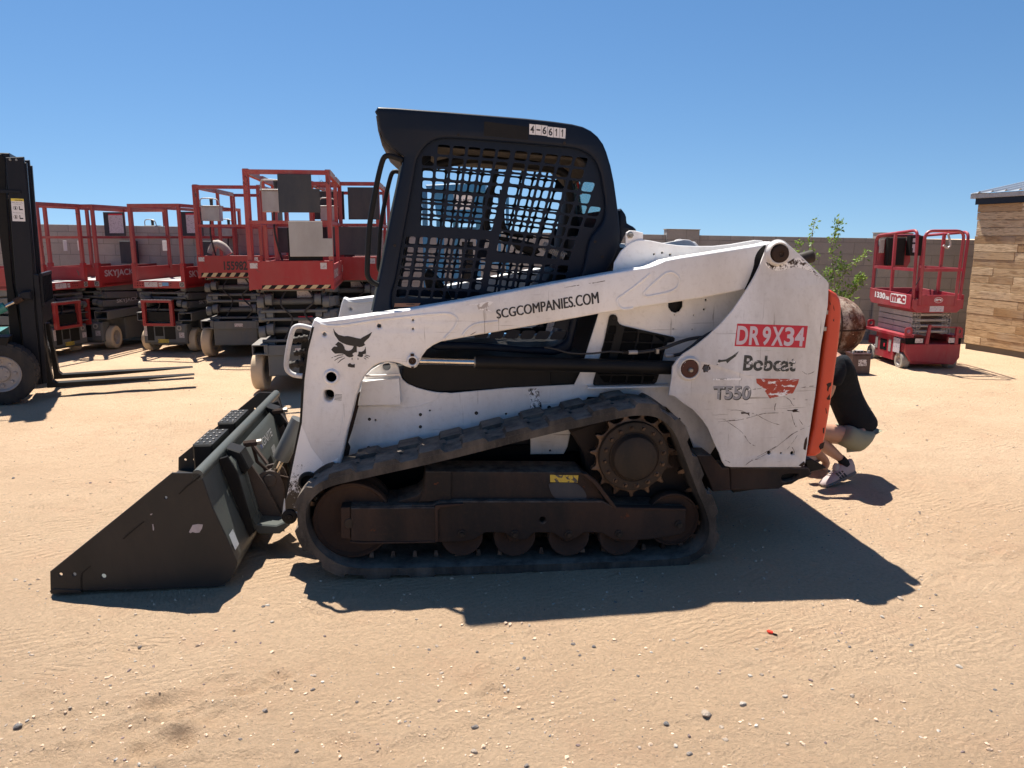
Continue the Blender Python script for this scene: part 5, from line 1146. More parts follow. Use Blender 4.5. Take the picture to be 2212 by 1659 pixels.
# back plate direction, used to lay the coupler and its writing on the bucket's back
tb = Vector(P('FB', [(1105, 800)], 0)[0]); bb_ = Vector(P('FB', [(1300, 1270)], 0)[0]); dn = (bb_ - tb).normalized(); nb = Vector((-dn.y, dn.x)); nb = nb if nb.x > 0 else -nb
def bp(s, h): q = tb + dn * s + nb * h; return (q.x, q.y)     # s down the back, h behind it
LB = (bb_ - tb).length
def backplate(name, y0, y1, pts, mat, parent, b=.003): return G().prism([bp(*p) for p in pts], y0, y1, b=b).obj(name, mat, parent)
backplate('back_plate', .30, 1.44, [(.02, .003), (.30, .003), (.30, .026), (.02, .045), (-.01, .03)], M['bucketskylit'], BU)
for y0, mt in ((.26, 'black'), (.40, 'bucketskylit'), (1.33, 'black'), (1.47, 'black')):
    backplate('stiffener', y0, y0 + .016, [(-.03, .0), (LB + .03, .0), (LB + .0, .05), (.35, .03), (.06, .060), (-.03, .045)], M[mt], BU)
for y0 in (.36, 1.27):
    backplate('hook_bracket', y0, y0 + .11, [(-.05, .02), (-.01, .075), (.08, .085), (.10, .05), (.04, .03)], M['black'], BU, .006)
    backplate('foot_bracket', y0 - .02, y0 + .16, [(.26, .010), (.345, .03), (.38, .11), (.375, .16), (.40, .17), (.425, .11), (.395, .02), (.36, .0)], M['bucketskylit'], BU, .006)
q4 = [Vector((bp(s, .0465)[0], y, bp(s, .0465)[1])) for y, s in ((.78, .045), (1.08, .045), (1.08, .10), (.78, .10))]
def on_back(name, txt, y0, y1, s0, s1, mat, h):
    cu = text_geo(txt, [(y0, s0), (y1, s0), (y1, s1), (y0, s1)], ax='x'); g = G()
    hh_ = lambda s: .003 + (.045 + (.020 - .045) * (s - .02) / .38) + h
    g.add([(bp(q[2], hh_(q[2]))[0], q[1], bp(q[2], hh_(q[2]))[1]) for q in cu.v], cu.f); return g.obj(name, mat, BU, recalc=False)
hh0 = lambda s, h: .0005 + (.045 + (.020 - .045) * (s - .02) / .38) + h
def label_patch(name, y0, y1, s0, s1, mat, h=.0012):
    v = [(bp(s, hh0(s, h))[0], y, bp(s, hh0(s, h))[1]) for y, s in ((y0, s0), (y1, s0), (y1, s1), (y0, s1))]; G().add(v, [(0, 1, 2, 3)]).obj(name, mat, BU, recalc=False)
on_back('lettering', 'IGNITE', .84, 1.10, .05, .095, M['whiteclean'], .001)
on_back('lettering', 'N', .80, .83, .05, .095, M['bluep'], .001)
label_patch('dark_label', .86, .95, .17, .25, M['black']); label_patch('white_label', 1.0, 1.08, .14, .21, decal('printed_label', (.55, .55, .53), (.2, .2, .2), .55, 90))
q = P('FB', [(1312, 1190), (1348, 1145)], .02)
G().add([(bp(s, .0025)[0], y, bp(s, .0025)[1]) for y, s in ((.03, .26), (.10, .26), (.10, .335), (.03, .335))], [(0, 1, 2, 3)]).obj('white_label', decal('side_label', (.48, .50, .52), (.25, .26, .28), .58, 60), BU, recalc=False)
# ---- quick coupler with tilt cylinder
CPm = paint('worn_coupler', (.045, .035, .030), dirt=(.16, .085, .05), da=.6, rough=.6, chip=(.22, .12, .07), ct=.70, cs=14, bump=.3)
blade = P('FK', [(210, 680), (250, 690), (300, 735), (380, 850), (470, 985), (540, 1110), (600, 1230), (640, 1360), (630, 1385), (560, 1392), (430, 1385), (380, 1330), (300, 1180), (220, 1010), (160, 880), (175, 790)], .46)
CP = G().prism(blade, .46, .475, b=.003).obj('quick_coupler', CPm, ld)
b2 = copy_part(CP, dy=.82, parent=CP); b2.name = 'far_blade'
edge = P('FK', [(160, 740), (205, 700), (400, 1160), (430, 1385), (380, 1385), (150, 870)], .46); G().prism(edge, .42, 1.34, b=.004).obj('coupler_frame', M['rust'], CP)
tri = P('FK', [(405, 885), (450, 850), (510, 835), (560, 845), (600, 880), (640, 980), (640, 1250), (640, 1380), (560, 1200), (480, 1000)], .52)
for yy in (.50, .62, 1.10, 1.22): G().prism(tri, yy, yy + .014, b=.003).obj('link_plate', CPm, CP)
for yy in (.55, 1.15):
    a_, b_ = P('FK', [(525, 905), (760, 420)], yy); a_, b_ = Vector((a_[0], yy, a_[1])), Vector((b_[0], yy, b_[1])); d = b_ - a_
    tc_ = G().rod(a_ + d * .34, a_ + d * 1.05, .042, 24).obj('tilt_cylinder', paint('tilt_barrel', (.10, .105, .10), dirt=(.16, .12, .09), rough=.4), ld)
    G().rod(a_, a_ + d * .36, .020, 18).obj('piston_rod', M['chrome'], tc_)
    G().lathe([(.001, yy - .06), (.030, yy - .058), (.034, yy - .05), (.034, yy + .05), (.001, yy + .06)], a_.x, a_.z, 24).obj('rod_eye', CPm, tc_)
for yy, in ((.56,), (1.28,)):
    q = P('FK', [(255, 640), (330, 625)], .5); a_ = Vector((q[0][0], yy, q[0][1])); b_ = Vector((q[1][0] + .02, yy, q[1][1])); d = b_ - a_; u = d.normalized(); w = Vector((0, 1, 0)); v2 = u.cross(w)
    G().tube([a_ + d * (i / 60) + (w * math.cos(i * .9) + v2 * math.sin(i * .9)) * .013 for i in range(61)], .005, 6).obj('lock_spring', M['rust'], CP)
    G().rod(b_, b_ + u * .025, .014, 6).obj('lock_nut', M['steel'], CP)
    G().sq(a_ + Vector((.03, .02, .0)), a_ + Vector((.10, .02, -.11)), .03, .010).obj('lock_lever', CPm, CP)
    G().tube([a_ + Vector((.03, .03, .0)), a_ + Vector((.05, .03, -.10)), a_ + Vector((.12, .03, -.17)), a_ + Vector((.22, .03, -.20))], .009, 8).obj('lock_rod', M['rust'], CP)
# ------------------------------------------------------------------ scissor lifts
def wheel(parent, x, y, r, w, tyre, rim='rim', steer=0, side=1, rimr=.62):
    """wheel on an axle along local x, outer face towards +x when side = 1"""
    Mx = Matrix.Translation((x, y, r)) @ Matrix.Rotation(R(steer), 4, 'Z') @ Matrix.Scale(side, 4, (1, 0, 0))
    prof = [(r * rimr, -w / 2), (r * .93, -w / 2), (r * .985, -w / 2 + .008), (r, -w / 2 + .02), (r, w / 2 - .02), (r * .985, w / 2 - .008), (r * .93, w / 2), (r * rimr, w / 2)]
    g = G(); g.lathe(prof, 0, 0, 40, 'x')
    for k in range(3):
        xx = -w / 2 + w * (k + 1) / 4; g.lathe([(r * 1.001, xx - .004), (r * .985, xx), (r * 1.001, xx + .004)], 0, 0, 40, 'x')
    g.v = [tuple(Mx @ Vector(q)) for q in g.v]; t = g.obj('wheel', M[tyre], parent)
    g = G(); g.lathe([(r * rimr, w / 2 - .002), (r * rimr * .94, w / 2 - .012), (r * rimr * .85, w / 2 - .035), (r * .22, w / 2 - .040), (r * .20, w / 2 - .012), (.001, w / 2 - .010)], 0, 0, 32, 'x')
    g.lathe([(r * rimr, -w / 2 + .002), (.001, -w / 2 + .02)], 0, 0, 24, 'x')
    for k in range(5): a = k * 2 * math.pi / 5; g.lathe([(.0001, w / 2 - .026), (.009, w / 2 - .026), (.009, w / 2 - .04)], r * .36 * math.cos(a), r * .36 * math.sin(a), 8, 'x')
    g.v = [tuple(Mx @ Vector(q)) for q in g.v]; g.obj('rim', M[rim], t); return t
def ctrl_box(root, x, y, z, sx=.17, sy=.12, sz=.16, mat='alu'):
    c = G().box(x, x + sx, y, y + sy, z, z + sz, b=.006).obj('control_box', M[mat], root)
    G().box(x - .012, x + sx + .012, y - .01, y + sy + .01, z + sz, z + sz + .014, b=.003).obj('box_lid', M[mat], c)
    G().tube([(x + sx * .5, y + sy * .5, z + sz), (x + sx * .5, y + sy * .5, z + sz + .10)], [.018, .022], 12).obj('joystick', M['hose'], c)
    G().tube(smooth([(x, y, z + sz), (x - .0, y, z + sz + .075), (x + .04, y, z + sz + .10), (x + sx - .02, y, z + sz + .085), (x + sx + .01, y, z + sz)], 3, False), .007, 8).obj('guard_hoop', M['alu'], c)
    G().tube(smooth([(x + sx * .4, y + .05, z), (x + sx * .4, y + .03, z - .2), (x + sx * .6, y + .05, z - .45), (x + sx * .8, y + .1, z - .62)], 4, False), .010, 8).obj('coiled_cable', M['hose'], c)
    return c
def scissor_pack(root, hw, L, z0, z1, n, mat, open_=False):
    """stowed scissor arms: n crossing pairs, outer arms tilt one way, inner arms the other"""
    bh = (z1 - z0) / n
    for k in range(n):
        zc = z0 + bh * (k + .5); t = bh * .46; hb = bh * (.40 if not open_ else .36)
        for sx in (-1, 1):
            for inn in (0, 1):
                x0 = sx * (hw - inn * .075); x1 = x0 - sx * .055; s = 1 if inn else -1
                ya, yb = .06 + (.05 if (k + inn) % 2 else 0), L - .08
                p = [(ya, zc - s * t * .9 - hb), (yb, zc + s * t * .9 - hb), (yb, zc + s * t * .9 + hb), (ya, zc - s * t * .9 + hb)]
                g = G(); g.prism(rquad(p, .02 if not open_ else .03, 2), min(x0, x1), max(x0, x1), ax='x', b=.006)
                g.lathe([(hb * 1.05, min(x0, x1) - .004), (hb * 1.05, max(x0, x1) + .004)], ya + .01, zc - s * t * .9, 16, 'x')
                g.lathe([(.001, (x0 + sx * .012)), (.022, x0 + sx * .010), (.024, x0)], L / 2, zc, 12, 'x')
                g.obj('scissor_arm', M[mat], root)
        G().tube([(-hw + .02, .075, zc + (bh * .25 if k % 2 else -bh * .2)), (hw - .02, .075, zc + (bh * .25 if k % 2 else -bh * .2))], .016, 10).obj('cross_tube', M[mat], root)
def rails(root, W, L, zt, zm, zb, mat, top=.032, posts=(0, .5, 1), front=True, mid_front=True, w=.038):
    g = G(); h = W / 2 - w / 2
    for x in (-h, h):
        for f in posts: g.sq((x, .02 + f * (L - .04), zb), (x, .02 + f * (L - .04), zt), w, w)
        g.sq((x, 0, zt), (x, L, zt), w, top * 1.3); g.sq((x, .04, zm), (x, L - .04, zm), w * .8, top)
    for y, m_ in ((.02, mid_front), (L - .02, True)):
        if front or y > 1: g.sq((-h, y, zt), (h, y, zt), w, top * 1.3, up=(0, 0, 1))
        if m_: g.sq((-h, y, zm), (h, y, zm), w * .8, top)
    return g.obj('guardrail', M[mat], root, ang=20)
def sheet(root, name, mat, pts, y, ax='y', th=.002):
    g = G(); g.prism(pts, y - th, y, ax=ax); return g.obj(name, M[mat] if isinstance(mat, str) else mat, root)
PRN = decal('printed_notice', (.50, .46, .50), (.13, .12, .15), .56, 75)
PRNS = decal('small_sticker', (.52, .47, .46), (.25, .10, .10), .56, 60)
def lift_ladder(name_label, x, y, yaw, group, num=None, side_left=False):
    r = thing('scissor_lift', name_label, 'scissor lift', x, y, yaw, group)
    W, L = .70, 1.75; zp = .87; zt = 1.90
    for sx in (-1, 1):
        wheel(r, sx * .30, .24, .158, .115, 'dusttyre', steer=8 * sx if not side_left else -40, side=sx); wheel(r, sx * .30, L - .3, .158, .115, 'dusttyre', side=sx)
    g = G(); g.box(-.23, .23, .06, L - .05, .10, .42, b=.012); g.box(-.33, .33, .50, L - .42, .10, .40, b=.008); g.box(-.30, .30, .03, .20, .12, .38, b=.02)
    C_ = g.obj('chassis', M['grey'], r)
    for sx in (-1, 1):
        g = G(); x0 = sx * .19; x1 = sx * .38; a_, b_ = min(x0, x1), max(x0, x1)
        g.prism([(a_, .42), (b_, .42), (b_, .53), (a_, .53)], .05, L - .1, holes=[[(a_ + .012, .432), (b_ - .012, .432), (b_ - .012, .518), (a_ + .012, .518)]], b=.003)
        g.obj('side_channel', M['grey'], C_)
    G().box(-.13, -.02, .022, .03, .22, .34, b=.004).box(.0, .15, .022, .03, .18, .34, b=.004).box(-.24, -.15, .022, .03, .16, .36, b=.003).obj('panel_hatch', M['black'], C_)
    sheet(C_, 'sticker', PRNS, [(-.28, .22), (-.20, .22), (-.20, .36), (-.28, .36)], .029); sheet(C_, 'sticker', PRNS, [(.20, .20), (.27, .20), (.27, .27), (.20, .27)], .029); sheet(C_, 'sticker', M['yellow'], [(-.1, .13), (.05, .13), (.05, .18), (-.1, .18)], .029)
    G().lathe([(.018, .020), (.026, .018), (.034, .020), (.034, .03)], .21, .33, 20, 'y').obj('ring_light', M['rim'], C_)
    g = G()
    for sx in (-1, 1): g.sq((sx * .19 - .05, .0, .36), (sx * .19 - .05, .0, .68), .045, .045)
    g.sq((-.26, 0, .375), (.16, 0, .375), .05, .035); g.sq((-.26, 0, .68), (.16, 0, .68), .07, .03); LD = g.obj('entry_ladder', M['red'], r)
    g = G(); g.box(-.26, .16, -.035, .04, .696, .704)
    for k in range(9): g.box(-.25 + k * .045, -.225 + k * .045, -.034, .038, .704, .71)
    g.obj('step_tread', M['alu'], LD)
    G().box(-.22, .12, .01, .02, .42, .54).obj('ladder_backing', M['black'], LD)
    scissor_pack(r, .33, L - .05, .53, .86, 3, 'grey')
    g = G(); g.box(-W / 2, W / 2, 0, L, zp, zp + .03, b=.003); g.box(-W / 2, W / 2, -.006, .0, zp - .02, zp + .075, b=.002)
    for x0 in (-W / 2, W / 2 - .02): g.box(x0, x0 + .02, 0, L, zp - .02, zp + .25, b=.003)
    g.box(-W / 2, W / 2, L - .02, L, zp - .02, zp + .25, b=.003)
    g.box(-W / 2 - .006, W / 2 + .006, .5, L + .02, zp + .055, zp + .068)
    PL = g.obj('platform', M['red'], r)
    G().box(-W / 2 + .022, W / 2 - .022, .002, L - .022, zp + .0302, zp + .074, b=.002).obj('deck', M['alu'], PL)
    g = G()
    for k in range(7):
        for j in (0, 1): g.lathe([(.001, -.0075), (.007, -.0075)], -.33 + k * .035 + (.28 if k > 3 else 0), zp + .015 + j * .03, 8)
    g.obj('punched_holes', M['void'], PL, recalc=False)
    sheet(PL, 'sticker', PRNS, [(-.20, zp - .005), (-.02, zp - .005), (-.02, zp + .06), (-.20, zp + .06)], -.0065); sheet(PL, 'sticker', PRNS, [(-.005, zp), (.04, zp), (.04, zp + .055), (-.005, zp + .055)], -.0065)
    if num == 'b': sheet(PL, 'sticker', 'skyblue', [(.045, zp + .01), (.13, zp + .01), (.13, zp + .055), (.045, zp + .055)], -.0065)
    sheet(PL, 'sticker', 'rim', [(W / 2 - .07, zp - .005), (W / 2 - .005, zp - .005), (W / 2 - .005, zp + .06), (W / 2 - .07, zp + .06)], -.0065)
    G().lathe([(.016, -.0092), (.024, -.0092)], W / 2 - .038, zp + .028, 16).sq((W / 2 - .052, -.0092, zp + .044), (W / 2 - .024, -.0092, zp + .014), .006, .001).obj('warning_symbol', M['inkplain'], PL, recalc=False)
    rails(r, W, L, zt, 1.50, zp + .2, 'redsoft', front=True, mid_front=False)
    for sx in (-1, 1): G().sq((sx * (W / 2 - .019), .02, zp - .02), (sx * (W / 2 - .019), .02, zp + .3), .055, .055).obj('post_socket', M['red'], PL)
    G().tube(smooth([(-.1, .12, .84), (-.16, .05, .74), (-.05, .06, .64), (-.12, .04, .52)], 5, False), .010, 8).obj('hydraulic_hose', M['hose'], r)
    G().box(.06, .12, .045, .05, 1.33, 1.46, b=.002).obj('hanging_tag', M['whiteclean'], r)
    if not side_left:
        q = [(.52, zp + .10), (1.12, zp + .10), (1.12, zp + .20), (.52, zp + .20)]
        text('lettering', 'SKYJACK', [(.12, zp + .20), (.78, zp + .20), (.78, zp + .09), (.12, zp + .09)], W / 2 + .0015, M['greyprint'], PL, bold=.02, ax='x')
        text('lettering', 'SKYJACK', [(.35, .665), (.85, .665), (.85, .60), (.35, .60)], .3345, M['greyprint'], r, bold=.02, ax='x')
        if num == 'a': text('lettering', '103962', [(1.15, .80), (1.62, .80), (1.62, .71), (1.15, .71)], .3345, M['whiteclean'], r, bold=.01, ax='x')
        ctrl_box(r, .18, 1.45, 1.50); G().box(-.10, .15, 1.2, 1.28, 1.12, 1.45, b=.01).obj('tool_bin', M['darkboard'], r)
        nb_ = G().box(-.26, .06, L - .62, L - .60, 1.52, 1.86, b=.004).obj('notice_board', M['darkboard'], r)
        sheet(nb_, 'safety_sheet', PRN, [(-.18, 1.56), (.04, 1.56), (.04, 1.83), (-.18, 1.83)], L - .621)
        sheet(nb_, 'sheet_header', 'redtag', [(-.18, 1.815), (.04, 1.815), (.04, 1.835), (-.18, 1.835)], L - .6225)
        g = G(); pts = [(W / 2 - .03 + random.uniform(-.01, .01), .06 + random.uniform(-.01, .01), 1.50 - .03 * k) for k in range(18)] if num == 'b' else [(-.1, L - .05, 1.48 - .03 * k) for k in range(4)]
        g.tube(pts, .008, 6); g.obj('hanging_chain', M['rust'], r)
    else:
        text('lettering', 'SKYJACK', [(1.55, zp + .20), (.78, zp + .20), (.78, zp + .10), (1.55, zp + .10)], -W / 2 - .0015, M['greyprint'], PL, bold=.02, ax='x')
        text('lettering', '3219', [(.42, zp + .19), (.16, zp + .19), (.16, zp + .09), (.42, zp + .09)], -W / 2 - .0015, M['whiteclean'], PL, bold=.03, ax='x')
        ctrl_box(r, -.25, .35, 1.55)
        G().tube([(-.2 + random.uniform(-.01, .01), .12, 1.48 - .03 * k) for k in range(14)], .010, 6).obj('hanging_chain', M['rust'], r)
        G().box(-.36, -.30, .6, 1.5, .45, .53, b=.004).obj('pothole_guard', M['grey'], C_)
    return r
def stripes(parent, x0, x1, z0, z1, y):
    g = G(); w = .055; x = x0
    while x < x1 - w * .5: g.prism([(x, z0), (min(x + w, x1), z0), (min(x + w + .035, x1), z1), (x + .035, z1)], y - .0016, y); x += w * 2
    g.obj('hazard_stripes', M['stripe'], parent); sheet(parent, 'stripe_backing', 'black', [(x0, z0), (x1, z0), (x1, z1), (x0, z1)], y, th=.0008)
WRAP = paint('faded_pipe_wrap', (.36, .25, .235), dirt=(.45, .40, .36), da=.7, rough=.8, chip=(.30, .03, .03), ct=.60, cs=16, ds=9)
def lift_tall(label, x, y, yaw, group, kind, W=.79, L=1.95):
    r = thing('scissor_lift', label, 'scissor lift', x, y, yaw, group); zp = 1.02; zt = 2.10; zm = 1.64
    for sx in (-1, 1): wheel(r, sx * (W / 2 - .03), .22, .19, .12, 'dusttyre', side=sx, steer=-6); wheel(r, sx * (W / 2 - .03), L - .3, .19, .12, 'dusttyre', side=sx)
    g = G(); g.box(-W / 2 + .13, W / 2 - .13, .02, L - .05, .16, .40, b=.01); g.box(-W / 2 + .05, W / 2 - .05, .5, L - .45, .12, .38, b=.01)
    C_ = g.obj('chassis', M['grey'], r); G().box(-W / 2 + .1, W / 2 - .1, -.01, .02, .37, .47, b=.004).obj('end_beam', M['grey'], C_)
    sheet(C_, 'sticker', PRNS, [(.0, .40), (.10, .40), (.10, .44), (.0, .44)], -.011)
    for sx in (-1, 1):
        a_, b_ = sorted((sx * (W / 2 - .14), sx * (W / 2 + .01)))
        G().prism([(a_, .38), (b_, .38), (b_, .48), (a_, .48)], -.02, L - .1, holes=[[(a_ + .012, .392), (b_ - .012, .392), (b_ - .012, .468), (a_ + .012, .468)]], b=.003).obj('side_channel', M['grey'], C_)
    scissor_pack(r, W / 2 - .06, L - .05, .46, 1.04, 4, 'grey', True)
    for z_ in (.60, .88):
        G().tube([(-W / 2 + .12, .16, z_), (W / 2 - .12, .16, z_)], .032, 12).obj('hydraulic_ram', M['grey'], r)
        sheet(r, 'warning_sticker', PRNS, [(.02, z_ + .035), (.16, z_ + .035), (.16, z_ + .12), (.02, z_ + .12)], .20); sheet(r, 'sticker_header', 'redtag', [(.02, z_ + .115), (.16, z_ + .115), (.16, z_ + .13), (.02, z_ + .13)], .199)
    G().box(-W / 2 + .14, W / 2 - .14, .22, L - .1, .42, 1.03, b=.01).obj('dark_core', M['black'], r)
    g = G(); g.box(-W / 2, W / 2, 0, L, zp, zp + .03)
    th = .26; sol = kind != 'e'
    g.box(-W / 2, W / 2, -.012, .0, zp - .01, zp + th, b=.003); g.box(-W / 2, -W / 2 + .015, .001, L, zp - .02, zp + .22, b=.002); g.box(W / 2 - .015, W / 2, .001, L, zp - .02, zp + .22, b=.002)
    g.box(-W / 2, W / 2, L, L + .012, zp - .01, zp + .22, b=.002); g.box(W / 2, W / 2 + .004, .0, L, zp + .07, zp + .082)
    PL = g.obj('platform', M['red'], r)
    rl = rails(r, W, L, zt, zm, zp + .2, 'redsoft', posts=(0, .06, .55, .94, 1))
    g = G(); [g.tube([(sx * .3, -.015, zp - .02), (sx * .3, -.04, zp - .03)], .012, 8) for sx in (-1, 1)]; g.obj('worn_corner', M['rust'], PL)
    sheet(PL, 'sticker', PRNS, [(-W / 2 + .02, zp + .19), (-W / 2 + .09, zp + .19), (-W / 2 + .09, zp + .24), (-W / 2 + .02, zp + .24)], -.0125); sheet(PL, 'sticker', PRNS, [(W / 2 - .12, zp + .18), (W / 2 - .06, zp + .18), (W / 2 - .06, zp + .24), (W / 2 - .12, zp + .24)], -.0125)
    g = G()   # faded pipe wrap on the long top rails, loose wire ends, hoses down the stack
    for sx in (-1, 1):
        for a_, b_ in ((.05, .75), (.95, L - .1)): g.sq((sx * (W / 2 - .019), a_, zt + .006), (sx * (W / 2 - .019), b_, zt + .006), .050, .052)
    g.obj('rail_wrap', WRAP, rl)
    for sx in (-1, 1):
        q = [Vector((sx * (W / 2 - .02), .0, zt - .04))]
        for k in range(7): q.append(q[-1] + Vector((random.uniform(-.03, .03), random.uniform(-.03, .01), random.uniform(-.05, .03))))
        G().tube(smooth([tuple(p) for p in q], 4, False), .0022, 5).obj('loose_wire', M['hose'], rl)
    G().tube(smooth([(.12, .10, zp), (.20, .03, zp - .12), (.10, .05, zp - .25), (.22, .02, zp - .40), (.14, .06, .50)], 5, False), .010, 8).obj('hydraulic_hose', M['hose'], r)
    G().tube(smooth([(-.05, .10, zp), (-.12, .03, zp - .15), (-.02, .05, zp - .30), (-.1, .02, .52)], 5, False), .008, 8).obj('hydraulic_hose', M['hose'], r)
    if kind == 'c':
        stripes(PL, -W / 2 + .04, W / 2 - .02, zp, zp + .05, -.0125)
        text('stencil_number', '155982', [(-.08, zp + .19), (.20, zp + .19), (.20, zp + .08), (-.08, zp + .08)], -.0135, M['inkplain'], PL, bold=.03)
        ctrl_box(r, -W / 2 + .06, .1, zm + .06, .22, .15, .17)
        G().tube(smooth([(-.28, .2, zp + .28), (-.22, .2, zp + .40), (-.12, .2, zp + .36), (-.06, .2, zp + .27)], 3, False), .05, 12).obj('hose_bundle', M['rim'], r)
        nb_ = G().box(.30, .36, L - .8, L - .3, zm + .05, zt - .05, b=.004).obj('notice_board', M['darkboard'], r)
    if kind in 'd':
        stripes(PL, -W / 2 + .12, W / 2 - .03, zp - .005, zp + .03, -.0125)
        ctrl_box(r, -.26, .18, zm + .10, .25, .16, .20)
        def board(name, x0, z0, x1, z1, nk, y, mat, rivets=True):
            o = G().prism([(x0, z0), (x1, z0), (x1, z1 - .0), (x1, z1 - nk), (x1 - nk * .55, z1 - nk), (x1 - nk * .55, z1), (x0, z1)], y - .006, y, b=.002).obj(name, M[mat], r)
            g = G()
            for a_ in (.06, .5, .94):
                for c_ in (.06, .30, .94 if a_ < .9 else .6): g.lathe([(.001, y - .009), (.007, y - .009), (.009, y - .006)], x0 + (x1 - x0) * a_, z0 + (z1 - z0) * c_, 8)
            return o
        board('dark_board', -.08, zm + .09, .30, zt - .02, .13, -.006, 'darkboard'); board('white_board', .0, zp + .30, .40, zm + .01, .16, -.020, 'lightgrey')
        board('dark_board', -.02, zp + .26, .30, zm - .05, .0001, .03, 'black'); board('dark_board', -.36, zp + .3, -.05, zm - .03, .0001, L - .05, 'darkboard')
        G().box(.05, .42, L + .001, L + .012, zm + .07, zt - .06, b=.003).obj('dark_board', M['darkboard'], r); nb_ = G().box(.10, .52, L + .001, L + .012, zp + .24, zm - .02, b=.003).obj('dark_board', M['darkboard'], r)
        sheet(nb_, 'red_label', PRNS, [(.22, 1.42), (.36, 1.42), (.36, 1.54), (.22, 1.54)], L + .0005)
        text('lettering', 'SKYJACK', [(.10, zp + .17), (.66, zp + .17), (.66, zp + .06), (.10, zp + .06)], W / 2 + .0015, M['greyprint'], PL, bold=.02, ax='x')
        text('lettering', 'SJIII', [(1.38, zp + .17), (1.75, zp + .17), (1.75, zp + .07), (1.38, zp + .07)], W / 2 + .0015, M['greyprint'], PL, bold=.02, ax='x')
    if kind == 'e':
        ctrl_box(r, -.30, .2, zm + .05, .18, .14, .16); G().box(.05, .40, -.02, -.01, zm + .06, zt - .04, b=.003).obj('dark_board', M['darkboard'], r); G().box(-.2, .40, -.02, -.01, zp + .28, zm - .02, b=.003).obj('dark_board', M['darkboard'], r)
    return r
GL = 'red scissor lifts parked along the block wall'
def gp(px, z=0, crop='F0'): (q,) = WORLD.Z(crop, [px], z); return q
(bx_, by_) = gp((342, 762)); bx_ += .08; lift_ladder('red scissor lift with an entry ladder and a chain hanging from its front right post', bx_ + .02, by_ - .02, -6, GL, 'b')
(bx_, by_) = gp((176, 757)); lift_ladder('red scissor lift with an entry ladder and stencil 103962 on its grey arms', bx_ + .02, by_ - .02, -6, GL, 'a')
(bx_, by_) = gp((136, 775)); lift_ladder('red scissor lift marked 3219, partly hidden behind the forklift mast', bx_ - .02, by_ + .30, 78, GL, 'z', True)
(bx_, by_) = gp((452, 771)); lift_tall('tall red scissor lift stencilled 155982 with black and cream stripes under the number', bx_ + .39, by_ - .10, 6, GL, 'c')
(bx_, by_) = gp((566, 842)); lift_tall('nearest red scissor lift with a pale grey board hung on its front rails', bx_ + .39, by_ - .12, 9, GL, 'd')
ez_ = gp((814, 428), 2.14) if False else None
ED = 11.0 * .82; lift_tall('red scissor lift farthest right in the row, half hidden behind the loader cab', (818 - 1106) / 1706 * ED - .40, ED, 5, GL, 'e')

# ------------------------------------------------------------------ crimson scissor lift on the right
(mx, my) = gp((1953, 797)); mroot = thing('scissor_lift', 'small crimson scissor lift with rounded rails beside the timber shed', 'scissor lift', mx + .27, my - .06, 1)
W, L = .60, 1.0; zp = .66; zt = 1.58; zm = 1.14
for sx in (-1, 1): wheel(mroot, sx * .275, .12, .095, .09, 'greytyre', 'rim', side=sx, rimr=.55); wheel(mroot, sx * .275, L - .20, .095, .09, 'greytyre', 'rim', side=sx, rimr=.55)
g = G(); g.prism([(-.315, .30), (-.315, .20), (-.25, .10), (.26, .06), (.32, .14), (.32, .30)], -.01, .03, b=.006)
g.box(-.31, .31, .03, L - .1, .20, .30, b=.006); g.box(-.23, .23, .03, L - .12, .06, .2, b=.006)
g.box(-.325, -.30, .24, L - .32, .08, .37, b=.006); g.box(.30, .325, .24, L - .32, .08, .37, b=.006); g.box(-.345, -.22, .0, L - .05, .37, .40, b=.006); g.box(.22, .345, .0, L - .05, .37, .40, b=.006)
MC = g.obj('chassis', M['mec'], mroot)
G().box(-.315, -.20, -.012, .01, .30, .365).obj('pocket', M['void'], MC); G().box(.20, .315, -.012, .01, .30, .365).obj('pocket', M['void'], MC)
for x_ in (-.29, .29): # lifting eyes
    for y_ in (.0, L - .1): G().prism(rrect(x_ - .045, .38, x_ + .045, .49, .03), y_, y_ + .012, holes=[circ((x_, .445), .022, 16)], b=.002).obj('lifting_eye', M['mec'], MC)
g = G(); g.prism([(-.10, .30), (-.06, .30), (-.045, .52), (-.07, .52)], -.02, .01); g.prism([(.24, .30), (.28, .30), (.27, .5), (.25, .5)], -.02, .01); g.sq((-.06, -.005, .50), (.30, -.005, .49), .012); g.obj('gate_stand', M['mec'], MC)
g = G()
for y_ in (.30, .62): g.box(-.330, -.326, y_, y_ + .055, .17, .31, b=.001)
g.obj('latch_plate', M['alu'], MC); G().box(-.3275, -.326, .40, .56, .17, .30).obj('service_recess', M['void'], MC)
G().box(-.331, -.327, .44, .47, .21, .25).obj('red_button', M['redtag'], MC)
sheet(MC, 'paper_notice', PRN, [(.10, .18), (.25, .18), (.25, .35), (.10, .35)], -.326, ax='x')
g = G()
for z_ in (.19,): g.lathe([(.010, -.330), (.020, -.330)], .68, z_, 14, 'x')
g.obj('round_label', M['whiteclean'], MC, recalc=False)
sheet(MC, 'sticker', PRNS, [(-.215, .315), (-.125, .315), (-.125, .365), (-.215, .365)], -.0125); sheet(MC, 'sticker', PRNS, [(.17, .315), (.24, .315), (.24, .37), (.17, .37)], -.0125)
n = 4; bh = (zp - .40) / n
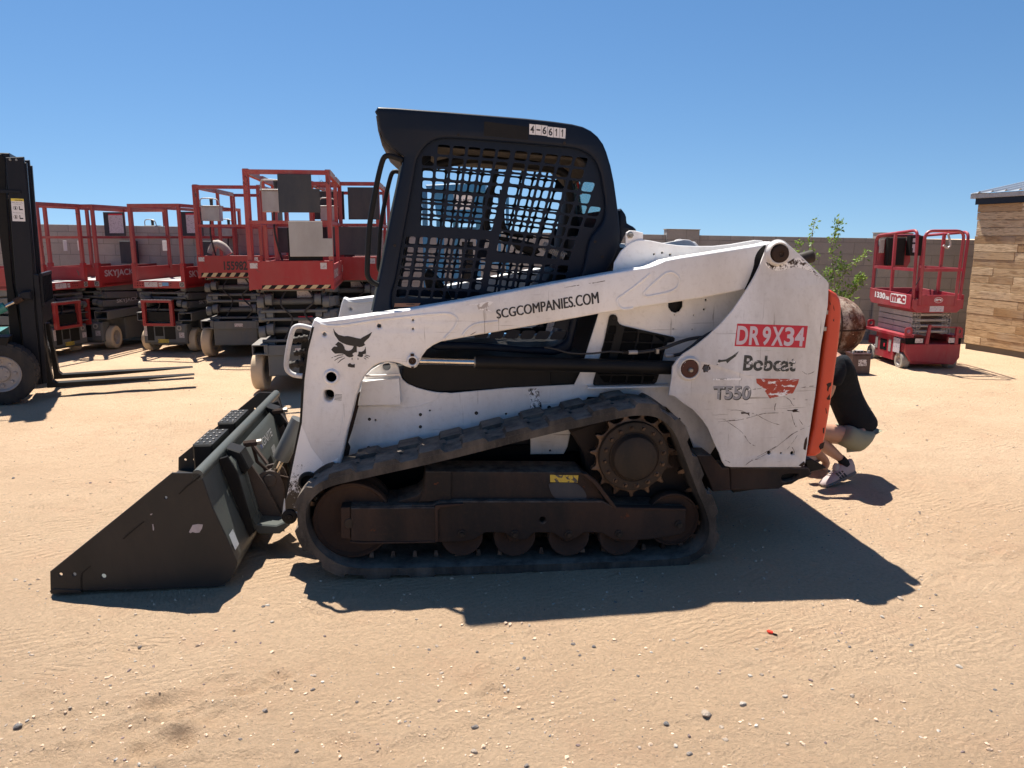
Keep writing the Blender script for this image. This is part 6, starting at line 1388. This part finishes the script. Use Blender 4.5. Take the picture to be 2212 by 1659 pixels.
for k in range(n):
    zc = .40 + bh * (k + .5)
    for sx in (-1, 1):
        for inn in (0, 1):
            x0 = sx * (.225 - inn * .055); a_, b_ = sorted((x0, x0 - sx * .042)); hb = bh * .43
            g = G(); g.prism([(a_, zc - hb), (b_, zc - hb), (b_, zc + hb), (a_, zc + hb)], .07 + .012 * ((k + inn) % 2), L - .14, holes=[[(a_ + .005, zc - hb + .005), (b_ - .005, zc - hb + .005), (b_ - .005, zc + hb - .005), (a_ + .005, zc + hb - .005)]], b=.001)
            g.lathe([(.001, x0 + sx * .006), (.014, x0 + sx * .005), (.015, x0)], .12, zc, 12, 'x').lathe([(.001, x0 + sx * .006), (.014, x0 + sx * .005), (.015, x0)], L / 2, zc, 12, 'x'); g.obj('scissor_arm', M['lightgrey'], mroot)
    G().tube([(-.21, .10, zc), (.21, .10, zc)], .016, 12).obj('cross_tube', M['lightgrey'], mroot)
g = G()
g.prism([(-.29, zp + .06), (-.23, zp), (.23, zp), (.29, zp + .06), (.29, zp + .15), (-.29, zp + .15)], -.012, .0, b=.004); g.prism([(-.225, zp + .085), (.21, zp + .085), (.21, zp + .20), (-.225, zp + .20)], -.024, -.012, b=.003)
g.prism([(.0, zp + .04), (.0, zp + .20), (L - .02, zp + .22), (L - .02, zp + .10), (L - .09, zp + .04)], -.305, -.292, ax='x', b=.003); g.prism([(.0, zp + .04), (.0, zp + .20), (L - .02, zp + .22), (L - .02, zp + .10), (L - .09, zp + .04)], .292, .305, ax='x', b=.003)
g.box(-.29, .29, 0, L - .02, zp + .05, zp + .07); g.box(-.29, .29, L - .035, L - .02, zp + .05, zp + .22, b=.003); g.box(-.23, .23, .0, L - .1, zp, zp + .05)
MP = g.obj('platform', M['mec'], mroot)
sheet(MP, 'warning_sticker', PRN, [(-.085, zp + .01), (.075, zp + .01), (.075, zp + .075), (-.085, zp + .075)], -.0125)
g = G(); # front gate loop, left side loop, right side loop, back loop: rounded flat-bar frames
def loop(pts, w=.030, rr=.05):
    q = []; n = len(pts)
    for i in range(n):
        b_ = Vector(pts[i]); a_ = Vector(pts[max(0, i - 1)]); c_ = Vector(pts[min(n - 1, i + 1)])
        if i in (0, n - 1): q.append(b_); continue
        p0 = b_ + (a_ - b_).normalized() * rr; p1 = b_ + (c_ - b_).normalized() * rr
        for j in range(6): t = j / 5; q.append(p0.lerp(b_, t).lerp(b_.lerp(p1, t), t))
    g.tube(q, w / 2, 8)
loop([(-.205, -.018, zp + .08), (-.225, -.018, zt - .01), (.215, -.018, zt - .01), (.195, -.018, zp + .08)], .034, .09); g.sq((-.21, -.018, zm), (.205, -.018, zm), .028, .036)
loop([(-.285, L - .04, zp + .18), (-.29, L - .04, zt - .06), (-.29, .02, zt), (-.265, .02, zp + .05)], .034, .09); g.sq((-.285, L - .04, zm), (-.28, .02, zm), .025, .034)
loop([(.285, L - .04, zp + .18), (.29, L - .04, zt - .06), (.29, .02, zt - .02), (.265, .02, zp + .05)], .034, .09); g.sq((.285, L - .04, zm), (.28, .02, zm), .025, .034)
loop([(-.285, L - .05, zp + .18), (-.285, L - .05, zt - .06), (.285, L - .05, zt - .06), (.285, L - .05, zp + .18)], .034, .08)
for sx in (-1, 1): g.sq((sx * .28, L * .50, zp + .18), (sx * .29, L * .50, zt - .03), .030)
g.obj('guardrail', M['mec'], mroot)
q = G().prism([(-.28, zm - .02), (.10, zm - .02), (.14, zm + .06), (.12, zt - .12), (-.2, zt - .10), (-.28, zt - .2)], L - .08, L - .065, b=.003).obj('manual_board', M['mec'], mroot)
G().box(-.20, .02, L - .17, L - .09, zm + .02, zt - .08, b=.012).obj('manual_case', M['black'], q); G().box(-.27, -.21, L - .10, L - .085, zm + .17, zt - .10, b=.003).obj('grey_panel', M['lightgrey'], q)
cb_ = G().box(.03, .18, L - .25, L - .15, zm + .14, zt - .06, b=.008).obj('control_box', M['black'], mroot)
for z_, w_ in ((zm + .30, .05), (zm + .23, .05), (zm + .18, .03)): sheet(cb_, 'sticker', PRN, [(.08 - w_ / 2, z_), (.08 + w_ / 2, z_), (.08 + w_ / 2, z_ + .05), (.08 - w_ / 2, z_ + .05)], L - .251)
G().tube(smooth([(.16, .2, zt - .04), (.20, .2, zt - .16), (.17, .2, zt - .20), (.12, .2, zt - .17)], 3, False), .012, 8).obj('hook', M['alu'], cb_)
G().tube(smooth([(-.15, .6, zp + .12), (-.02, .6, zp + .18), (.08, .6, zp + .30), (.12, .6, zp + .42)], 3, False), .006, 8).obj('loose_cable', M['hose'], mroot)
G().box(.09, .17, .3, .38, zp + .07, zp + .14, b=.01).obj('junction_box', M['alu'], MP)
text('lettering', '1330', [(.84, zp + .185), (.58, zp + .18), (.58, zp + .105), (.84, zp + .115)], -.3065, M['whiteclean'], MP, bold=.05, ax='x')
text('lettering', 'SE', [(.57, zp + .145), (.48, zp + .143), (.48, zp + .105), (.57, zp + .107)], -.3065, M['whiteclean'], MP, bold=.05, ax='x')
lp = G().prism(rrect(.10, zp + .085, .455, zp + .19, .02), -.3068, -.3055, ax='x').obj('logo_plate', M['whiteclean'], MP)
text('lettering', 'mec', [(.44, zp + .178), (.115, zp + .178), (.115, zp + .097), (.44, zp + .097)], -.3078, M['mec'], lp, bold=.05, ax='x')
g = G(); el = [(.0 + .05 * math.cos(t), zp + .143 + .032 * math.sin(t)) for t in np.linspace(0, 2 * math.pi, 28, endpoint=False)]; g.prism(el, -.0252, -.0245, holes=[[(x * .93, (z - zp - .143) * .90 + zp + .143) for x, z in el]]); g.obj('oval_ring', M['whiteclean'], MP)
text('lettering', 'mec', [(-.036, zp + .158), (.036, zp + .158), (.036, zp + .130), (-.036, zp + .130)], -.0252, M['whiteclean'], MP, bold=.05)

# ------------------------------------------------------------------ forklift at the left edge
FY_ = 24; FF_ = Frame(-4.60, 7.50, FY_)
fk = thing('forklift', 'black-masted forklift at the left edge with long forks resting near the ground', 'forklift', -4.60, 7.50, FY_)
Q = FF_.Y
a_ = Q('FY', [(66, 88), (284, 80), (345, 660), (385, 1200), (405, 1520)], -.36) + Q('FZ', [(400, 420), (440, 800), (478, 1250), (330, 1250), (262, 800), (232, 500), (205, 250), (182, 150)], -.36)
ms = G().prism(a_, -.36, -.30, b=.006).obj('mast_rail', M['forkblack'], fk)
b_ = Q('FY', [(288, 150), (320, 152), (352, 560), (385, 950), (432, 1500)], -.33) + Q('FZ', [(450, 480), (492, 900), (520, 1240), (470, 1250), (430, 800), (385, 300), (370, 0)], -.33)
G().prism(b_, -.335, -.28, b=.005).obj('mast_rail', M['forkblack'], fk)
c_ = Q('FY', [(-120, 40), (10, 45), (62, 100), (72, 500), (110, 1100), (150, 1600)], -.30) + Q('FZ', [(180, 300), (262, 820), (120, 820), (70, 150)], -.30) + Q('FY', [(-40, 800)], -.30)
G().prism(c_, -.29, -.22, b=.005).obj('mast_rail', M['black'], fk)
for o in [c for c in kids(fk)]: copy_part(o, dy=.32)
q = Q('FY', [(-200, 470), (250, 488), (252, 522), (-200, 515)], -.37); G().prism(q, -.375, -.362, b=.002).obj('mast_bracket', M['forkblack'], fk)
(q0,) = Q('FY', [(150, 110)], 0); G().box(q0[0] - .10, q0[0] + .02, -.28, .28, q0[1] - .05, q0[1] + .03, b=.006).obj('mast_crosshead', M['forkblack'], fk)
q = Q('FY', [(-200, 540), (90, 540), (85, 580), (-200, 580)], -.2); G().prism(q, -.2, .2).obj('mast_crosshead', M['forkblack'], fk)
for p in ((122, 118), (198, 120)):
    (q,) = Q('FY', [p], -.36); G().lathe([(.001, -.368), (.010, -.368), (.012, -.360)], q[0], q[1], 6).obj('bolt', M['steel'], ms)
q = Q('FY', [(130, 582), (285, 590), (307, 862), (152, 858)], -.36); wl = G().prism(q, -.3625, -.3605).obj('warning_label', M['whiteclean'], fk)
q = Q('FY', [(130, 582), (285, 590), (288, 620), (133, 616)], -.36); G().prism(q, -.3632, -.3626).obj('label_header', M['warn'], wl)
text('label_text', 'warning', Q('FY', [(175, 596), (270, 600), (272, 618), (177, 614)], -.36), -.3638, M['inkplain'], wl, bold=.04)
text('label_text', 'Stand clear under', Q('FY', [(142, 626), (276, 634), (277, 644), (143, 637)], -.36), -.3630, M['inkplain'], wl)
text('label_text', 'moving mast', Q('FY', [(165, 648), (255, 653), (256, 663), (166, 658)], -.36), -.3630, M['inkplain'], wl)
text('label_text', 'No riding allowed', Q('FY', [(160, 750), (278, 757), (279, 768), (161, 762)], -.36), -.3630, M['inkplain'], wl)
g = G()
for cx0, cy0 in ((186, 700), (192, 808)):
    (q,) = Q('FY', [(cx0, cy0)], -.36); (q2,) = Q('FY', [(cx0 + 27, cy0)], -.36); rr = q2[0] - q[0]
    g.prism(circ(q, rr, 20), -.3632, -.3626, holes=[circ(q, rr * .86, 20)]); g.prism(circ((q[0], q[1] + rr * .5), rr * .25, 10), -.3632, -.3626); g.prism([(q[0] - rr * .3, q[1] - rr * .7), (q[0] + rr * .3, q[1] - rr * .7), (q[0] + rr * .35, q[1] + rr * .25), (q[0] - rr * .35, q[1] + rr * .25)], -.3632, -.3626)
    (q,) = Q('FY', [(cx0 + 66, cy0 + 4)], -.36); g.prism([(q[0] - rr * .8, q[1] - rr * .9), (q[0] + rr * .8, q[1] - rr * .9), (q[0] + rr * .8, q[1] - rr * .3), (q[0] - rr * .4, q[1] - rr * .3), (q[0] - rr * .4, q[1] + rr * 1.1), (q[0] - rr * .8, q[1] + rr * 1.1)], -.3632, -.3626)
g.obj('pictogram', M['inkplain'], wl)
# carriage, backrest, forks
q = Q('FZ', [(378, -20), (442, 0), (492, 500), (520, 900), (545, 1235), (490, 1240), (450, 700)], -.34); G().prism(q, -.36, -.32, b=.005).obj('carriage_plate', M['forkblack'], fk)
q = Q('FZ', [(395, 140), (470, 120), (500, 560), (430, 560)], -.3); CRG = G().prism(q, -.30, .30, b=.006).obj('carriage', M['forkblack'], fk)
(q1,), (q2,), (q3,) = Q('FZ', [(452, 0)], -.32), Q('FZ', [(482, 340)], -.32), Q('FZ', [(505, 560)], -.32)
g = G()
for k in range(8):
    y_ = -.32 + k * .093; g.sq((q1[0] + .01, y_, q1[1]), (q2[0] + .01, y_, q2[1]), .012, .02)
for q_ in (q1, q2): g.sq((q_[0] + .01, -.33, q_[1]), (q_[0] + .01, .34, q_[1]), .03, .03)
g.obj('load_backrest', M['forkblack'], fk)
for y_, off in ((-.28, 0), (.22, 1)):
    if not off: up = Q('FZ', [(500, 605), (560, 605), (580, 900), (604, 1225), (560, 1275), (545, 1240), (520, 900)], -.28); tip = Q('F1', [(1175, 1450), (1176, 1453), (900, 1478), (320, 1503), (305, 1497), (318, 1478), (900, 1455)], -.28)
    zf = .085
    hx = Q('FZ', [(604, 1225)], -.28)[0][0]; tx_ = Q('F1', [(1175, 1450)], -.28)[0][0]; zt_u = Q('FZ', [(530, 605)], -.28)[0][1]
    o = G().prism([(hx - .045, zf + .0), (hx + .4, zf + .002), (tx_, zf + .030), (tx_, zf + .036), (hx + .5, zf + .045), (hx + .03, zf + .045), (hx + .005, zf + .07), (hx - .035, zt_u), (hx - .075, zt_u), (hx - .045, zf + .3)], y_ - .055, y_ + .055, b=.004).obj('fork', M['black'], fk)
# tilt cylinder, wheels, body behind
a_, b_ = Q('FZ', [(330, 225), (60, 360)], -.42); A_ = Vector((a_[0], -.42, a_[1])); B_ = Vector((b_[0], -.42, b_[1])); d = B_ - A_
TC = G().rod(A_ + d * .5, A_ + d * 1.05, .016, 16).obj('tilt_rod', M['chrome'], fk); G().rod(A_ + d * 1.0, A_ + d * 2.2, .042, 20).obj('tilt_cylinder', M['teal'], TC); G().rod(A_ + d * .28, A_ + d * .62, .028, 16).obj('rod_end', M['rust'], TC)
q = Q('FZ', [(350, 180), (365, 285), (240, 270), (210, 300), (215, 215), (250, 190)], -.42); G().prism(q, -.44, -.36, b=.01).obj('tilt_lug', M['forkblack'], fk)
def big_wheel(x, y, r, w, side=-1):
    g = G(); g.lathe([(r * .56, y), (r * .62, y - .006), (r * .80, y - .010), (r * .93, y), (r * .985, y + .02), (r * .99, y + w - .02), (r * .93, y + w), (r * .56, y + w)], x, r, 56)
    for k in range(26):
        a = 2 * math.pi * k / 26; da = math.pi / 26 * .74; v = []
        for aa, rr_, yy in [(a + s * da, rr_, yy) for yy in (y + .004, y + w * .46) for s, rr_ in ((-1, r * .90), (1, r * .90), (.95, r * 1.0), (-.95, r * 1.0))]: v.append((x + rr_ * math.cos(aa), yy, r + rr_ * math.sin(aa)))
        g.add(v, [(0, 1, 2, 3), (4, 7, 6, 5), (0, 4, 5, 1), (1, 5, 6, 2), (2, 6, 7, 3), (3, 7, 4, 0)])
        v = [(px_ + 0, yy + w * .5, pz_) for px_, yy, pz_ in v]; g.add(v, [(0, 1, 2, 3), (4, 7, 6, 5), (0, 4, 5, 1), (1, 5, 6, 2), (2, 6, 7, 3), (3, 7, 4, 0)])
    t = g.obj('wheel', M['tyre'], fk)
    g = G(); g.lathe([(r * .575, y - .002), (r * .56, y - .010), (r * .54, y - .004), (r * .50, y + .025), (r * .26, y + .035), (r * .23, y + .005), (r * .10, y - .002), (.001, y - .002)], x, r, 48)
    for k in range(8): a = 2 * math.pi * k / 8; g.lathe([(.001, y + .010), (.013, y + .010), (.018, y + .032)], x + r * .38 * math.cos(a), r + r * .38 * math.sin(a), 10)
    for k in range(6): a = 2 * math.pi * k / 6 + .3; g.lathe([(.001, y - .010), (.010, y - .010), (.012, y + .004)], x + r * .165 * math.cos(a), r + r * .165 * math.sin(a), 8)
    g.obj('rim', M['rim'], t); return t
(q,) = FF_.Y('FZ', [(4, 1100)], -.60); big_wheel(q[0], -.60, .285, .19); big_wheel(q[0], .41, .285, .19); big_wheel(q[0] - 1.45, -.50, .24, .16); big_wheel(q[0] - 1.45, .34, .24, .16)
wx = q[0]
g = G(); g.box(wx - 2.0, wx - .05, -.38, .38, .22, .62, b=.03); g.box(wx - 2.1, wx - 1.2, -.42, .42, .3, .95, b=.06); BD = g.obj('truck_body', M['teal'], fk)
G().prism([(wx - .38, .50), (wx - .05, .56), (wx + .06, .50), (wx + .10, .62), (wx - .38, .64)], -.60, -.40, b=.008).obj('fender', M['black'], BD); G().box(wx - 1.15, wx - .65, -.25, .25, .62, .95, b=.04).obj('seat', M['black'], BD)
g = G()
for x0, x1 in ((wx - .25, wx - .45), (wx - 1.75, wx - 1.55)):
    for y_ in (-.40, .40): g.sq((x0, y_, .6), (x1, y_, 1.9), .05)
g.box(wx - 1.6, wx - .4, -.44, .44, 1.88, 1.93, b=.01); g.obj('overhead_guard', M['forkblack'], BD)

# ------------------------------------------------------------------ blue mast lift seen through the cab
BD_ = 9.0; xb = lambda fc: (K('FC', [(fc, 0)])[0][0] - 1106) / 1695 * BD_
bl = thing('mast_lift', 'blue mast lift with a raised basket and white sign, seen through the loader cab', 'lift', xb(800), BD_, 0); x0_ = xb(800)
g = G(); g.box(-.50, .62, -.35, .6, .12, .38, b=.03); CH = g.obj('chassis', M['blue'], bl)
for sx in (-.42, .54):
    for y_ in (-.25, .5): 
        t = G().lathe([(.06, sx - .05), (.115, sx - .05), (.12, sx - .03), (.12, sx + .03), (.115, sx + .05), (.06, sx + .05), (.001, sx + .04)], y_, .12, 24, 'x').obj('wheel', M['tyre'], bl)
for a_, b_, zt_ in ((538, 572, 2.02), (640, 690, 1.7), (762, 800, 1.95), (930, 962, 2.0), (1092, 1112, 1.95), (1150, 1172, 1.95)): G().box(xb(a_) - x0_, xb(b_) - x0_, -.05, .05, .35, zt_, b=.005).obj('mast_post', M['blue'], bl)
g = G()
for z_ in (.8, 1.2, 1.6): g.sq((xb(540) - x0_, .0, z_), (xb(1170) - x0_, .0, z_), .03)
g.obj('cross_brace', M['blue'], bl)
G().box(xb(825) - x0_, xb(905) - x0_, -.06, .05, .5, 1.45, b=.006).obj('hydraulic_unit', M['black'], bl)
BKT = G().prism([(xb(640) - x0_, 2.02), (xb(660) - x0_, 1.72), (xb(760) - x0_, 1.66), (xb(1000) - x0_, 1.66), (xb(1005) - x0_, 2.03), (xb(900) - x0_, 2.06)], -.35, .2, b=.01).obj('basket', M['blue'], bl)
G().prism([(xb(590) - x0_, 2.06), (xb(600) - x0_, 2.0), (xb(1010) - x0_, 1.98), (xb(1010) - x0_, 2.09)], -.4, .25, b=.01).obj('basket_rim', M['blue'], bl)
sg_ = G().prism([(xb(785) - x0_, 1.80), (xb(920) - x0_, 1.80), (xb(920) - x0_, 1.97), (xb(785) - x0_, 1.97)], -.356, -.351).obj('sign', M['whiteclean'], bl)
text('lettering', 'STARLIFT', [(xb(800) - x0_, 1.91), (xb(915) - x0_, 1.91), (xb(915) - x0_, 1.875), (xb(800) - x0_, 1.875)], -.3572, M['inkplain'], sg_)
# ------------------------------------------------------------------ crouching person
(fx_, fy_) = gp((1806, 1050)); PX, PY = fx_, fy_ + .10
PF = Frame(PX, PY, 0); pr = thing('person', 'crouching person in a black T-shirt, khaki shorts and striped sneakers behind the orange door', 'person', PX, PY, 0)
def J(p, y): (q,) = PF.Y('FP', [p], y); return Vector((q[0], y, q[1]))
def skin(name, chains, mat, sub=2, root=0, ang=180):
    vs = []; es = []; rs = []; key = {}
    for ch in chains:
        prev = None
        for nm, p, r in ch:
            if nm not in key: key[nm] = len(vs); vs.append(tuple(p)); rs.append(r if isinstance(r, tuple) else (r, r))
            k = key[nm]
            if prev is not None: es.append((prev, k))
            prev = k
    me = bpy.data.meshes.new(name); me.from_pydata(vs, es, []); o = bpy.data.objects.new(name, me); COL.objects.link(o)
    o.modifiers.new('s', 'SKIN'); sv = me.skin_vertices[0] if len(me.skin_vertices) else None
    for i, r in enumerate(rs): me.skin_vertices[0].data[i].radius = r; me.skin_vertices[0].data[i].use_root = (i == 0)
    o.modifiers[0].use_smooth_shade = True; m_ = o.modifiers.new('u', 'SUBSURF'); m_.levels = sub; m_.render_levels = sub
    me2 = bpy.data.meshes.new_from_object(o.evaluated_get(bpy.context.evaluated_depsgraph_get())); bpy.data.objects.remove(o)
    me2.materials.clear(); me2.materials.append(mat); me2.polygons.foreach_set('use_smooth', [True] * len(me2.polygons))
    o = bpy.data.objects.new(name, me2); COL.objects.link(o); o.parent = pr; me2.name = name; return o
SK = paint('tanned_skin', (.42, .235, .155), dirt=(.34, .16, .10), da=.2, rough=.5, bump=.08, bs=120, ds=8)
SHIRT = paint('black_cotton', (.012, .014, .017), dirt=(.04, .04, .042), da=.3, rough=.95, bump=1.0, bs=9, ds=4, spec=.15)
SHORT = paint('khaki_cloth', (.26, .26, .185), dirt=(.17, .16, .11), da=.3, rough=.9, bump=.25, bs=14, ds=3, spec=.2)
SHOE = paint('dusty_suede', (.42, .34, .33), dirt=(.25, .2, .17), da=.3, rough=.8, ds=9); SOLE = paint('grey_sole', (.16, .15, .14), rough=.8)
pel = J((1105, 920), .03); wst = J((1045, 740), .03); chs = J((960, 500), .03); upc = J((895, 330), .03); nck = J((850, 235), .03); hd0 = J((812, 175), .03); hd1 = J((775, 105), .03); hd2 = J((750, 50), .03)
shL = J((925, 300), -.10); shR = J((915, 310), .16)
hipL = J((1095, 925), -.06); hipR = J((1100, 925), .12); knL = J((650, 862), -.10); knR = J((600, 900), .17); anL = J((985, 1128), -.075); anR = J((850, 1140), .20)
elL = J((860, 600), -.13); wrL = J((640, 560), -.09); elR = J((830, 620), .20); wrR = J((620, 590), .14)
def hand(base, d, side):
    d = d.normalized(); up = Vector((0, 0, 1)); lat = d.cross(up).normalized(); out = []
    palm = base + d * .045
    fing = []
    for k, (o_, ln) in enumerate(((-.022, .055), (-.008, .062), (.006, .058), (.019, .046))):
        r0 = palm + lat * o_ + d * .01; a = r0 + d * ln * .45 - up * .006; b = a + d * ln * .35 - up * .018; fing.append([('p' + side, palm, (.022, .014)), ('f0%d%s' % (k, side), r0, .009), ('f1%d%s' % (k, side), a, .008), ('f2%d%s' % (k, side), b, .0065)])
    t0 = base + d * .02 + up * .012 - lat * .02; t1 = t0 + d * .025 + up * .010 - lat * .012; t2 = t1 + d * .02 - up * .006
    fing.append([('p' + side, palm, (.022, .014)), ('t0' + side, t0, .010), ('t1' + side, t1, .009), ('t2' + side, t2, .007)]); return palm, fing
plL, fL = hand(wrL, wrL - elL, 'l'); plR, fR = hand(wrR, wrR - elR, 'r')
hdir = (hd2 - hd0).normalized(); fwd = Vector((-.85, 0, -.45)).normalized()
ch = [[('pel', pel, (.055, .072)), ('wst', wst, (.055, .07)), ('chs', chs, (.08, .10)), ('upc', upc, (.06, .09)), ('nck', nck, .038), ('h0', hd0, (.046, .045)), ('h1', hd1, (.066, .058)), ('h2', hd2, (.05, .046))],
      [('upc', upc, (.06, .09)), ('shL', shL, .035), ('elL', elL, .027), ('fmL', elL.lerp(wrL, .35), .027), ('wrL', wrL, (.019, .015)), ('pl', plL, (.022, .014))],
      [('upc', upc, (.06, .09)), ('shR', shR, .035), ('elR', elR, .027), ('fmR', elR.lerp(wrR, .35), .027), ('wrR', wrR, (.019, .015)), ('pr', plR, (.022, .014))],
      [('pel', pel, (.055, .072)), ('hiL', hipL, .048), ('thL', hipL.lerp(knL, .45), .062), ('kuL', hipL.lerp(knL, .82), .050), ('knL', knL, .040), ('clL', knL.lerp(anL, .35), .043), ('cmL', knL.lerp(anL, .62), .040), ('clL2', knL.lerp(anL, .86), .029), ('anL', anL, .026), ('ftL', J((930, 1255), -.085), (.024, .03))],
      [('pel', pel, (.055, .072)), ('hiR', hipR, .065), ('thR', hipR.lerp(knR, .5), .058), ('knR', knR, .040), ('clR', knR.lerp(anR, .4), .043), ('anR', anR, .026), ('ftR', J((790, 1225), .19), (.024, .03))],
      [('h1', hd1, (.066, .058)), ('nose', hd1 + fwd * .082 - hdir * .012, .010)], [('h0', hd0, .046), ('chinp', hd0 + fwd * .045 - hdir * .0, .024)]] 
ch += [[('h1', hd1, (.066, .058)), ('ear' + s, hd1 + Vector((.01, sy * .066, -.005)), .011)] for s, sy in (('a', -1), ('b', 1))]
ch = ch + fL + fR
body = skin('body', ch, SK)
for sy in (-1, 1):
    e_ = hd1 + fwd * .060 + hdir * .012 + Vector((0, sy * .024, 0)); bm = bmesh.new(); bmesh.ops.create_uvsphere(bm, u_segments=12, v_segments=8, radius=.0085); bm.transform(Matrix.Translation(e_)); me = bpy.data.meshes.new('eye'); bm.to_mesh(me); bm.free(); me.materials.append(M['inkplain']); o = bpy.data.objects.new('eye', me); COL.objects.link(o); o.parent = pr
hr = skin('hair', [[('a', hd0 - fwd * .035 + hdir * .01, (.035, .042)), ('b', hd1 - fwd * .022 + hdir * .01, (.060, .062)), ('c', hd2 + hdir * .010 - fwd * .004, (.052, .052)), ('d', hd2 + fwd * .03 + hdir * .004, (.030, .036))]], paint('dark_hair', (.03, .02, .015), rough=.7, bump=.5, bs=90))
o = skin('t_shirt', [[('a', J((1168, 925), .03), (.085, .125)), ('b', J((1098, 805), .03), (.100, .118)), ('c', J((1020, 660), .03), (.092, .108)), ('d', J((968, 510), .03), (.088, .112)), ('e', J((925, 380), .03), (.080, .115)), ('f', J((895, 305), .03), (.062, .09)), ('g', J((862, 255), .03), .046)],
                     [('e', J((925, 380), .03), (.080, .115)), ('s1', J((950, 330), -.10), .058), ('s2', J((925, 420), -.125), .052), ('s3', J((895, 510), -.13), .050)], [('e', J((925, 380), .03), .08), ('r1', J((930, 340), .17), .058), ('r2', J((890, 500), .20), .050)]], SHIRT)
o = skin('shorts', [[('z', J((1085, 850), .03), (.080, .10)), ('a', J((1115, 905), .03), (.088, .110)), ('b', J((1125, 955), .03), (.072, .12)), ('c', J((1100, 965), -.06), (.076, .078)), ('d', J((1030, 935), -.085), (.078, .076)), ('e', J((960, 885), -.095), (.080, .072))],
                    [('b', J((1125, 955), .03), (.072, .12)), ('f', J((1090, 960), .12), .074), ('g', J((960, 900), .15), .074), ('h', J((880, 885), .16), .074)]], SHORT)
def shoe():
    toe, heel = J((806, 1338), -.125), J((1062, 1222), -.055)
    ax_ = (heel - toe); Ln = ax_.length; u = ax_.normalized(); lat = Vector((u.y, -u.x, 0)).normalized() * -1; lat = Vector((0, 0, 1)).cross(u).normalized(); v = u.cross(lat).normalized()
    if v.z < 0: v = -v
    secs = [(-.045, .010, .016), (-.02, .024, .026), (.06, .033, .034), (.20, .039, .042), (.34, .039, .054), (.48, .036, .070), (.60, .034, .086), (.72, .033, .092), (.84, .033, .094), (.95, .030, .096), (1.02, .022, .092), (1.05, .008, .080)]
    def loft(grow, lo, top, name, mat, parent):
        vs = []; n = 18
        for t, w, h in secs:
            c = toe + u * Ln * t
            for k in range(n):
                a = 2 * math.pi * k / n; cx, cz = math.cos(a), math.sin(a); cx = math.copysign(abs(cx) ** .7, cx); cz = math.copysign(abs(cz) ** .8, cz)
                vs.append(c + lat * cx * (w + grow) * (1 if cz < 0 else (1 - .35 * cz)) + v * (lo + ((top if top else h) - lo) * (cz * .5 + .5)))
        f = [(i * n + k, (i + 1) * n + k, (i + 1) * n + (k + 1) % n, i * n + (k + 1) % n) for i in range(len(secs) - 1) for k in range(n)]
        f += [tuple(range(n)), tuple(range((len(secs) - 1) * n, len(secs) * n))]
        return G().add(vs, f).obj(name, mat, parent, ang=50)
    o = loft(0, .006, None, 'sneaker', SHOE, pr); loft(.005, -.006, .020, 'sole', SOLE, o)
    sd = lat if lat.y < 0 else -lat; g = G()
    for k in range(3):
        t = .46 + k * .085; q = [toe + u * Ln * (t + dt) + v * hh_ + sd * ww for dt, hh_, ww in ((0, .018, .0405), (.05, .018, .0405), (-.03, .060, .0300), (-.08, .060, .0300))]
        g.add(q + [p - sd * .006 for p in q], [(0, 1, 2, 3), (7, 6, 5, 4), (0, 4, 5, 1), (1, 5, 6, 2), (2, 6, 7, 3), (3, 7, 4, 0)])
    g.obj('dark_stripes', M['inkplain'], o)
    g = G()
    for k in range(5): t = .26 + k * .065; hh_ = .049 + k * .0085; g.tube([toe + u * Ln * t + v * (hh_ - .004) - lat * .018, toe + u * Ln * (t + .02) + v * (hh_ + .003), toe + u * Ln * t + v * (hh_ - .004) + lat * .018], .0028, 6)
    g.obj('laces', M['lightgrey'], o)
    tg = [toe + u * Ln * t + v * h for t, h in ((.46, .066), (.52, .085), (.56, .102))]; G().tube(tg, [.018, .020, .014], 10).obj('tongue', M['lightgrey'], o)
    G().tube([toe + u * Ln * .80 + v * .07, toe + u * Ln * .76 + v * .10, toe + u * Ln * .70 + v * .125], [.030, .028, .026], 14).obj('sock', SHIRT, o)
    return o
s1 = shoe(); s2 = copy_part(s1, dy=.27, dx=-.115)
print('objects', len(bpy.data.objects))
